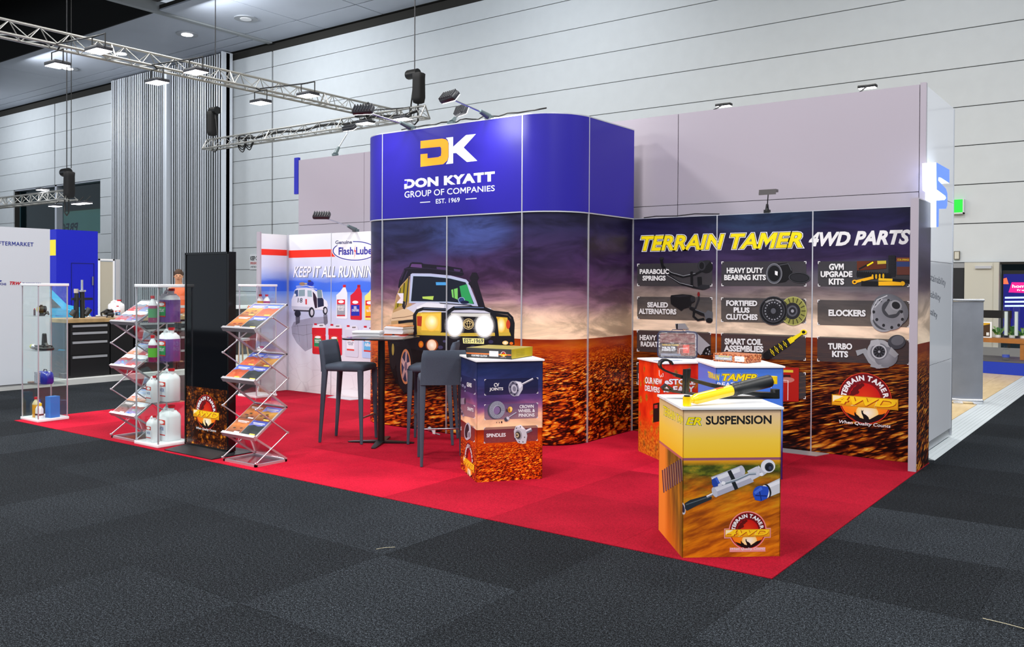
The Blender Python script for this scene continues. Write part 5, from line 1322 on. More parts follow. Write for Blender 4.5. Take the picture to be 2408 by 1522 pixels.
# ================================================================== BAR TABLE AND STOOLS
M_FAB = mat('grey_blue_wool', (74, 82, 96), .9, noise=.12, nscale=260, bump=.25, bscale=400, spec=.2)
M_TOP = mat('black_table_top', (24, 24, 27), .18, spec=.6)
def rounded_poly(w, d, r, n=5):
    P = []
    for (cx, cy, a0) in ((w/2-r, d/2-r, 0), (-w/2+r, d/2-r, 90), (-w/2+r, -d/2+r, 180), (w/2-r, -d/2+r, 270)):
        for i in range(n+1):
            a = math.radians(a0+90*i/n); P.append((cx+r*math.cos(a), cy+r*math.sin(a)))
    return P
tb = empty('bar_table', (-6.51, 6.48, .004), math.radians(24), 'tall black bar table with square top and four flat feet', 'table')
b = MB(); P = rounded_poly(.66, .66, .10)
b.loft([[(x*.985, y*.985, 1.078) for x, y in P], [(x, y, 1.083) for x, y in P], [(x, y, 1.090) for x, y in P], [(x*.992, y*.992, 1.094) for x, y in P]], smooth=False)
b.build('table_top', M_TOP, tb)
MB().cyl((0, 0, .02), (0, 0, 1.075), .036, n=24).box(-.12, .12, -.12, .12, 1.068, 1.079).build('column', M_BLACK, tb)
for k in range(4):
    T = Matrix.Rotation(math.radians(90*k+8), 4, 'Z')
    MB().loft([[(.0, -.045, .006), (.0, .045, .006), (.0, .045, .026), (.0, -.045, .026)], [(.30, -.028, .002), (.30, .028, .002), (.30, .028, .014), (.30, -.028, .014)], [(.345, -.02, .002), (.345, .02, .002), (.345, .02, .010), (.345, -.02, .010)]], smooth=False, T=T).build('foot', M_BLACK, tb)

def make_stool(label):
    """upholstered bar stool; faces +X; origin on the floor under the seat centre"""
    t = empty('bar_stool', (0, 0, 0), 0, label, 'bar stool', 'grey bar stools around the black table')
    # seat: rounded cushion
    b = MB(); R = []
    for (s_, z) in ((.93, .742), (.985, .750), (1.0, .768), (1.0, .785), (.97, .802), (.88, .812), (.5, .818)):
        R.append([(x*s_+.005, y*s_, z) for x, y in rounded_poly(.44, .43, .05)])
    b.loft(R); b.build('seat', M_FAB, t)
    # backrest: tilted, curved slab growing from the seat
    b = MB(); R = []
    for i in range(9):
        f_ = i/8; z = .735+f_*.315; xo = -.205-.045*f_**1.3; w = .215-.012*f_; th = .024-.004*f_
        if i == 8: w -= .014; th *= .5; z += .0
        if i == 7: w -= .003
        ring = []
        m = 8
        for k in range(m+1):
            y = -w+2*w*k/m; ring.append((xo-th+.018*(1-(y/w)**2)*-1, y, z))
        for k in range(m+1):
            y = w-2*w*k/m; ring.append((xo+th-.018*(1-(y/w)**2), y, z))
        R.append(ring)
    b.loft(R); b.build('backrest', M_FAB, t)
    for (x, y, dx, dy) in ((.195, .19, .02, .012), (.195, -.19, .02, -.012), (-.195, .19, -.05, .012), (-.195, -.19, -.05, -.012)):
        b = MB(); rr = []
        for f_, s_ in ((0, .0265), (.06, .0265), (.5, .020), (1.0, .0125)):
            cx, cy = x+dx*f_, y+dy*f_; rr.append([(cx+px_*s_, cy+py_*s_, .76-f_*.756) for px_, py_ in ((-1, -.7), (-.7, -1), (.7, -1), (1, -.7), (1, .7), (.7, 1), (-.7, 1), (-1, .7))])
        b.loft(rr); b.build('leg', M_FAB, t)
    MB().cyl((.209, -.196, .265), (.209, .196, .265), .009).build('footrest', M_STEEL, t, label='chrome footrest bar')
    return t
def place(t, rear, front, label=None):
    """rear and front leg positions on one side -> position and heading (side = which side they are)"""
    t.location = (*rear, .004); t.rotation_euler = (0, 0, front)
    if label: t['label'] = label
s1 = make_stool('grey fabric bar stool on the left of the black bar table, before the oil print')
h1 = math.atan2(.186, .421)
def centre(rear_near, head, side):
    u = Vector((math.cos(head), math.sin(head))); w = Vector((-u.y, u.x)); return Vector(rear_near)+u*.245-w*side*.202
c = centre((-7.016, 6.098), h1, -1); place(s1, (c.x, c.y), h1)
s2 = copy_tree(s1); h2 = math.atan2(-.243, -.379); c = centre((-5.843, 6.822), h2, -1)
cc2 = Vector((-6.222, 6.579)); u = Vector((math.cos(h2), math.sin(h2))); w = Vector((-u.y, u.x)); c2_ = cc2-u*.215+w*(-1)*.2
c2_ = cc2-u*.215-w*.2
place(s2, (c2_.x, c2_.y), h2, 'grey fabric bar stool beyond the table, partly hidden behind the front stool and blue counter')
s3 = copy_tree(s1); h3 = math.atan2(.308, -.318); u = Vector((math.cos(h3), math.sin(h3))); w = Vector((-u.y, u.x))
c = Vector((-5.359, 5.843))+u*.245-w*.202
place(s3, (c.x, c.y), h3, 'grey fabric bar stool with its back to the camera, beside the blue counter')

# magazines and leaflets on the table
M_PAPER = mat('white_paper_edges', (226, 226, 230), .6, noise=.06, nscale=400)
def stack(px, py, w, d, h, rz, n, label, cover, slump=0.0):
    p = atz(px, py, 1.0985); t = empty('magazine_stack', (p.x, p.y, 1.0985), rz, label, 'magazines')
    for k in range(n):
        z0, z1 = h*k/n, h*(k+1)/n-.0006; ox, oy = random.uniform(-.006, .006), random.uniform(-.006, .006)
        b = MB(); top_ = (k == n-1)
        b.loft([[(-w/2+ox, -d/2+oy, z0), (w/2+ox, -d/2+oy, z0), (w/2+ox, d/2+oy, z0), (-w/2+ox, d/2+oy, z0)], [(-w/2+ox+slump*k*.004, -d/2+oy, z1+slump*.012), (w/2+ox, -d/2+oy, z1), (w/2+ox, d/2+oy, z1), (-w/2+ox+slump*k*.004, d/2+oy, z1+slump*.012)]], smooth=False)
        b.build('magazine', cover if top_ else M_PAPER, t)
    return t
stack(866, 788, .30, .21, .045, .55, 5, 'short pile of white brochures at the left of the bar table', M_PAPER)
stack(938, 784, .23, .30, .085, .35, 9, 'tall pile of magazines with orange cover on the bar table', mat('orange_cover', (206, 140, 90), .4, noise=.3, nscale=18), slump=1.0)
p = atz(925, 791, 1.099)
A = Art((-.14, -.06, .003), (1, 0, 0), (0, 1, 0)); A.poly([(0, 0), (.28, 0), (.28, .12), (0, .12)], (200, 200, 214)).poly([(.2, .0), (.28, 0), (.28, .12), (.2, .12)], (196, 30, 50)).poly([(.02, .02), (.12, .02), (.12, .1), (.02, .1)], (90, 60, 80))
lf = empty('leaflet', (p.x, p.y, 1.099), .5, 'thin leaflet with red edge lying between the two piles', 'leaflet'); MB().box(-.14, .14, -.06, .06, 0, .0025).build('sheet', M_PAPER, lf); A.build('cover_print', lf)
# white plug and cable lying on the carpet behind the stool
pp = atz(1012, 1012, .02); cb = empty('plug_lead', (pp.x, pp.y, .004), math.atan2(-.2, .9), 'grey plug lead lying on the carpet by the tower', 'cable')
b = MB(); b.cyl((-.02, 0, .028), (.03, 0, .024), .026, .012, n=14); b.build('plug', mat('pale_grey_plastic', (170, 172, 184), .4), cb)
b = MB(); b.tube([(.03, 0, .02), (.09, -.03, .01), (.16, -.05, .008), (.26, -.06, .008)], .007); b.build('lead', mat('pale_grey_plastic', (170, 172, 184), .4), cb)
MB().box(.14, .19, -.07, -.068, .003, .05).build('tag', M_PAPER, cb)
# white base plates of the wall frames
for (px, py, lb) in ((1870, 1063, 'white floor plate under the parts print wall'), (830, 934, 'white floor plate under the oil print wall')):
    p = atz(px, py, .005); MB().loft([[(-.24, -.10, 0), (.24, -.10, 0), (.30, .10, 0), (-.30, .10, 0)], [(-.24, -.10, .006), (.24, -.10, .006), (.30, .10, .006), (-.30, .10, .006)]], smooth=False).build('floor_plate', M_ALU, label=lb, cat='base plate', loc=(p.x, min(p.y, 8.66), .0045))
# ================================================================== TOTEM, BROCHURE RACKS, GLASS CABINETS
M_GLASS = glass('clear_glass', (250, 253, 252), .90, .01, 1.42)
M_SHEETG = glass('clear_acrylic', (250, 248, 250), .86, .05, 1.4)
M_SCREEN = mat('black_screen_glass', (8, 9, 14), .05, spec=.35)
tt = empty('display_totem', (-7.51, 5.13, .004), 0, 'tall black freestanding screen totem with desert print on its lower part', 'display screen')
W, Dp, H0, H1 = .715, .075, .035, 1.945
b = MB(); b.box(-W/2, W/2, -Dp/2, Dp/2, H0, H1); b.build('housing', M_BLACK, tt)
b = MB(); b.loft([[(-W/2-.012, -.26, 0), (W/2+.05, -.26, 0), (W/2+.05, .24, 0), (-W/2-.012, .24, 0)], [(-W/2-.012, -.26, .008), (W/2+.05, -.26, .008), (W/2+.05, .24, .008), (-W/2-.012, .24, .008)], [(-W/2+.02, -.05, .034), (W/2-.02, -.05, .034), (W/2-.02, .05, .034), (-W/2+.02, .05, .034)]], smooth=False)
b.build('base_plate', mat('dark_grey_steel', (40, 40, 44), .4, .5), tt)
b = MB(); b.box(-W/2+.03, W/2-.03, -Dp/2-.003, -Dp/2, .62, H1-.03); b.build('screen', M_SCREEN, tt)
b = MB()
for (x0, x1, z0, z1) in ((-W/2, -W/2+.018, H0, H1), (W/2-.018, W/2, H0, H1), (-W/2, W/2, H0, H0+.018), (-W/2, W/2, H1-.02, H1)): b.box(x0, x1, -Dp/2-.008, -Dp/2, z0, z1)
b.box(W/2, W/2+.004, -Dp/2-.008, Dp/2, H0, H1)
b.build('bezel', mat('black_gloss_frame', (12, 12, 14), .2), tt)
def totem_mat():
    g = NB('backlit_desert_print'); uv = g.n('UVMap'); sp = g.n('SeparateXYZ'); g.put(sp.inputs[0], uv.outputs[0])
    q = g.xyz(sp.outputs[0], g.math('MULTIPLY', sp.outputs[1], 1.2)); v = g.voro(q, 17); s = g.n('SeparateXYZ'); g.put(s.inputs[0], v.outputs['Color'])
    v2 = g.voro(q, 40); n = g.noise(q, 9, 4, .6)
    val = g.math('ADD', g.math('MULTIPLY', g.rng(v.outputs['Distance'], .1, .6, 1, 0), g.math('MULTIPLY', s.outputs[0], .5)), g.math('MULTIPLY', g.rng(v2.outputs['Distance'], .1, .6, 1, 0), .25))
    val = g.math('MULTIPLY', val, g.rng(n, .35, .65, .5, 1.5))
    c = g.ramp(val, [(0, (34, 12, 4)), (.15, (76, 32, 8)), (.32, (140, 70, 14)), (.5, (196, 118, 24)), (.75, (236, 180, 50)), (1, (250, 220, 110))])
    g.put(g.b.inputs['Base Color'], c); g.put(g.b.inputs['Emission Color'], c); g.b.inputs['Emission Strength'].default_value = .12; g.b.inputs['Roughness'].default_value = .15
    return g.m
sheet('print_panel', [(-W/2+.02, -Dp/2-.002), (W/2-.02, -Dp/2-.002)], H0+.018, .62, totem_mat(), tt, thick=.002)
A = Art((-W/2, -Dp/2-.004, 0), (1, 0, 0), (0, 0, 1)); emblem(A, W*.5, .385, .17); A.build('badge', tt, mats=[glow_material(.12), tint_material()])

# -------- zigzag brochure racks
M_RK = mat('silver_rack', (206, 204, 210), .32, .7)
def cover_art(A, x0, y0, w, h, kind):
    """small brochure cover, coordinates in metres"""
    sk = {'a': ((120, 120, 200), (206, 150, 70), (120, 60, 30)), 'b': ((64, 96, 206), (176, 70, 30), (206, 96, 50)), 'c': ((150, 70, 24), (206, 120, 50), (96, 40, 20)), 'd': ((60, 70, 160), (40, 50, 54), (24, 30, 34)), 'e': ((214, 214, 222), (120, 130, 150), (190, 60, 60)), 'f': ((200, 206, 222), (150, 60, 50), (120, 140, 190)), 'g': ((150, 176, 226), (206, 214, 230), (206, 120, 60)), 'h': ((96, 92, 90), (80, 76, 76), (150, 60, 60))}[kind]
    A.L(1)
    A.quadstrip([(x0, y0+h), (x0+w, y0+h)], [(x0, y0+h*.62), (x0+w, y0+h*.62)], sk[0], tuple(min(255, c+40) for c in sk[0]))
    A.quadstrip([(x0, y0+h*.62), (x0+w, y0+h*.62)], [(x0, y0), (x0+w, y0)], sk[1], sk[2])
    A.poly([(x0, y0+h*.60), (x0+w*.3, y0+h*.70), (x0+w*.6, y0+h*.64), (x0+w, y0+h*.72), (x0+w, y0+h*.5), (x0, y0+h*.5)], sk[1])
    for k in range(5):
        rx, ry = random.random(), random.random(); A.ell(x0+w*(.15+.7*rx), y0+h*(.1+.35*ry), w*.10, h*.05, tuple(int(c*random.uniform(.5, 1.3)) if c*1.3 < 255 else c for c in sk[2]), n=8)
    A.L(1).poly([(x0+w*.55, y0+h*.05), (x0+w*.9, y0+h*.05), (x0+w*.9, y0+h*.13), (x0+w*.55, y0+h*.13)], (230, 200, 80) if kind in 'abd' else (226, 226, 230))
    A.line([(x0+w*.12, y0+h*.84), (x0+w*.88, y0+h*.84)], h*.05, WHITE).line([(x0+w*.2, y0+h*.76), (x0+w*.8, y0+h*.76)], h*.035, WHITE)
def rack(loc, label, kinds):
    t = empty('brochure_rack', (loc[0], loc[1], .004), 0, label, 'brochure rack', 'silver zigzag brochure racks')
    w, d = .475, .35; yF, yB = -d/2, d/2
    Z = [1.450, 1.225, .995, .760, .505, .258, .024]
    Y = [yB, yF, yB, yF, yB, yF, yB]
    b = MB()
    for z in (.010,):
        for (x0, x1, y0, y1) in ((-w/2, w/2, yF, yF+.022), (-w/2, w/2, yB-.022, yB), (-w/2, -w/2+.022, yF, yB), (w/2-.022, w/2, yF, yB)): b.box(x0, x1, y0, y1, 0, .022)
    b.build('base_frame', M_RK, t); MB().box(-w/2+.02, w/2-.02, yF+.02, yB-.02, .006, .010).build('base_tray', M_SHEETG, t)
    for k in range(6):
        p = Vector((0, Y[k], Z[k])); q = Vector((0, Y[k+1], Z[k+1])); dd = (q-p); L_ = dd.length; dn = dd.normalized(); nn = Vector((1, 0, 0)).cross(dn)
        if nn.z < 0: nn = -nn
        T = frame(q, (1, 0, 0), -dn, nn)
        shelf = (k % 2 == 0)
        b = MB(); b.box(-w/2+.008, w/2-.008, 0, L_, -.002, .002, T=T)
        s_ = b.build('shelf_sheet' if shelf else 'rear_sheet', M_SHEETG, t)
        MB().box(-w/2, -w/2+.010, 0, L_, -.009, .009, T=T).build('side_rail', M_RK, t); MB().box(w/2-.010, w/2, 0, L_, -.009, .009, T=T).build('side_rail', M_RK, t)
        b = MB()
        if shelf:
            b.box(-w/2-.004, w/2+.004, -.016, .012, -.016, .026, T=T); b.box(-w/2, w/2, L_-.012, L_, -.008, .008, T=T)
            b.build('lip', M_RK, t)
            for c_ in range(4):
                kk = kinds[(k//2)*4+c_]; x0 = -w/2+.014+(c_ % 2)*.226; y0 = .014+(c_//2)*.188
                br = MB().box(x0, x0+.220, y0, y0+.186, .003, .012, T=T).build('brochure', M_PAPER, t)
                A = Art(T @ Vector((x0, y0, .0125)), T.to_3x3() @ Vector((1, 0, 0)), T.to_3x3() @ Vector((0, 1, 0))); cover_art(A, 0, 0, .220, .186, kk); A.build('cover_print', br)
    # side scissor bars, opposite phase
    Q = [(0, (Z[0]+Z[1])/2)]
    for k in range(1, 7): Q.append((yB if k % 2 else yF, Z[k]+.01))
    for x in (-w/2-.008, w/2+.008):
        b = MB()
        for (a_, c_) in zip(Q, Q[1:]): b.cyl((x, a_[0], a_[1]), (x, c_[0], c_[1]), .0065, n=6)
        for a_ in Q[1:]: b.cyl((x-.008, a_[0], a_[1]), (x+.008, a_[0], a_[1]), .011, n=8)
        b.build('scissor_bars', M_RK, t)
    return t
rack((-6.74, 5.085), 'silver zigzag brochure rack to the right of the black screen totem', 'cdabbdbacdca')
rack((-8.72, 5.10), 'silver zigzag brochure rack behind the middle glass cabinet', 'efeffegehfgg')

# -------- glass cabinets
def cabinet(loc, label, shelves=(.39, .80, 1.21)):
    t = empty('glass_display_cabinet', (loc[0], loc[1], .004), 0, label, 'glass cabinet', 'tall glass display cabinets')
    w, d, h = .43, .37, 1.63
    MB().rbox(-w/2, w/2, -d/2, d/2, 0, .032, .004).build('base', M_WHITE, t)
    MB().rbox(-w/2, w/2, -d/2, d/2, h-.032, h, .004).build('top', M_WHITE, t)
    for (x0, x1, y0, y1) in ((-w/2+.012, w/2-.012, -d/2+.012, -d/2+.016), (-w/2+.012, w/2-.012, d/2-.016, d/2-.012), (-w/2+.012, -w/2+.016, -d/2+.02, d/2-.02), (w/2-.016, w/2-.012, -d/2+.02, d/2-.02)):
        MB().box(x0, x1, y0, y1, .032, h-.032).build('pane', M_GLASS, t)
    for z in shelves: MB().box(-w/2+.02, w/2-.02, -d/2+.02, d/2-.02, z-.003, z+.003).build('shelf', M_GLASS, t, label='glass shelf')
    for x in (-1, 1):
        for y in (-1, 1):
            MB().box(x*(w/2-.016)-.006, x*(w/2-.016)+.006, y*(d/2-.016)-.006, y*(d/2-.016)+.006, .032, h-.032).build('corner_post', M_ALU, t)
    return t
CA = (-10.79, 5.10); CB = (-8.235, 5.07); CD = (-10.62, 8.05)
cabinet(CA, 'leftmost glass cabinet, holding small vehicle parts and oil bottles', (.43, .83, 1.24))
cabinet(CB, 'middle glass cabinet with purple and white jugs, left of the black totem', (.43, .84, 1.24))
cabinet(CD, 'far glass cabinet behind the right brochure rack, holding small bottles', (.43, .83, 1.22))

def liquid(name, rgb): return mat(name, rgb, .15, spec=.6, coat=.4)
M_HDPE = mat('white_jug_plastic', (236, 236, 240), .4); M_CAPR = mat('red_cap', (206, 20, 34), .4)
L_PURP = liquid('purple_coolant', (122, 84, 156)); L_PINK = liquid('magenta_coolant', (150, 30, 90)); L_AMB = liquid('amber_oil', (226, 160, 40)); L_ORG = liquid('orange_fluid', (226, 110, 50))
def jug(loc, h, w, d, body, label, group, lab=None, rz=0.0, upper=None):
    """blow-moulded jug with raised handle and offset cap"""
    t = empty('jug', loc, rz, label, 'jug', group)
    b = MB(); R = []
    for (s_, f_) in ((.94, 0), (1, .02), (1, .66), (.93, .74), (.72, .80), (.62, .84)):
        R.append([(x*s_*w, y*s_*d, f_*h) for x, y in rounded_poly(1, 1, .22, 3)])
    if upper:
        k_ = 3; b.loft(R[:3]); b.build('body', body, t); b = MB(); b.loft([[(x, y, z) for x, y, z in R[2]]]+R[3:]); b.build('shoulder', upper, t)
    else: b.loft(R); b.build('body', body, t)
    up = upper or body
    b = MB(); b.tube([(-w*.38, 0, .74*h), (-w*.36, 0, .86*h), (-w*.18, 0, .93*h), (w*.02, 0, .90*h), (w*.05, 0, .80*h)], w*.085, n=8); b.build('handle', up, t)
    MB().cyl((w*.22, 0, .82*h), (w*.22, 0, .93*h), w*.13, n=14).build('neck', up, t)
    MB().cyl((w*.22, 0, .925*h), (w*.22, 0, h), w*.16, n=14).build('cap', M_CAPR, t)
    if lab:
        for (o, u, ww, nm) in (((-w*.36, -d*.5-.001, 0), (1, 0, 0), w*.72, 'front_label'), ((-w*.5-.001, d*.36, 0), (0, -1, 0), d*.72, 'side_label')):
            A = Art(o, u, (0, 0, 1)); A.poly([(0, h*.16), (ww, h*.16), (ww, h*.60), (0, h*.60)], lab[0]); A.poly([(0, h*.46), (ww, h*.46), (ww, h*.60), (0, h*.60)], (214, 60, 44)).ell(ww*.5, h*.53, ww*.36, h*.05, WHITE, n=14); A.poly([(0, h*.16), (ww, h*.16), (ww, h*.19), (0, h*.19)], (206, 50, 40))
            A.L(1).text(lab[1], ww*.15, h*.30, ww*.85, h*.30, -h*.10, lab[2], bold=.02); A.build(nm, t)
    return t
def bottle(loc, h, r, body, cap, label, group, neck=None, band=None, rz=0, flat=.8):
    t = empty('bottle', loc, rz, label, 'bottle', group)
    prof = [(.92, 0), (1, .02), (1, .60), (.94, .68), (.62, .78), (.36, .86), (.34, .90)]
    def rg(p): return [[(r*q*math.cos(2*PI*i/16), r*q*flat*math.sin(2*PI*i/16), z*h) for i in range(16)] for q, z in p]
    if neck:
        MB().loft(rg(prof[:3]+[(.98, .63)])).build('body', body, t); MB().loft(rg([(.98, .63), (.94, .68)]+prof[4:])).build('neck', neck, t)
    else: MB().loft(rg(prof)).build('body', body, t)
    MB().cyl((0, 0, .895*h), (0, 0, h), r*.40, n=12).build('cap', cap, t)
    if band: MB().loft([[(r*1.01*math.cos(2*PI*i/16), r*flat*1.01*math.sin(2*PI*i/16), z*h) for i in range(16)] for z in (.18, .52)], caps=False).build('label_band', band, t)
    return t
G_ = 'jugs and bottles in the middle glass cabinet'
LG = ((60, 150, 90), 'COOLANT', WHITE); LW = ((220, 224, 232), 'WATER', (60, 80, 150))
jug((CB[0]+.02, CB[1]+.06, 1.2475), .345, .20, .17, L_PURP, 'large purple coolant jug on the top shelf, middle glass cabinet', G_, LG, upper=M_HDPE)
jug((CB[0]+.02, CB[1]+.06, .8475), .345, .20, .17, L_PURP, 'large purple coolant jug on the second shelf, middle glass cabinet', G_, LG, upper=M_HDPE)
jug((CB[0]+.02, CB[1]+.06, .4375), .335, .20, .17, M_HDPE, 'large white water jug on the third shelf, middle glass cabinet', G_, LW)
jug((CB[0]+.02, CB[1]+.06, .0365), .36, .21, .18, M_HDPE, 'large white water jug at the bottom of the middle glass cabinet', G_, LW)
M_GRN = mat('green_label', (60, 140, 80), .5); M_WLB = mat('white_label', (220, 222, 232), .5)
bottle((CB[0]+.0, CB[1]-.11, 1.2475), .27, .052, L_PINK, M_CAPR, 'slim magenta coolant bottle on the top shelf, middle glass cabinet', G_, M_HDPE, M_GRN)
bottle((CB[0]+.0, CB[1]-.11, .8475), .27, .052, L_PINK, M_CAPR, 'slim magenta coolant bottle on the second shelf, middle glass cabinet', G_, M_HDPE, mat('lime_label', (96, 180, 50), .5))
jug((CB[0]+.0, CB[1]-.105, .4375), .27, .12, .10, M_HDPE, 'smaller white water jug on the third shelf, middle glass cabinet', G_, LW)
jug((CB[0]+.0, CB[1]-.105, .0365), .27, .12, .10, M_HDPE, 'smaller white water jug at the bottom of the middle glass cabinet', G_, LW)
# far cabinet
G2 = 'bottles in the far glass cabinet'
bottle((CD[0]-.02, CD[1]+.06, 1.2275), .26, .058, L_AMB, M_CAPR, 'amber oil bottle on the top shelf of the far glass cabinet', G2, M_HDPE)
bottle((CD[0]+.13, CD[1]+.06, 1.2275), .26, .055, liquid('plum_fluid', (170, 60, 120)), M_CAPR, 'plum coloured bottle on the top shelf of the far glass cabinet', G2, M_HDPE)
bottle((CD[0]-.03, CD[1]-.10, 1.2275), .11, .022, L_ORG, M_HDPE, 'small orange bottle at the front of the far glass cabinet', G2)
bottle((CD[0]-.09, CD[1]-.09, 1.2275), .11, .022, L_ORG, M_HDPE, 'small orange bottle at the left front of the far glass cabinet', G2)
jug((CD[0]+.06, CD[1], .4375), .30, .17, .14, M_HDPE, 'white jug low in the far glass cabinet', G2, LW)
# leftmost cabinet: bottom
G3 = 'containers at the bottom of the leftmost glass cabinet'
z0 = .0365
bottle((CA[0]-.115, CA[1]-.01, z0), .19, .034, M_HDPE, mat('blue_cap', (30, 60, 210), .4), 'small white bottle with blue cap in the leftmost cabinet', G3)
bottle((CA[0]-.03, CA[1]-.09, z0), .24, .048, L_AMB, M_CAPR, 'yellow oil bottle with red cap in the leftmost cabinet', G3, mat('straw_plastic', (216, 196, 150), .3), None)
t = empty('oil_carton_bottle', (CA[0]+.10, CA[1]-.11, z0), .2, 'white square bottle with yellow cap and brown band in the leftmost cabinet', 'bottle', G3)
b = MB(); b.loft([[(x*s_*.09, y*s_*.05, z) for x, y in rounded_poly(1, 1, .15, 2)] for s_, z in ((.96, 0), (1, .006), (1, .11), (.6, .145), (.4, .15))]); b.build('body', M_HDPE, t); MB().cyl((.012, 0, .148), (.012, 0, .178), .02).build('cap', mat('yellow_cap', (246, 206, 30), .4), t); MB().box(-.046, .046, -.0258, .0258, .035, .055).build('label_band', mat('brown_band', (96, 50, 50), .5), t)
M_BOXB = mat('cyan_blue_card', (20, 120, 206), .45); M_BOXB2 = mat('deep_blue_card', (16, 84, 170), .45)
def parts_box(loc, w, d, h, m, rz, label, group):
    t = empty('parts_carton', loc, rz, label, 'box', group); MB().box(-w/2, w/2, -d/2, d/2, 0, h*.97).build('carton', m, t)
    MB().box(-w/2, w/2, -d/2, d/2, h*.972, h).build('lid_flap', m, t)
parts_box((CA[0]+.13, CA[1]+.03, z0), .10, .12, .25, M_BOXB, .15, 'tall bright blue carton in the leftmost cabinet', G3)
parts_box((CA[0]-.03, CA[1]+.11, z0), .14, .08, .17, M_BOXB2, .1, 'low dark blue carton behind the yellow bottle, leftmost cabinet', G3)
# third shelf (z .40): blue bag, silver part, grey box
z1 = .4375; G4 = 'vehicle parts on the shelves of the leftmost cabinet'
b = MB(); b.loft([[(x*s_*.22, y*s_*.13, z) for x, y in rounded_poly(1, 1, .3, 4)] for s_, z in ((.85, 0), (1, .02), (1.0, .09), (.92, .13), (.6, .15))]); 
o = empty('parts_bag', (CA[0]+.07, CA[1]-.03, z1), .1, 'blue and silver zip bag on the lowest shelf of the leftmost cabinet', 'bag', G4)
b.build('cover', mat('navy_blue_vinyl', (24, 40, 150), .25, coat=.5), o); MB().box(-.105, .01, -.070, .068, .01, .14).build('silver_panel', mat('silver_film', (176, 176, 190), .25, .5, noise=.4, nscale=60), o); MB().tube([(-.03, 0, .148), (-.02, 0, .17), (.03, 0, .17), (.04, 0, .148)], .005).build('strap', M_RUB, o)
o = empty('grey_parts_box', (CA[0]-.09, CA[1]+.07, z1), .2, 'small grey white box beside the blue bag, leftmost cabinet', 'box', G4); MB().box(-.06, .06, -.04, .04, 0, .09).build('carton', M_PAPER, o); MB().tube([(-.01, 0, .09), (-.01, 0, .104), (.02, 0, .104)], .004).build('clip', M_RUB, o)
o = empty('brake_pad_set', (CA[0]-.10, CA[1]-.08, z1), .3, 'flat brown brake pads on the lowest shelf, leftmost cabinet', 'brake pads', G4)
for k in range(3): MB().rbox(-.06+k*.05, -.015+k*.05, -.04, .04, k*.004, .018+k*.004, .004).build('pad', mat('brown_pad', (110, 76, 56), .6, noise=.3, nscale=60), o)
# second shelf (z .83): headlamp with black bracket
z2 = .8375
o = empty('lamp_bracket', (CA[0]+.03, CA[1]-.02, z2), 0, 'black plastic lamp bracket standing on the middle shelf, leftmost cabinet', 'bracket', G4)
b = MB(); b.prism([(-.03, .05), (-.012, .19), (.0, .20), (.014, .19), (.03, .09), (.08, .05), (.08, .02), (-.05, .02)], XZ(0), -.02, .02); b.build('upright', M_RUB, o)
b = MB(); b.loft([[(x*.26*s_, y*.16*s_, z) for x, y in rounded_poly(1, 1, .25, 3)] for s_, z in ((.9, 0), (1, .012), (.95, .03), (.8, .045))]); b.build('base_tray', M_RUB, o)
for k in range(3): MB().tube([(-.11, -.06+k*.05, .05), (0, -.065+k*.05, .053), (.11, -.06+k*.05, .05)], .007).build('rib', M_RUB, o)
o = empty('headlamp', (CA[0]-.12, CA[1]-.07, z2), 0, 'small clear lamp with yellow ring on the middle shelf, leftmost cabinet', 'lamp', G4)
MB().ball((0, 0, .035), .034, sc=(1.2, 1, 1)).build('lens', M_SILVER, o); MB().cyl((-.05, 0, .035), (-.03, 0, .035), .028, n=16).build('ring', mat('yellow_green_ring', (190, 190, 40), .4), o)
# top shelf (z 1.24): drop pump with yellow cap and black arm, thin red tube
z3 = 1.2475
o = empty('fuel_pump', (CA[0]+.0, CA[1]-.04, z3), 0, 'black round pump with yellow face on the top shelf, leftmost cabinet', 'pump', G4)
MB().cyl((0, -.035, .08), (0, .045, .075), .042, n=18).cyl((0, 0, 0), (0, 0, .05), .022).box(-.03, .03, -.03, .03, 0, .012).build('housing', M_RUB, o)
MB().cyl((0, -.042, .081), (0, -.034, .08), .034, n=18).build('yellow_face', mat('dull_yellow', (196, 176, 60), .4), o); MB().tube([(.03, 0, .03), (.07, 0, .012), (.11, 0, .03), (.15, 0, .045), (.18, 0, .02)], [.012, .010, .012, .016, .010]).build('arm', M_RUB, o)
MB().cyl((0, 0, .11), (0, 0, .13), .014).build('nozzle', M_RUB, o)
o = empty('spray_tube', (CA[0]-.15, CA[1]-.05, z3), 0, 'thin dark red spray tube at the left of the top shelf, leftmost cabinet', 'tube', G4); MB().cyl((0, 0, 0), (0, 0, .07), .012).build('body', mat('dark_red_tube', (70, 20, 40), .3), o); MB().cyl((0, 0, .07), (0, 0, .085), .007).build('cap', M_CAPR, o)
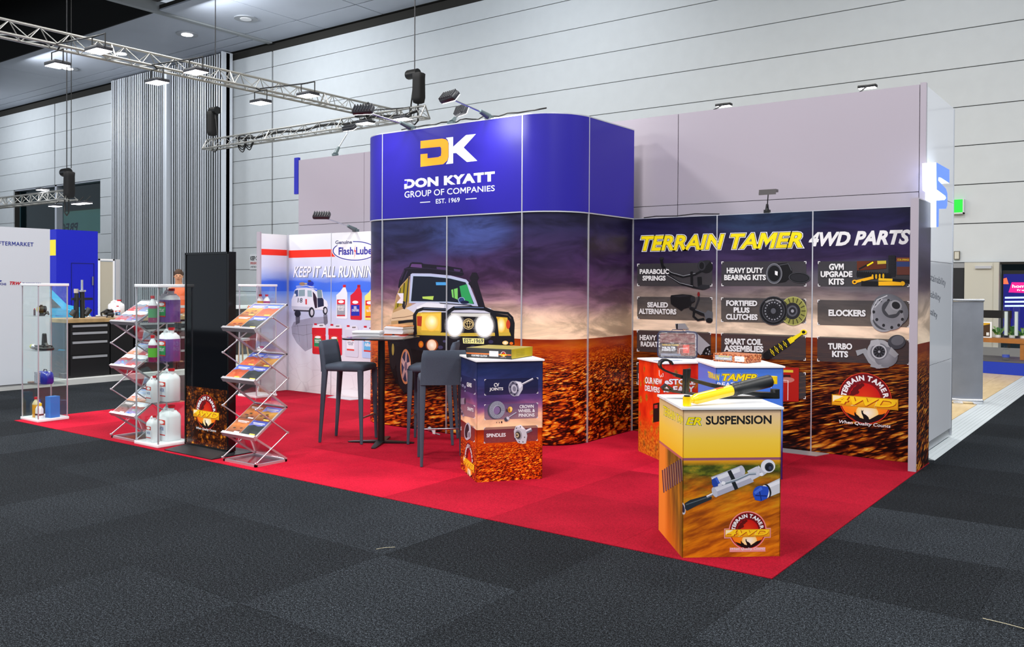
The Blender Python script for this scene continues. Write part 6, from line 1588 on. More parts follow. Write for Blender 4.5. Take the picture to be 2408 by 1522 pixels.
# ================================================================== CEILING, TRUSSES, HOISTS, LAMPS
M_CEIL = mat('grey_soffit', (182, 188, 200), .45, noise=.04, nscale=.6); M_CEIL2 = mat('dark_soffit', (92, 90, 90), .6)
M_VOID = mat('black_ceiling_void', (14, 13, 12), .9)
M_LED = mat('led_face', (255, 255, 255), .4, emit=(248, 248, 255), estr=9.0)
M_TRUSS = mat('dull_aluminium_truss', (176, 176, 172), .35, .75)
CZ = 11.03
ceil = MB().box(-60, -28.15, -8, 17.05, 13.6, 13.8).box(-28.15, 14, -8, 17.05, 13.0, 13.2).build('ceiling', M_VOID, kind='structure')
MB().box(-60, 14, 17.08, 22.3, CZ+.05, CZ+.2).build('soffit_back', M_GAP, ceil)
xs_ = [-60, -50, -41, -34.6, -28.22]
for a, b_ in zip(xs_, xs_[1:]):
    for y0, y1 in ((17.05, 20.55), (20.6, 21.2), (21.25, 21.85)):
        MB().box(a+.02, b_-.02, y0, y1, CZ, CZ+.05).build('ceiling_panel', M_CEIL, ceil)
x = -27.95
while x < 14:
    for y0, y1 in ((17.05, 20.55), (20.6, 21.85)):
        MB().box(x+.02, x+3.0-.02, y0, y1, CZ, CZ+.05).build('ceiling_panel', M_CEIL, ceil)
    MB().box(x+.01, x+3.0-.01, 8.0, 17.0, CZ+.28, CZ+.33).build('ceiling_panel', M_CEIL2, ceil, label='darker raised ceiling panel')
    x += 3.0
MB().box(-28.2, -27.97, 6, 21.85, CZ-.05, CZ+.34).build('ceiling_rib', mat('light_grey_rib', (150, 154, 156), .5), ceil)
MB().box(-60, -28.2, 17.0, 17.06, CZ-.02, 13.7).build('void_edge', M_VOID, ceil)
for k in range(5): MB().box(-60, -28.3, 3.2*k+1.5, 3.2*k+2.1, 12.2, 13.6).build('void_beam', mat('dark_void_beam', (30, 28, 26), .9), ceil)
for (px, py, on) in ((440, 80, 1), (285, 125, 1), (578, 43, 0), (160, 160, 1)):
    p = atz(px, py, CZ); t = empty('downlight', (p.x, p.y, CZ), 0, {440: 'round ceiling downlight, bright, right of the hanging truss near the striped screen', 285: 'round ceiling downlight seen through the long truss', 578: 'round ceiling downlight that is switched off', 160: 'round ceiling downlight half hidden behind the leftmost truss lamp'}[px], 'downlight', 'downlights in the grey soffit')
    MB().cyl((0, 0, -.03), (0, 0, 0), .40, n=28).build('rim', mat('pale_grey_rim', (150, 154, 160), .4), t); MB().cyl((0, 0, -.045), (0, 0, -.031), .20, n=24).build('lens', M_LED if on else M_WHITE, t)

def truss(name, p0, p1, label, n_bays, s=.145):
    p0 = Vector(p0); p1 = Vector(p1); t = empty(name, tuple(p0), 0, label, 'truss'); d = (p1-p0); L_ = d.length; dn = d.normalized()
    sd = dn.cross(Vector((0, 0, 1))); up = Vector((0, 0, 1))
    C = [sd*s*-1-up*s*.8, sd*s-up*s*.8, up*s*.9]
    for c in C: MB().cyl(c, c+d, .024, n=10).build('chord', M_TRUSS, t)
    b = MB(); st = L_/n_bays
    for k in range(n_bays):
        for (i, j) in ((0, 2), (1, 2), (0, 1)):
            a_ = C[i]+dn*(st*k); m_ = C[j]+dn*(st*(k+.5)); e2 = C[i]+dn*(st*(k+1)); b.cyl(a_, m_, .009, n=5).cyl(m_, e2, .009, n=5)
    for k in range(0, n_bays+1, 5):
        for (i, j) in ((0, 1), (1, 2), (2, 0)): b.cyl(C[i]+dn*(st*k), C[j]+dn*(st*k), .016, n=6)
    b.build('lacing', M_TRUSS, t, kind='stuff')
    return t
TXX, TZ5 = -14.35, 5.55
y_c = 13.35
truss('long_lighting_truss', (TXX, 3.2, TZ5), (TXX, 14.9, TZ5), 'long aluminium lighting truss running from the top left towards the tower', 25)
l2 = atz(508, 308, TZ5-.12); r2 = atz(988, 250, TZ5-.12)
truss('cross_lighting_truss', (l2.x-1.15, y_c+.3, TZ5-.30), (r2.x+.3, y_c+.3, TZ5-.30), 'shorter aluminium truss crossing under the end of the long truss', 15)
t3r = atz(168, 458, 3.8); t3l = atz(-60, 490, 3.8)
truss('far_left_truss', (t3l.x-2, t3r.y, 3.8), (t3r.x, t3r.y, 3.8), 'low aluminium truss at the far left edge above the blue booth', 18)

def hoist(px, py, z, label, chain_top, facing=0.0, Y=None, flip=1):
    p = onY(px, py, Y) if Y else atz(px, py, z)
    t = empty('chain_hoist', tuple(p), facing, label, 'chain hoist', 'black chain hoists hanging the trusses')
    b = MB(); R = []
    for s_, z_ in ((.5, -.62), (.85, -.60), (1, -.5), (.95, -.1), (1, 0), (.8, .02)): R.append([(x*.24*s_+flip*.12, y*.22*s_, z_) for x, y in rounded_poly(1, 1, .25, 3)])
    b.loft(R); b.build('chain_bag', mat('black_canvas', (16, 16, 18), .8), t)
    MB().cyl((-.18, 0, .02), (.1, 0, .02), .10, n=16).cyl((-.21, 0, .02), (-.18, 0, .02), .085, n=16).build('motor', M_BLACK, t)
    b = MB(); zt = chain_top-p.z
    b.cyl((0, 0, .06), (0, 0, zt), .012, n=6); k = .1
    b.build('chain', mat('dark_chain', (70, 70, 72), .4, .8), t)
    b = MB()
    for sx in (-.10, .10): b.tube([(0, 0, -.05), (sx*.5, 0, -.35), (sx, 0, -.62), (sx, 0, -.98), (0, 0, -1.05)], .018, n=6)
    b.cyl((0, 0, -.2), (0, 0, .03), .02); b.build('sling', M_BLACK, t)
    return t
hoist(975, 176, 0, 'black chain hoist at the right end of the cross truss, left of the tower top', CZ, Y=y_c+.3)
hoist(506, 262, 0, 'black chain hoist at the left end of the cross truss, before the striped screen', CZ, Y=y_c+.3, flip=-1)
hoist(157, 407, 0, 'black chain hoist above the low far left truss', CZ, Y=t3r.y)
q = onY(157, 407, t3r.y)
MB().cyl((0, 0, 0), (0, 0, CZ-q.z), .01, n=5).build('power_cable', M_BLACK, label='thin power cable hanging beside the far left hoist chain', cat='cable', loc=(q.x+.22, q.y, q.z+.1))
b = MB()
for k in range(5):
    c0 = Vector((.55+.28*(k % 2), 0, -.02-.03*k)); b.tube([(c0.x+.16*math.cos(a_*PI/6), .03*math.sin(a_), c0.z-.10+.15*math.sin(a_*PI/6)) for a_ in range(12)], .014, n=5, closed=True)
b.build('cable_coil', M_BLACK, label='black cable coils hanging in the left half of the cross truss', cat='cable', loc=(l2.x-.2, y_c+.3, TZ5-.22))
b = MB(); L_ = r2.x-l2.x; b.tube([(L_*k/14, .02*math.sin(k*2.1), .035*math.cos(k*1.7)) for k in range(15)], .03, n=6)
b.build('truss_cable', M_BLACK, label='black cable lying along the cross truss', cat='cable', loc=(l2.x+.1, y_c+.3, TZ5-.27))
cr = empty('truss_clamp', (TXX, y_c+.3, TZ5-.16), 0, 'black clamp bundle where the two trusses cross', 'clamp')
MB().box(-.18, .18, -.05, .05, -.04, .05).cyl((-.15, -.1, 0), (.12, .1, .28), .03).cyl((.1, -.12, .1), (.16, .1, -.12), .035).build('bracket', M_BLACK, cr)

def flood(px, py, label, outx, w=.36, z=5.12):
    p = atz(px, py, z); t = empty('truss_floodlight', tuple(p), 0, label, 'floodlight', 'white LED floodlights on the trusses')
    MB().rbox(-w/2, w/2, -.13, .13, .004, .062, .012).build('housing', mat('dark_lamp_housing', (50, 52, 58), .4), t)
    MB().box(-w/2+.012, w/2-.012, -.118, .118, -.004, .004).build('led_face', M_LED, t)
    b = MB()
    for x in (-w/2-.008, w/2+.008): b.cyl((x, 0, .03), (x, 0, .24), .010, n=6)
    b.cyl((-w/2-.012, 0, .24), (w/2+.012, 0, .24), .010, n=6)
    b.cyl((0, 0, .24), (TXX+math.copysign(.14, -(TXX-p.x))-p.x if outx else .3, 0, (TZ5-.11)-z), .013, n=6).build('yoke', M_BLACK, t)
    return t
LF = [(135, 155, 'leftmost floodlight hanging on the near side of the long truss'), (370, 195, 'second floodlight on the near side, before the striped screen'), (613, 243, 'third floodlight on the near side, before the pale wall'), (860, 291, 'fourth near side floodlight, just left of the tower top'),
      (232, 121, 'first floodlight on the far side of the long truss, at its upper left'), (461, 171, 'second far side floodlight, before the striped screen top'), (724, 226, 'third far side floodlight, right of the dark wall joint'), (948, 281, 'last floodlight at the end of the long truss, by the tower corner')]
for px, py, lb in LF: flood(px, py, lb, True)
for (px, py, lb) in ((25, 478, 'far left small floodlight, lowest of those on the low truss'), (75, 472, 'second small floodlight on the low far left truss'), (128, 473, 'rightmost small floodlight under the low far left truss'), (86, 446, 'small floodlight on top of the low far left truss')):
    p = atz(px, py, 3.55) if py > 450 else atz(px, py, 4.0)
    p.y = t3r.y; 
    t = empty('small_floodlight', tuple(p), 0, lb, 'floodlight', 'small LED floodlights on the far left truss')
    MB().rbox(-.15, .15, -.11, .11, .006, .05, .01).build('housing', MATS['dark_lamp_housing'], t); MB().box(-.14, .14, -.10, .10, -.004, .006).build('led_face', M_LED, t)
    MB().cyl((0, 0, .05), (0, .13, .19 if py > 450 else -.14), .01).build('arm', M_BLACK, t)

# arm spotlights clamped to the wall tops
M_ARM = mat('grey_green_lamp', (96, 112, 116), .4, .3)
def arm_lamp(base, head, label, aim, lit=True, hw=.24, power=0):
    base = Vector(base); head = Vector(head); t = empty('arm_spotlight', tuple(base), 0, label, 'spotlight', 'long arm spotlights clamped to the stand walls')
    h = head-base; b = MB(); b.box(-.04, .04, -.03, .03, -.005, .03).cyl((0, 0, .02), Vector((0, 0, .03))+h.normalized()*.16, .035, .022, n=10); b.build('clamp', M_ARM, t)
    MB().cyl(Vector((0, 0, .03))+h.normalized()*.10, h, .009, n=8).build('arm', M_STEEL, t)
    z = (Vector(aim)-head).normalized(); xx = z.cross(Vector((0, 0, 1))); xx = xx.normalized() if xx.length > .05 else Vector((1, 0, 0)); yy = z.cross(xx)
    T = frame(h, xx, yy, z)
    b = MB()
    b.rbox(-hw/2, hw/2, -.055, .055, -.05, .006, .015, T=T)
    for k in range(7): b.box(-hw/2+.02+k*(hw-.04)/6-.004, -hw/2+.02+k*(hw-.04)/6+.004, -.05, .05, -.066, -.048, T=T)
    b.build('head', MATS['dark_lamp_housing'], t)
    MB().box(-hw/2+.012, hw/2-.012, -.045, .045, .006, .010, T=T).build('led_face', M_LED if lit else M_BLACK, t)
    if power:
        l = spot_light('arm_spotlight_light', tuple(head+z*.03), aim, power, 100, 1.0, .22)
    return t
F0 = FY+.02
bA = onY(968, 296, F0); bD = onY(1150, 271, F0); bC = onY(1058, 284, F0)
arm_lamp((bA.x, F0, 3.408), tuple(onY(856, 262, F0-.62)), 'arm spotlight reaching forward from the left of the blue band', (bA.x-.35, FY, 3.0), power=26)
arm_lamp((bD.x, F0, 3.408), tuple(onY(1060, 232, F0-.62)), 'arm spotlight reaching forward from the middle of the blue band', (bD.x+.15, FY, 3.0), power=36)
arm_lamp((bC.x, F0+.03, 3.408), tuple(onY(1089, 262, F0+.55)), 'arm spotlight on the blue band leaning away from the camera', (bC.x+.2, 9.0, 3.2))
b = MB(); pts = []
for k in range(30): pts.append((k*.07, .03*math.sin(k*1.3), .02+.018*abs(math.sin(k*.8)))) 
b.tube(pts, .008, n=5); b.build('lamp_cable', M_BLACK, label='loose lamp cable lying on top of the blue band', cat='cable', loc=(-7.1, FY+.06, 3.41))
hL = onY(757, 510, BY-.62); bL = onY(834, 540, BY)
arm_lamp((bL.x, BY+.02, 2.405), tuple(hL), 'arm spotlight over the oil print wall, left of the tower', (bL.x-.4, BY, 1.7), lit=False)
spot_light('arm_spotlight_light', (-8.6, BY-.6, 2.75), (-8.9, BY, 2.0), 16, 100, .9, .1)
hP = onY(823, 304, 9.5); bP = onY(787, 355, 9.02)
arm_lamp((bP.x, 9.03, 3.58), tuple(hP), 'arm spotlight standing on the pale partition left of the tower', (hP.x, 10.5, 2.5))
# small flat lamp on the parts wall
q = onY(1804, 497, BY+.02); hq = onY(1807, 449, BY-.35)
t = empty('wall_washer', (q.x, BY+.02, 2.402), 0, 'small flat lamp on a short stem above the parts print wall', 'spotlight')
v = hq-Vector((q.x, BY+.02, 2.402))
MB().box(-.03, .03, -.02, .02, -.002, .03).cyl((0, 0, .02), (0, 0, .09), .022, .012).build('clamp', M_BLACK, t); MB().cyl((0, 0, .05), v, .006, n=6).build('stem', M_BLACK, t)
b = MB(); b.box(v.x-.085, v.x+.085, v.y-.03, v.y+.04, v.z-.015, v.z+.012).box(v.x-.085, v.x+.085, v.y-.035, v.y-.025, v.z-.04, v.z-.014); b.build('head', mat('pewter_lamp', (96, 92, 92), .4, .4), t)
b = MB(); b.tube([(0, 0, 0), (.15, 0, .012), (.4, 0, .004), (.62, 0, .018), (.9, 0, .004)], .006, n=5); b.build('lamp_cable', M_BLACK, label='thin cable lying on top of the parts wall, near the tower', cat='cable', loc=(-4.72, BY+.02, 2.408))
for (px, py, lb) in ((1702, 250, 'lit lamp tip peeping over the pale partition, nearer the tower'), (2040, 207, 'lit lamp tip peeping over the pale partition, nearer the corner')):
    p = onY(px, py, 9.35); t = empty('rear_lamp', (p.x, 9.35, 3.62), 0, lb, 'spotlight', 'lamps behind the pale partition')
    z = p.z-3.62; MB().rbox(-.09, .09, -.04, .04, z, z+.03, .008).build('head', M_BLACK, t); MB().box(-.08, .08, -.035, .035, z-.006, z).build('led_face', M_LED, t); MB().cyl((0, 0, z+.02), (0, -.28, -.04), .008).build('arm', M_BLACK, t)
# ================================================================== HALL BACKGROUND
# vertical slat screen in front of the long wall
M_FIN = mat('white_fin', (232, 236, 242), .4, .1); M_FINB = mat('dark_fin_back', (6, 7, 9), .9)
for (x0, x1, lb) in ((-39.3, -34.72, 'left half of the tall screen of white vertical fins'), (-34.5, -30.55, 'right half of the tall screen of white vertical fins, by the wall panels')):
    t = empty('fin_screen', (x0, 21.4, 0), 0, lb, 'slatted screen', 'tall fin screens on the hall wall')
    MB().box(0, x1-x0, .20, .36, 0, 10.95).build('back_board', M_FINB, t)
    b = MB(); n = int((x1-x0)/.155); rnd = random.Random(3)
    for k in range(n):
        x = k*(x1-x0)/n; w = rnd.choice((.04, .05, .058)); dd = rnd.choice((.0, .01, .02)); b.box(x, x+w, .16+dd, .21, 0, 10.98)
    b.box(x1-x0-.06, x1-x0, 0, .5, 0, 10.98)
    b.build('fins', M_FIN, t, kind='stuff')
MB().box(-34.70, -34.52, 21.42, 21.7, 0, 11.0).build('screen_joint', M_FIN, label='plain pale upright between the two halves of the fin screen', cat='column')
# upper window of the hall
win = empty('window_1', (-45.5, 22.0, 3.96), kind='structure')
MB().box(-4.5, 4.4, .35, .36, 0, 2.64).build('pane', glass('teal_glass', (150, 190, 196), .7, .02, 1.5), win)
b = MB(); b.box(-.10, .10, .05, .4, 0, 2.64).box(-4.5, 4.4, .05, .4, 0, .06).box(-4.5, 4.4, .05, .4, 2.58, 2.64); b.build('window_frame', M_ALU, win)
MB().box(-4.6, 4.5, 3.0, 3.1, -1, 3.6).box(-4.6, -4.5, .3, 3.0, -1, 3.6).box(4.4, 4.5, .3, 3.0, -1, 3.6).box(-4.6, 4.5, .3, 3.0, -1, -.9).build('room_behind', mat('teal_room', (60, 90, 96), .8), win)
sg = empty('reflected_stand_banner', (-45.6, 23.6, 4.0), 0, 'reflection of a cream stand with mirrored blue lettering, modelled behind the upper window', 'banner')
sheet('reflection_face', [(-3.0, .2), (-2.0, 0), (0, -.1), (1.2, 0), (2.0, .25)], -.6, 1.5, mat('cream_reflection', (226, 226, 206), .5, emit=(226, 226, 206), estr=.35), sg)  # glowing solid stands in for a stand reflected in the window pane
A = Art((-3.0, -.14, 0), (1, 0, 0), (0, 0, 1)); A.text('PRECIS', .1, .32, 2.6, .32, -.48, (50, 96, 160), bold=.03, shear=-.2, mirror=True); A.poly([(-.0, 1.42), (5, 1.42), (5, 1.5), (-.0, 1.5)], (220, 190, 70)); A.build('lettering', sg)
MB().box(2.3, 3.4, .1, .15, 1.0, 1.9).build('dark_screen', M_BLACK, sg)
# wall sign
sn = empty('exit_notice', (-29.2, 21.99, 2.2), 0, 'white notice with black and red lettering on the hall wall, left of the stand', 'sign')
MB().box(-.30, .30, -.02, 0, 0, .60).build('plate', M_WHITE, sn); A = Art((-.30, -.021, 0), (1, 0, 0), (0, 0, 1)); A.text('KEEP CLEAR', .04, .36, .80, .36, -.17, INK, bold=.04); A.clip = (0, .6, 0, .6); A.text('EMERGENCY EXIT', .04, .20, .7, .20, -.10, (190, 40, 30), bold=.03); A.text('2 METRES CLEAR', .04, .06, .66, .06, -.08, INK, bold=.02); A.build('lettering', sn)

# ---- neighbouring stand on the left: white floor, walls, workbench
M_WFLOOR = mat('white_stand_floor', (206, 208, 206), .5, noise=.05, nscale=2)
MB().box(-24, -14.08, 3.0, 21.0, 0.0, .09).build('white_stand_floor', M_WFLOOR, label='low white platform floor of the neighbouring stand on the left', cat='platform')
aw = empty('aftermarket_wall', (-14.15, 5.2, .09), 0, 'plain white wall with small blue TERMARKET lettering at the left edge', 'display wall')
MB().box(-.16, .10, -2.6, 1.52, 0, 2.39).build('wall_panel', mat('matt_white_wall', (206, 212, 220), .6), aw, label='matt white wall')
A = Art((-14.0485, 5.2, 0), (0, 1, 0), (0, 0, 1)).crop(0, 520, 3.8048); A.text('AFTERMARKET', -52, 214, 300, 228, 36, (34, 50, 140), bold=.02, spacing=1.1)
A.text('TRW', 86, 570, 190, 574, 30, (190, 34, 50), bold=.05, shear=.3); A.text('FUCHS', -30, 572, 56, 575, 20, (34, 40, 130), bold=.03); A.poly([(0, 528), (20, 534), (0, 546)], (30, 40, 140)); A.text('ZF LEMFORDER EXIDO', 200, 572, 368, 574, 22, (34, 40, 130), bold=.03)
A.build('lettering', aw).location = (14.15, -5.2, -.09)
M_BLUEB = mat('deep_blue_laminate', (10, 22, 176), .35)
bb = empty('blue_booth', (-18, 8.74, .09), 0, 'deep blue booth with a flush door, behind the workbench', 'booth')
MB().box(-.9, -.01, 0, .86, 0, 2.63).build('wall_panel', M_BLUEB, bb); b = MB(); b.box(-.009, .0, .30, .30+.008, 0, 1.95).box(-.009, .0, .77, .778, 0, 1.95).box(-.009, 0, .30, .778, 1.95, 1.958); b.build('door_joint', mat('navy_joint', (6, 12, 90), .5), bb)
MB().box(0, .03, .72, .745, 1.5, 1.68).build('door_handle', M_STEEL, bb); A = Art((-.25, -.001, 0), (1, 0, 0), (0, 0, 1)); A.poly([(-.2, 2.1), (.22, 2.1), (.22, 2.42), (-.2, 2.42)], (236, 214, 60)); A.build('yellow_mark', bb)
pg = empty('grey_board_frame', (-16, 8.55, .09), 0, 'narrow pale framed board with perforated edge beside the blue booth', 'board')
MB().box(-.02, 0, .02, .27, .85, 1.95).build('board', mat('warm_grey_board', (176, 170, 154), .6), pg); b = MB(); b.box(-.03, .01, 0, .02, 0, 2.0).box(-.03, .01, .27, .30, 0, 2.0).box(-.03, .01, 0, .30, 1.97, 2.0).box(-.03, .01, 0, .30, .8, .83); b.build('frame', M_WHITE, pg)
MB().box(-.03, .012, .32, .40, 0, 2.0).build('perforated_rail', M_ALU, pg)
# workbench with drawers
M_CARC = mat('black_cabinet', (24, 24, 26), .35); M_OAK = mat('pale_oak_worktop', (176, 146, 100), .45, noise=.15, nscale=9); M_HAND = mat('silver_drawer_pull', (200, 204, 210), .3, .6)
wb = empty('workbench', (-14.25, 7.1, .09), 0, 'long black tool workbench with silver drawer pulls and oak top', 'workbench')
MB().box(-.75, .04, -.05, 2.9, .90, .96).build('worktop', M_OAK, wb, label='pale oak worktop')
y = 0.0
for (wd, dr) in ((.72, True), (.42, False), (.02, False), (.80, True), (.84, True)):
    if wd < .1: y += wd; continue
    MB().box(-.70, -.02, y+.01, y+wd-.01, .0, .90).build('carcass', M_CARC, wb)
    if dr:
        for (z0, z1) in ((.04, .36), (.37, .60), (.61, .75), (.76, .87)):
            d_ = MB().box(-.02, .0, y+.04, y+wd-.04, z0, z1).build('drawer', M_CARC, wb)
            MB().box(0, .022, y+.07, y+wd-.07, z1-.045, z1-.008).build('drawer_pull', M_HAND, d_)
    y += wd
MB().box(-.70, -.0, -.045, -.004, 0, .90).build('end_panel', mat('slate_panel', (70, 76, 86), .4), wb)
BT = 1.05
def benchpt(px, py): p = onX(px, py, -14.6); return p
p = benchpt(183, 748)
st = empty('suspension_strut', (-14.6, p.y, BT), 0, 'black upright suspension strut pair with silver rod on the workbench', 'strut')
MB().cyl((0, -.03, 0), (0, -.02, .42), .045, .035, n=12).cyl((0, .08, 0), (0, .07, .46), .04, .04, n=12).cyl((0, -.10, .05), (0, -.05, .12), .05).cyl((0, .12, .05), (0, .20, .15), .05).box(-.03, .03, -.10, .24, .30, .34).build('tubes', M_RUB, st)
MB().cyl((0, .07, .46), (0, .07, .64), .018).cyl((0, .07, .44), (0, .07, .47), .06).build('rod', M_SILVER, st); MB().cyl((0, -.03, .42), (0, -.03, .49), .035).build('mount', mat('beige_mount', (190, 180, 170), .5), st)
p = benchpt(275, 735)
jug((-14.62, p.y, BT), .30, .22, .24, M_HDPE, 'large white jug with green cap on the workbench', 'white jugs on the workbench', None, rz=1.5)
jug((-14.45, p.y-.10, BT), .20, .12, .13, M_HDPE, 'smaller white jug in front of the large one on the workbench', 'white jugs on the workbench', ((80, 150, 206), 'OIL', WHITE), rz=1.5)
rnd = random.Random(5)
for k, (px, lb) in enumerate(((236, 'silver pipe fitting on the workbench, nearest the strut'), (250, 'black hose assembly on the workbench before the white jugs'), (308, 'black pump assembly on the workbench behind the left rack'), (388, 'flat grey tool tray on the workbench near the person'))):
    p = benchpt(px, 745); t = empty('bench_part', (-14.45, p.y, BT), 0, lb, 'machine part', 'parts on the workbench'); b = MB()
    if k == 0: b.cyl((0, -.16, .03), (0, .05, .03), .018).cyl((0, .03, .035), (0, .09, .035), .04).cyl((0, .09, .035), (0, .16, .035), .028)
    elif k == 3: b.rbox(-.10, .10, -.2, .2, 0, .03, .01).cyl((0, -.15, .04), (0, .15, .04), .015)
    else:
        b.cyl((0, -.08, .05), (0, .06, .05), .045).ball((.02, .07, .06), .05).cyl((0, -.12, .08), (0, .02, .12), .03); b.tube([(0, -.16, .03), (.05, -.2, .08), (.05, -.1, .14), (0, 0, .12)], .015)
    b.build('body', M_ALU if k in (0, 3) else M_RUB, t)
# light blue car beyond the bench, nose to the right
car = empty('light_blue_car', (-16.0, 7.35, .09), 0, 'light blue car with red nose stripe, behind the leftmost glass cabinet', 'car')
M_CB = mat('light_blue_paint', (40, 170, 226), .25, coat=.6); M_WG = mat('dark_car_window', (70, 84, 98), .15, spec=.8)
prof = [(-2.6, .25), (-2.65, .85), (-2.5, 1.1), (-1.9, 1.15), (-1.3, 1.5), (-.6, 1.55), (.1, 1.53), (.38, 1.44), (.66, 1.16), (1.02, 1.08), (1.14, .90), (1.16, .42), (1.06, .25)]
b = MB(); R = []
for (x, s_) in ((-1.7, .90), (-1.62, .985), (-1.5, 1.0), (-.2, 1.0), (-.06, .985), (0.0, .90)): R.append([(x, -.75+(y+.75)*s_, .25+(z-.25)*s_) for y, z in prof])
b.loft(R); b.build('body', M_CB, car)
MB().add([(.006, -1.2, 1.10), (.006, .50, 1.10), (.006, .30, 1.30), (.006, .1, 1.36), (.006, -.9, 1.36)], [(0, 1, 2, 3, 4)]).build('side_window', M_WG, car)
MB().add([(-1.5, .65, 1.18), (-.2, .65, 1.18), (-.25, .40, 1.44), (-1.45, .40, 1.44)], [(0, 1, 2, 3)]).build('windscreen', M_WG, car)
MB().box(-1.6, -.02, .98, 1.16, .62, .80).build('red_stripe', mat('red_paint', (190, 40, 60), .3), car); MB().ball((-.1, 1.02, .90), .09, sc=(1, 1, .7)).build('headlamp', M_SILVER, car)
for yy in (-1.9, .45):
    MB().cyl((-.16, yy, .30), (.02, yy, .30), .31, n=22).build('wheel', M_RUB, car); MB().cyl((.02, yy, .30), (.03, yy, .30), .19, n=18).build('hub_cap', M_SILVER, car)
    MB().cyl((-1.72, yy, .30), (-1.56, yy, .30), .31, n=22).build('wheel', M_RUB, car)
# person in an orange vest
def person(loc, rz, label):
    t = empty('person', loc, rz, label, 'person')
    def skin(name, verts, edges, rad, m, root=0, sub=2):
        me = bpy.data.meshes.new(name); me.from_pydata(verts, edges, []); o = bpy.data.objects.new(name, me); link(o)
        md = o.modifiers.new('s', 'SKIN'); 
        me.skin_vertices.new() if not me.skin_vertices else None
        for i, r in enumerate(rad): me.skin_vertices[0].data[i].radius = (r if isinstance(r, tuple) else (r, r))
        me.skin_vertices[0].data[root].use_root = True
        sb = o.modifiers.new('u', 'SUBSURF'); sb.levels = sub; sb.render_levels = sub
        dg = bpy.context.evaluated_depsgraph_get(); dg.update(); me2 = bpy.data.meshes.new_from_object(o.evaluated_get(dg)); bpy.data.objects.remove(o)
        me2.materials.clear(); me2.materials.append(m); me2.polygons.foreach_set('use_smooth', [True]*len(me2.polygons))
        q = bpy.data.objects.new(name, me2); link(q); q.parent = t; return q
    V = [(0, 0, .98), (0, 0, 1.15), (0, 0, 1.32), (0, 0, 1.46), (0, 0, 1.53), (.02, 0, 1.62), (.02, 0, 1.72),
         (0, .18, 1.43), (.02, .25, 1.18), (.16, .22, 1.02), (0, -.18, 1.43), (.04, -.25, 1.18), (.20, -.20, 1.05),
         (0, .09, .90), (.01, .10, .50), (0, .10, .06), (.13, .11, .03), (0, -.09, .90), (.01, -.10, .50), (0, -.10, .06), (.13, -.11, .03)]
    E_ = [(0, 1), (1, 2), (2, 3), (3, 4), (4, 5), (5, 6), (3, 7), (7, 8), (8, 9), (3, 10), (10, 11), (11, 12), (0, 13), (13, 14), (14, 15), (15, 16), (0, 17), (17, 18), (18, 19), (19, 20)]
    Rd = [(.10, .15), (.10, .14), (.11, .16), (.10, .16), .055, (.09, .075), (.095, .08), .055, .045, .032, .055, .045, .032, .085, .06, .045, .035, .085, .06, .045, .035]
    skin('body', V, E_, Rd, mat('skin', (206, 150, 116), .6))
    # clothes follow the body
    skin('shirt', [(0, 0, .95), (0, 0, 1.15), (0, 0, 1.32), (0, 0, 1.44), (0, .18, 1.43), (.02, .25, 1.2), (0, -.18, 1.43), (.04, -.25, 1.2)], [(0, 1), (1, 2), (2, 3), (3, 4), (4, 5), (3, 6), (6, 7)], [(.115, .165), (.115, .155), (.125, .175), (.112, .17), .066, .056, .066, .056], mat('pale_shirt', (200, 196, 190), .8))
    v = skin('safety_vest', [(0, 0, .93), (0, 0, 1.15), (0, 0, 1.32), (0, 0, 1.43), (0, .13, 1.44), (0, -.13, 1.44)], [(0, 1), (1, 2), (2, 3), (3, 4), (3, 5)], [(.125, .18), (.125, .17), (.135, .19), (.118, .16), .075, .075], mat('hi_vis_orange', (250, 104, 40), .7), root=1)
    MB().loft([[(.142*math.cos(a_*PI/10), .198*math.sin(a_*PI/10), z) for a_ in range(20)] for z in (1.06, 1.11)], caps=False).build('reflective_band', mat('grey_reflective', (190, 194, 200), .3), v)
    skin('trousers', [(0, 0, .98), (0, .09, .88), (.01, .10, .50), (0, .10, .10), (0, -.09, .88), (.01, -.10, .50), (0, -.10, .10)], [(0, 1), (1, 2), (2, 3), (0, 4), (4, 5), (5, 6)], [(.12, .165), .098, .075, .06, .098, .075, .06], mat('dark_trousers', (34, 36, 46), .8))
    b = MB(); b.ball((.0, 0, 1.735), .108, sc=(1.02, .86, .98)).build('hair', mat('brown_hair', (70, 48, 34), .8), t)
    b = MB(); b.ball((.035, 0, 1.685), .088, n=14, m=10, sc=(.95, .86, 1.22)).ball((.125, 0, 1.675), .014, sc=(1.1, .8, 1.4)); b.ball((.03, .078, 1.685), .02, sc=(.8, .5, 1.3)).ball((.03, -.078, 1.685), .02, sc=(.8, .5, 1.3)).build('face', mat('skin', (206, 150, 116), .6), t)
    b = MB(); 
    for y_ in (-.03, .03): b.ball((.112, y_, 1.70), .010)
    b.build('eyes', M_BLACK, t); MB().box(.112, .120, -.022, .022, 1.628, 1.634).build('mouth', mat('lips', (150, 84, 74), .6), t)
    for sy, bx, by, bz in ((1, .16, .22, 1.02), (-1, .20, -.20, 1.05)):
        b = MB(); b.ball((bx+.035, by, bz-.02), .034, sc=(1.2, .8, .6))
        for k in range(4): b.tube([(bx+.06, by-.024+.016*k, bz-.02), (bx+.10, by-.026+.017*k, bz-.035), (bx+.118-.004*abs(k-1.5), by-.026+.017*k, bz-.055)], [.0095, .0085, .007], n=6)
        b.tube([(bx+.03, by-sy*.03, bz-.02), (bx+.055, by-sy*.055, bz-.035), (bx+.08, by-sy*.06, bz-.045)], [.011, .010, .008], n=6); b.build('hand', mat('skin', (206, 150, 116), .6), t)
    return t
pp = onX(420, 700, -15.9)
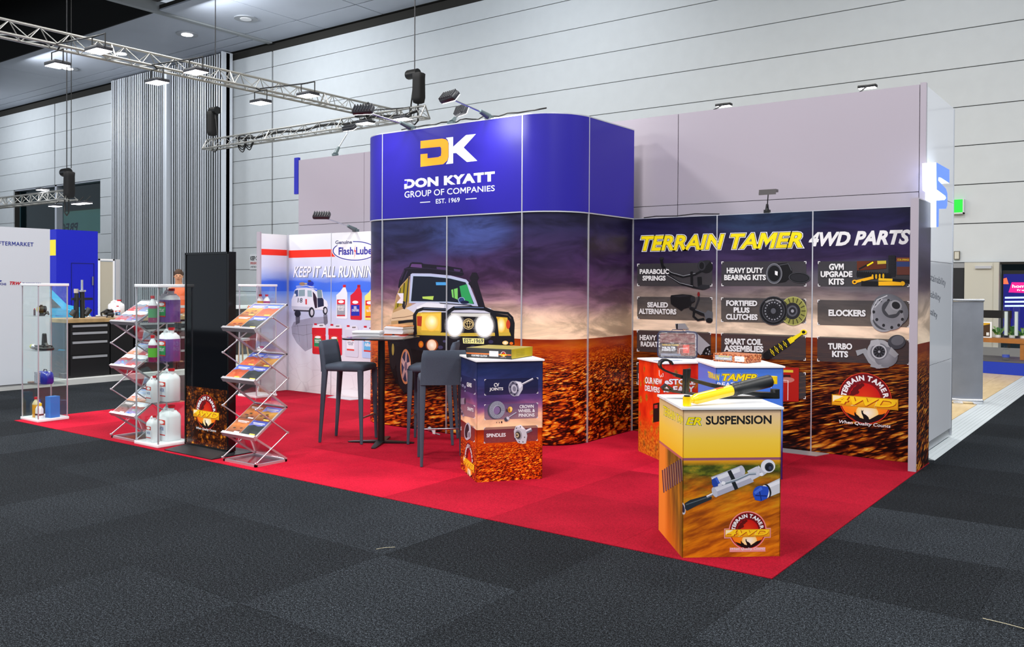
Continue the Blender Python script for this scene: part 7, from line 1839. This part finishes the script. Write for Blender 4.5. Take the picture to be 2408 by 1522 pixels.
person((-15.9, pp.y, .09), math.radians(-35), 'person in an orange safety vest standing behind the workbench')
# stool with wooden legs further back, and white counter
q = atz(566, 855, .09)
ws = empty('wooden_stool', (q.x, q.y, .09), .3, 'small stool with pale wooden legs on the white platform', 'stool')
MB().cyl((0, 0, .45), (0, 0, .49), .17, n=18).build('seat', M_WHITE, ws)
for k in range(4):
    a_ = k*PI/2+.4; MB().cyl((.10*math.cos(a_), .10*math.sin(a_), .45), (.17*math.cos(a_), .17*math.sin(a_), 0), .016).build('leg', mat('pale_wood', (190, 150, 100), .5), ws)
q = onX(590, 745, -16.0)
wc = empty('white_counter', (-16.2, q.y+.9, .09), 0, 'white and black counter seen between totem and print wall', 'counter'); MB().box(-.6, 0, -1.2, 1.4, .0, 1.0).build('carcass', M_CARC, wc); MB().box(-.64, .04, -1.24, 1.44, 1.0, 1.06).build('counter_top', M_WHITE, wc)
MB().cyl((.0, -1.2, 1.30), (.0, 1.4, 1.30), .02).cyl((0, -1.2, 1.06), (0, -1.2, 1.3), .015).cyl((0, 1.4, 1.06), (0, 1.4, 1.3), .015).build('rail', M_ALU, wc)

# ---- stand on the right behind the partition: raised wood floor with ramp strip
def wood_floor():
    g = NB('pale_wood_floor'); geo = g.n('NewGeometry'); sp = g.n('SeparateXYZ'); g.put(sp.inputs[0], geo.outputs['Position'])
    n = g.noise(g.xyz(g.math('MULTIPLY', sp.outputs[0], 7), g.math('MULTIPLY', sp.outputs[1], 1.2)), 2.0, 5, .6)
    g.put(g.b.inputs['Base Color'], g.ramp(n, [(.3, (206, 176, 120)), (.7, (232, 206, 156))])); g.b.inputs['Roughness'].default_value = .3; return g.m
M_WOODF = wood_floor()
wf = empty('wood_stand_floor', (-2.05, 9.1, 0), 0, 'raised pale wood floor with ribbed white edge strip, right of the partition', 'platform')
for k in range(20):
    x1 = -.01-k*.35
    if x1 < -6.9: break
    MB().box(max(x1-.347, -6.9), x1, -.02, 11.8, 0.002, .05).build('floor_plank', M_WOODF, wf)
b = MB(); b.loft([[(0, y, .052), (.06, y, .052), (.295, y, .006), (.30, y, .001), (0, y, .001)] for y in (-.02, 11.8)], smooth=False)
for k in range(6): b.box(.07+k*.036, .078+k*.036, -.02, 11.8, .046-k*.0070, .052-k*.0070)
b.build('ramp_strip', mat('white_ribbed_ramp', (196, 204, 208), .45), wf, label='ribbed white ramp strip')
# pull-up banner seen from behind
rb = empty('roll_up_banner', (-2.20, 13.42, .052), math.atan2(.13, .38), 'grey back of a roll-up banner standing on the wood floor', 'banner')
MB().rbox(-.21, .21, -.06, .06, .0, .07, .02).box(-.17, -.05, -.10, .12, 0, .015).box(.08, .14, -.10, .12, 0, .015).build('base', M_SILVER, rb)
MB().box(-.205, .205, -.004, .0, .07, 1.41).build('banner_sheet', mat('grey_banner_back', (118, 124, 136), .6, noise=.08, nscale=5), rb); MB().rbox(-.215, .215, -.015, .012, 1.40, 1.435, .006).cyl((0, .02, .05), (0, .012, 1.41), .008).build('top_rail', M_SILVER, rb)
# blue plinth, wood bench, vases, plants
q0 = atz(2306, 878, .05); q1 = atz(2402, 884, .05)
bx = empty('blue_bench_plinth', (-2.4, 18.3, .052), math.radians(-12), 'low long blue plinth at the back of the wood floor', 'plinth')
MB().box(-1.6, .42, 0, 1.2, 0, .22).build('body', mat('cobalt_blue', (14, 50, 170), .4), bx); MB().box(-1.6, .42, .0, 1.2, .222, .25).build('grey_top', mat('dark_grey_top', (80, 80, 84), .5), bx)
tbm = empty('wooden_bench', (-2.45, 18.8, .31), math.radians(-12), 'brown wooden bench standing on the blue plinth', 'bench')
M_WB = mat('honey_wood', (160, 100, 40), .45, noise=.15, nscale=8)
MB().box(-1.3, .42, -.2, .25, .30, .38).build('seat', M_WB, tbm)
for (x, y) in ((-1.25, -.18), (.34, -.18), (-1.25, .2), (.34, .2)): MB().box(x, x+.07, y, y+.05, 0.002, .30).build('leg', M_WB, tbm)
def on_bench(px, py): return onY(px, py, 18.85)
vz = .694
for (px, lb) in ((2366, 'left tall glass cylinder vase on the wooden bench'), (2390, 'right tall glass cylinder vase on the wooden bench')):
    p = on_bench(px, 800); t = empty('glass_vase', (p.x, 18.82, vz), 0, lb, 'vase', 'tall glass vases'); MB().cyl((0, 0, 0), (0, 0, .62), .055, n=16, caps=False).cyl((0, 0, 0), (0, 0, .03), .055, n=16).build('cylinder', M_GLASS, t); MB().cyl((0, 0, .05), (0, 0, .5), .03, n=12).build('white_filling', mat('white_filling', (206, 214, 216), .5), t)
p = on_bench(2321, 800); fr_ = empty('framed_notice', (p.x, 18.7, vz), 0, 'white framed brown notice standing on the wooden bench', 'sign'); MB().box(-.10, .10, 0, .02, 0, .30).build('frame', M_WHITE, fr_); A = Art((-.10, -.001, 0), (1, 0, 0), (0, 0, 1)); A.poly([(.02, .02), (.17, .02), (.17, .28), (.02, .28)], (70, 48, 30)).poly([(.02, .22), (.17, .26), (.17, .28), (.02, .28)], (210, 160, 40)).poly([(.11, .04), (.155, .04), (.155, .10), (.11, .10)], (220, 220, 220)); A.build('notice_print', fr_)
rnd = random.Random(11)
for k, (px, lb) in enumerate(((2345, 'low green plant on the bench left of the vases'), (2378, 'low green plant on the bench between the vases'), (2404, 'low green plant on the bench right of the vases'))):
    p = on_bench(px, 815); t = empty('green_plant', (p.x, 18.95, vz), 0, lb, 'plant', 'green plants on the bench')
    for j_ in range(16):
        a_ = rnd.uniform(0, 2*PI); r_ = rnd.uniform(.03, .10); z_ = rnd.uniform(.05, .22); w_ = .03
        c_ = Vector((r_*math.cos(a_), r_*.7*math.sin(a_), z_)); d_ = Vector((math.cos(a_), math.sin(a_), .3)).normalized(); s_ = d_.cross(Vector((0, 0, 1))).normalized()*w_
        MB().add([tuple(c_*.2), tuple(c_+s_), tuple(c_+d_*.05), tuple(c_-s_)], [(0, 1, 2, 3)]).build('leaf', mat('green_leaf', (60, 120, 50), .5) if j_ % 3 else mat('pale_green_leaf', (150, 190, 110), .5), t)
    MB().cyl((0, 0, 0), (0, 0, .05), .05).build('pot', M_WHITE, t)
p = onY(2366, 870, 18.5); t = empty('water_container', (p.x, 18.45, .306), 0, 'clear water bottle on the blue plinth under the bench', 'bottle'); MB().cyl((0, 0, 0), (0, 0, .2), .06, n=14).cyl((0, 0, .2), (0, 0, .26), .03).build('body', M_GLASS, t); MB().cyl((0, 0, .05), (0, 0, .1), .062, n=14).build('label_band', mat('blue_label', (60, 80, 170), .5), t)
# back of that stand: rail, screen, doors
d1 = empty('door_1', (-4.15, 21.9, 0), kind='structure'); MB().box(-.4, .49, -.0, .05, .05, 2.08).build('leaf', mat('black_door', (22, 24, 30), .5), d1); MB().box(.40, .42, -.05, 0, .9, 1.25).build('handle', M_STEEL, d1); MB().box(-.45, .55, -.02, .06, 2.08, 2.19).build('frame_head', mat('door_frame_grey', (150, 152, 156), .5), d1)
w2 = MB().box(-12, -4.6, 21.9, 22.2, 0, 2.2).box(-3.64, -2.98, 21.85, 22.2, 0, 2.2).build('wall_foyer', mat('warm_white_wall', (206, 202, 188), .6), kind='structure')
MB().box(-3.05, -2.95, 21.8, 22.2, 0, 2.2).build('trim_1', mat('warm_white_wall', (206, 202, 188), .6), kind='structure'); MB().box(-12, 14, 21.95, 22.3, 2.16, 2.2).build('trim_2', M_GAP, kind='structure')
MB().box(-12, 14, 24.4, 24.5, 0, 3.2).build('wall_far', mat('dark_teal_wall', (40, 60, 66), .7), kind='structure')
MB().box(-3.42, -3.10, 21.80, 21.85, 2.06, 2.12).build('door_closer', M_ALU, label='pale door closer bar high on the warm white wall', cat='door closer')
scn = empty('event_screen', (-2.9, 21.95, .62), 0, 'large lit screen with pink and blue event graphics at the right edge', 'screen')
MB().box(0, 2.0, 0, .08, -.1, 1.40).build('housing', M_BLACK, scn)
A = Art((.02, -.003, 0), (1, 0, 0), (0, 0, 1)); A.poly([(0, 0), (1.9, 0), (1.9, 1.32), (0, 1.32)], (10, 14, 90)).poly([(.10, .92), (1.9, .86), (1.9, 1.12), (.16, 1.14)], (230, 20, 110)); A.L(1).text('homeshow', .17, 1.02, .8, 1.02, -.07, WHITE, bold=.02); A.text('free entry', .26, .94, .8, .94, -.05, WHITE)
for k in range(3): A.poly([(.03, .78-k*.09), (.42, .79-k*.09), (.42, .83-k*.09), (.03, .82-k*.09)], (170, 190, 240))
A.poly([(.0, 1.10), (.10, 1.10), (.06, 1.24), (0, 1.22)], (240, 90, 60)).poly([(.44, .3), (.6, .3), (.6, .4), (.44, .4)], (230, 30, 90)).poly([(.44, .14), (.6, .14), (.6, .22), (.44, .22)], (230, 30, 60)); A.build('screen_picture', scn, mats=[glow_material(.9), tint_material()])
rl = empty('black_rail', (-4.1, 20.6, .05), 0, 'black handrail on posts behind the wooden bench', 'railing'); MB().box(0, 1.55, 0, .05, .96, 1.12).build('rail', M_BLACK, rl); MB().box(0, 6, 0, .04, .0, .35).build('low_board', mat('grey_board', (120, 122, 124), .6), rl)
for k in range(2): MB().box(.1+k*1.38, .15+k*1.38, 0, .05, .35, .96).build('post', M_BLACK, rl)
ex = empty('exit_sign', (-3.79, 21.86, 3.30), 0, 'green box sign on the hall wall, right of the partition', 'sign'); MB().box(-.14, .10, 0, .12, .03, .32).build('green_face', mat('green_sign', (20, 160, 40), .4, emit=(20, 190, 50), estr=.8), ex); MB().box(.10, .12, 0, .13, .0, .33).box(-.14, .12, 0, .13, 0, .028).build('housing', M_WHITE, ex)
q = onY(2249, 601, 21.9); pl = empty('door_plate', (q.x, 21.95, q.z), 0, 'small pale plate with dark border over the black door', 'sign'); MB().box(-.06, .06, 0, .03, -.09, .10).build('border', mat('bronze_border', (96, 90, 74), .5), pl); MB().box(-.045, .045, -.004, 0, -.075, .085).build('plate', mat('ivory_plate', (214, 210, 196), .5), pl)

# ---- illuminated letter and words on the glossy side wall
lt = empty('illuminated_letter', (-1.845, 9.6, 2.6), 0, 'large blue and white backlit letter sign on the glossy side wall', 'illuminated sign')
FX = -1.72
fp = [(213, 145), (320, 205), (320, 315), (250, 270), (232, 266), (230, 292), (292, 360), (304, 398), (303, 495), (292, 522), (235, 524), (232, 668), (213, 672), (213, 455), (280, 450), (292, 436), (286, 418), (215, 365)]
P3 = [onX(2140+x/3.456, 340+y/3.456, FX) for x, y in fp]
b = MB(); n = len(P3)
b.add([(p.x-.004+1.845, p.y-9.6, p.z-2.6) for p in P3]+[(-1.84+1.845, p.y-9.6, p.z-2.6) for p in P3], [(i, (i+1) % n, (i+1) % n+n, i+n) for i in range(n)])
b.build('lit_sides', mat('lit_acrylic', (240, 246, 255), .4, emit=(226, 238, 255), estr=1.3), lt)
b = MB(); b.add([(p.x+1.845, p.y-9.6, p.z-2.6) for p in P3], [tuple(range(n))]); b.build('blue_face', mat('blue_face', (70, 120, 226), .3, emit=(70, 120, 230), estr=.45), lt)
A = Art((-1.8495, 9.0, 0), (0, 1, 0), (0, 0, 1)).crop(2140, 340, 3.456)
A.text('Sustainability', 128, 1112, 290, 1168, 84, (90, 96, 106), h1=72, align='L'); A.text('Reliability', 118, 1240, 248, 1290, 78, (90, 96, 106), h1=70); A.text('Quality', 130, 1378, 222, 1428, 74, (90, 96, 106), h1=64)
A.build('lettering', pw).location = (-PO[0], -PO[1], 0)
# little things on the aisle carpet
q = atz(2395, 1478, .004); MB().tube([(-.16, -.02, .003), (-.06, .0, .004), (.05, .012, .003), (.18, .0, .004)], .0016, n=4).build('thread', mat('straw_thread', (190, 180, 150), .7), label='pale thread lying on the dark carpet at the lower right', cat='thread', loc=tuple(q), rz=-.3)
q = atz(905, 1290, .004); MB().tube([(-.05, -.03, .003), (.0, .005, .004), (.06, .02, .003)], .0012, n=4).build('thread', mat('straw_thread', (190, 180, 150), .7), label='short brown thread lying on the dark carpet, lower centre', cat='thread', loc=tuple(q), rz=.6)
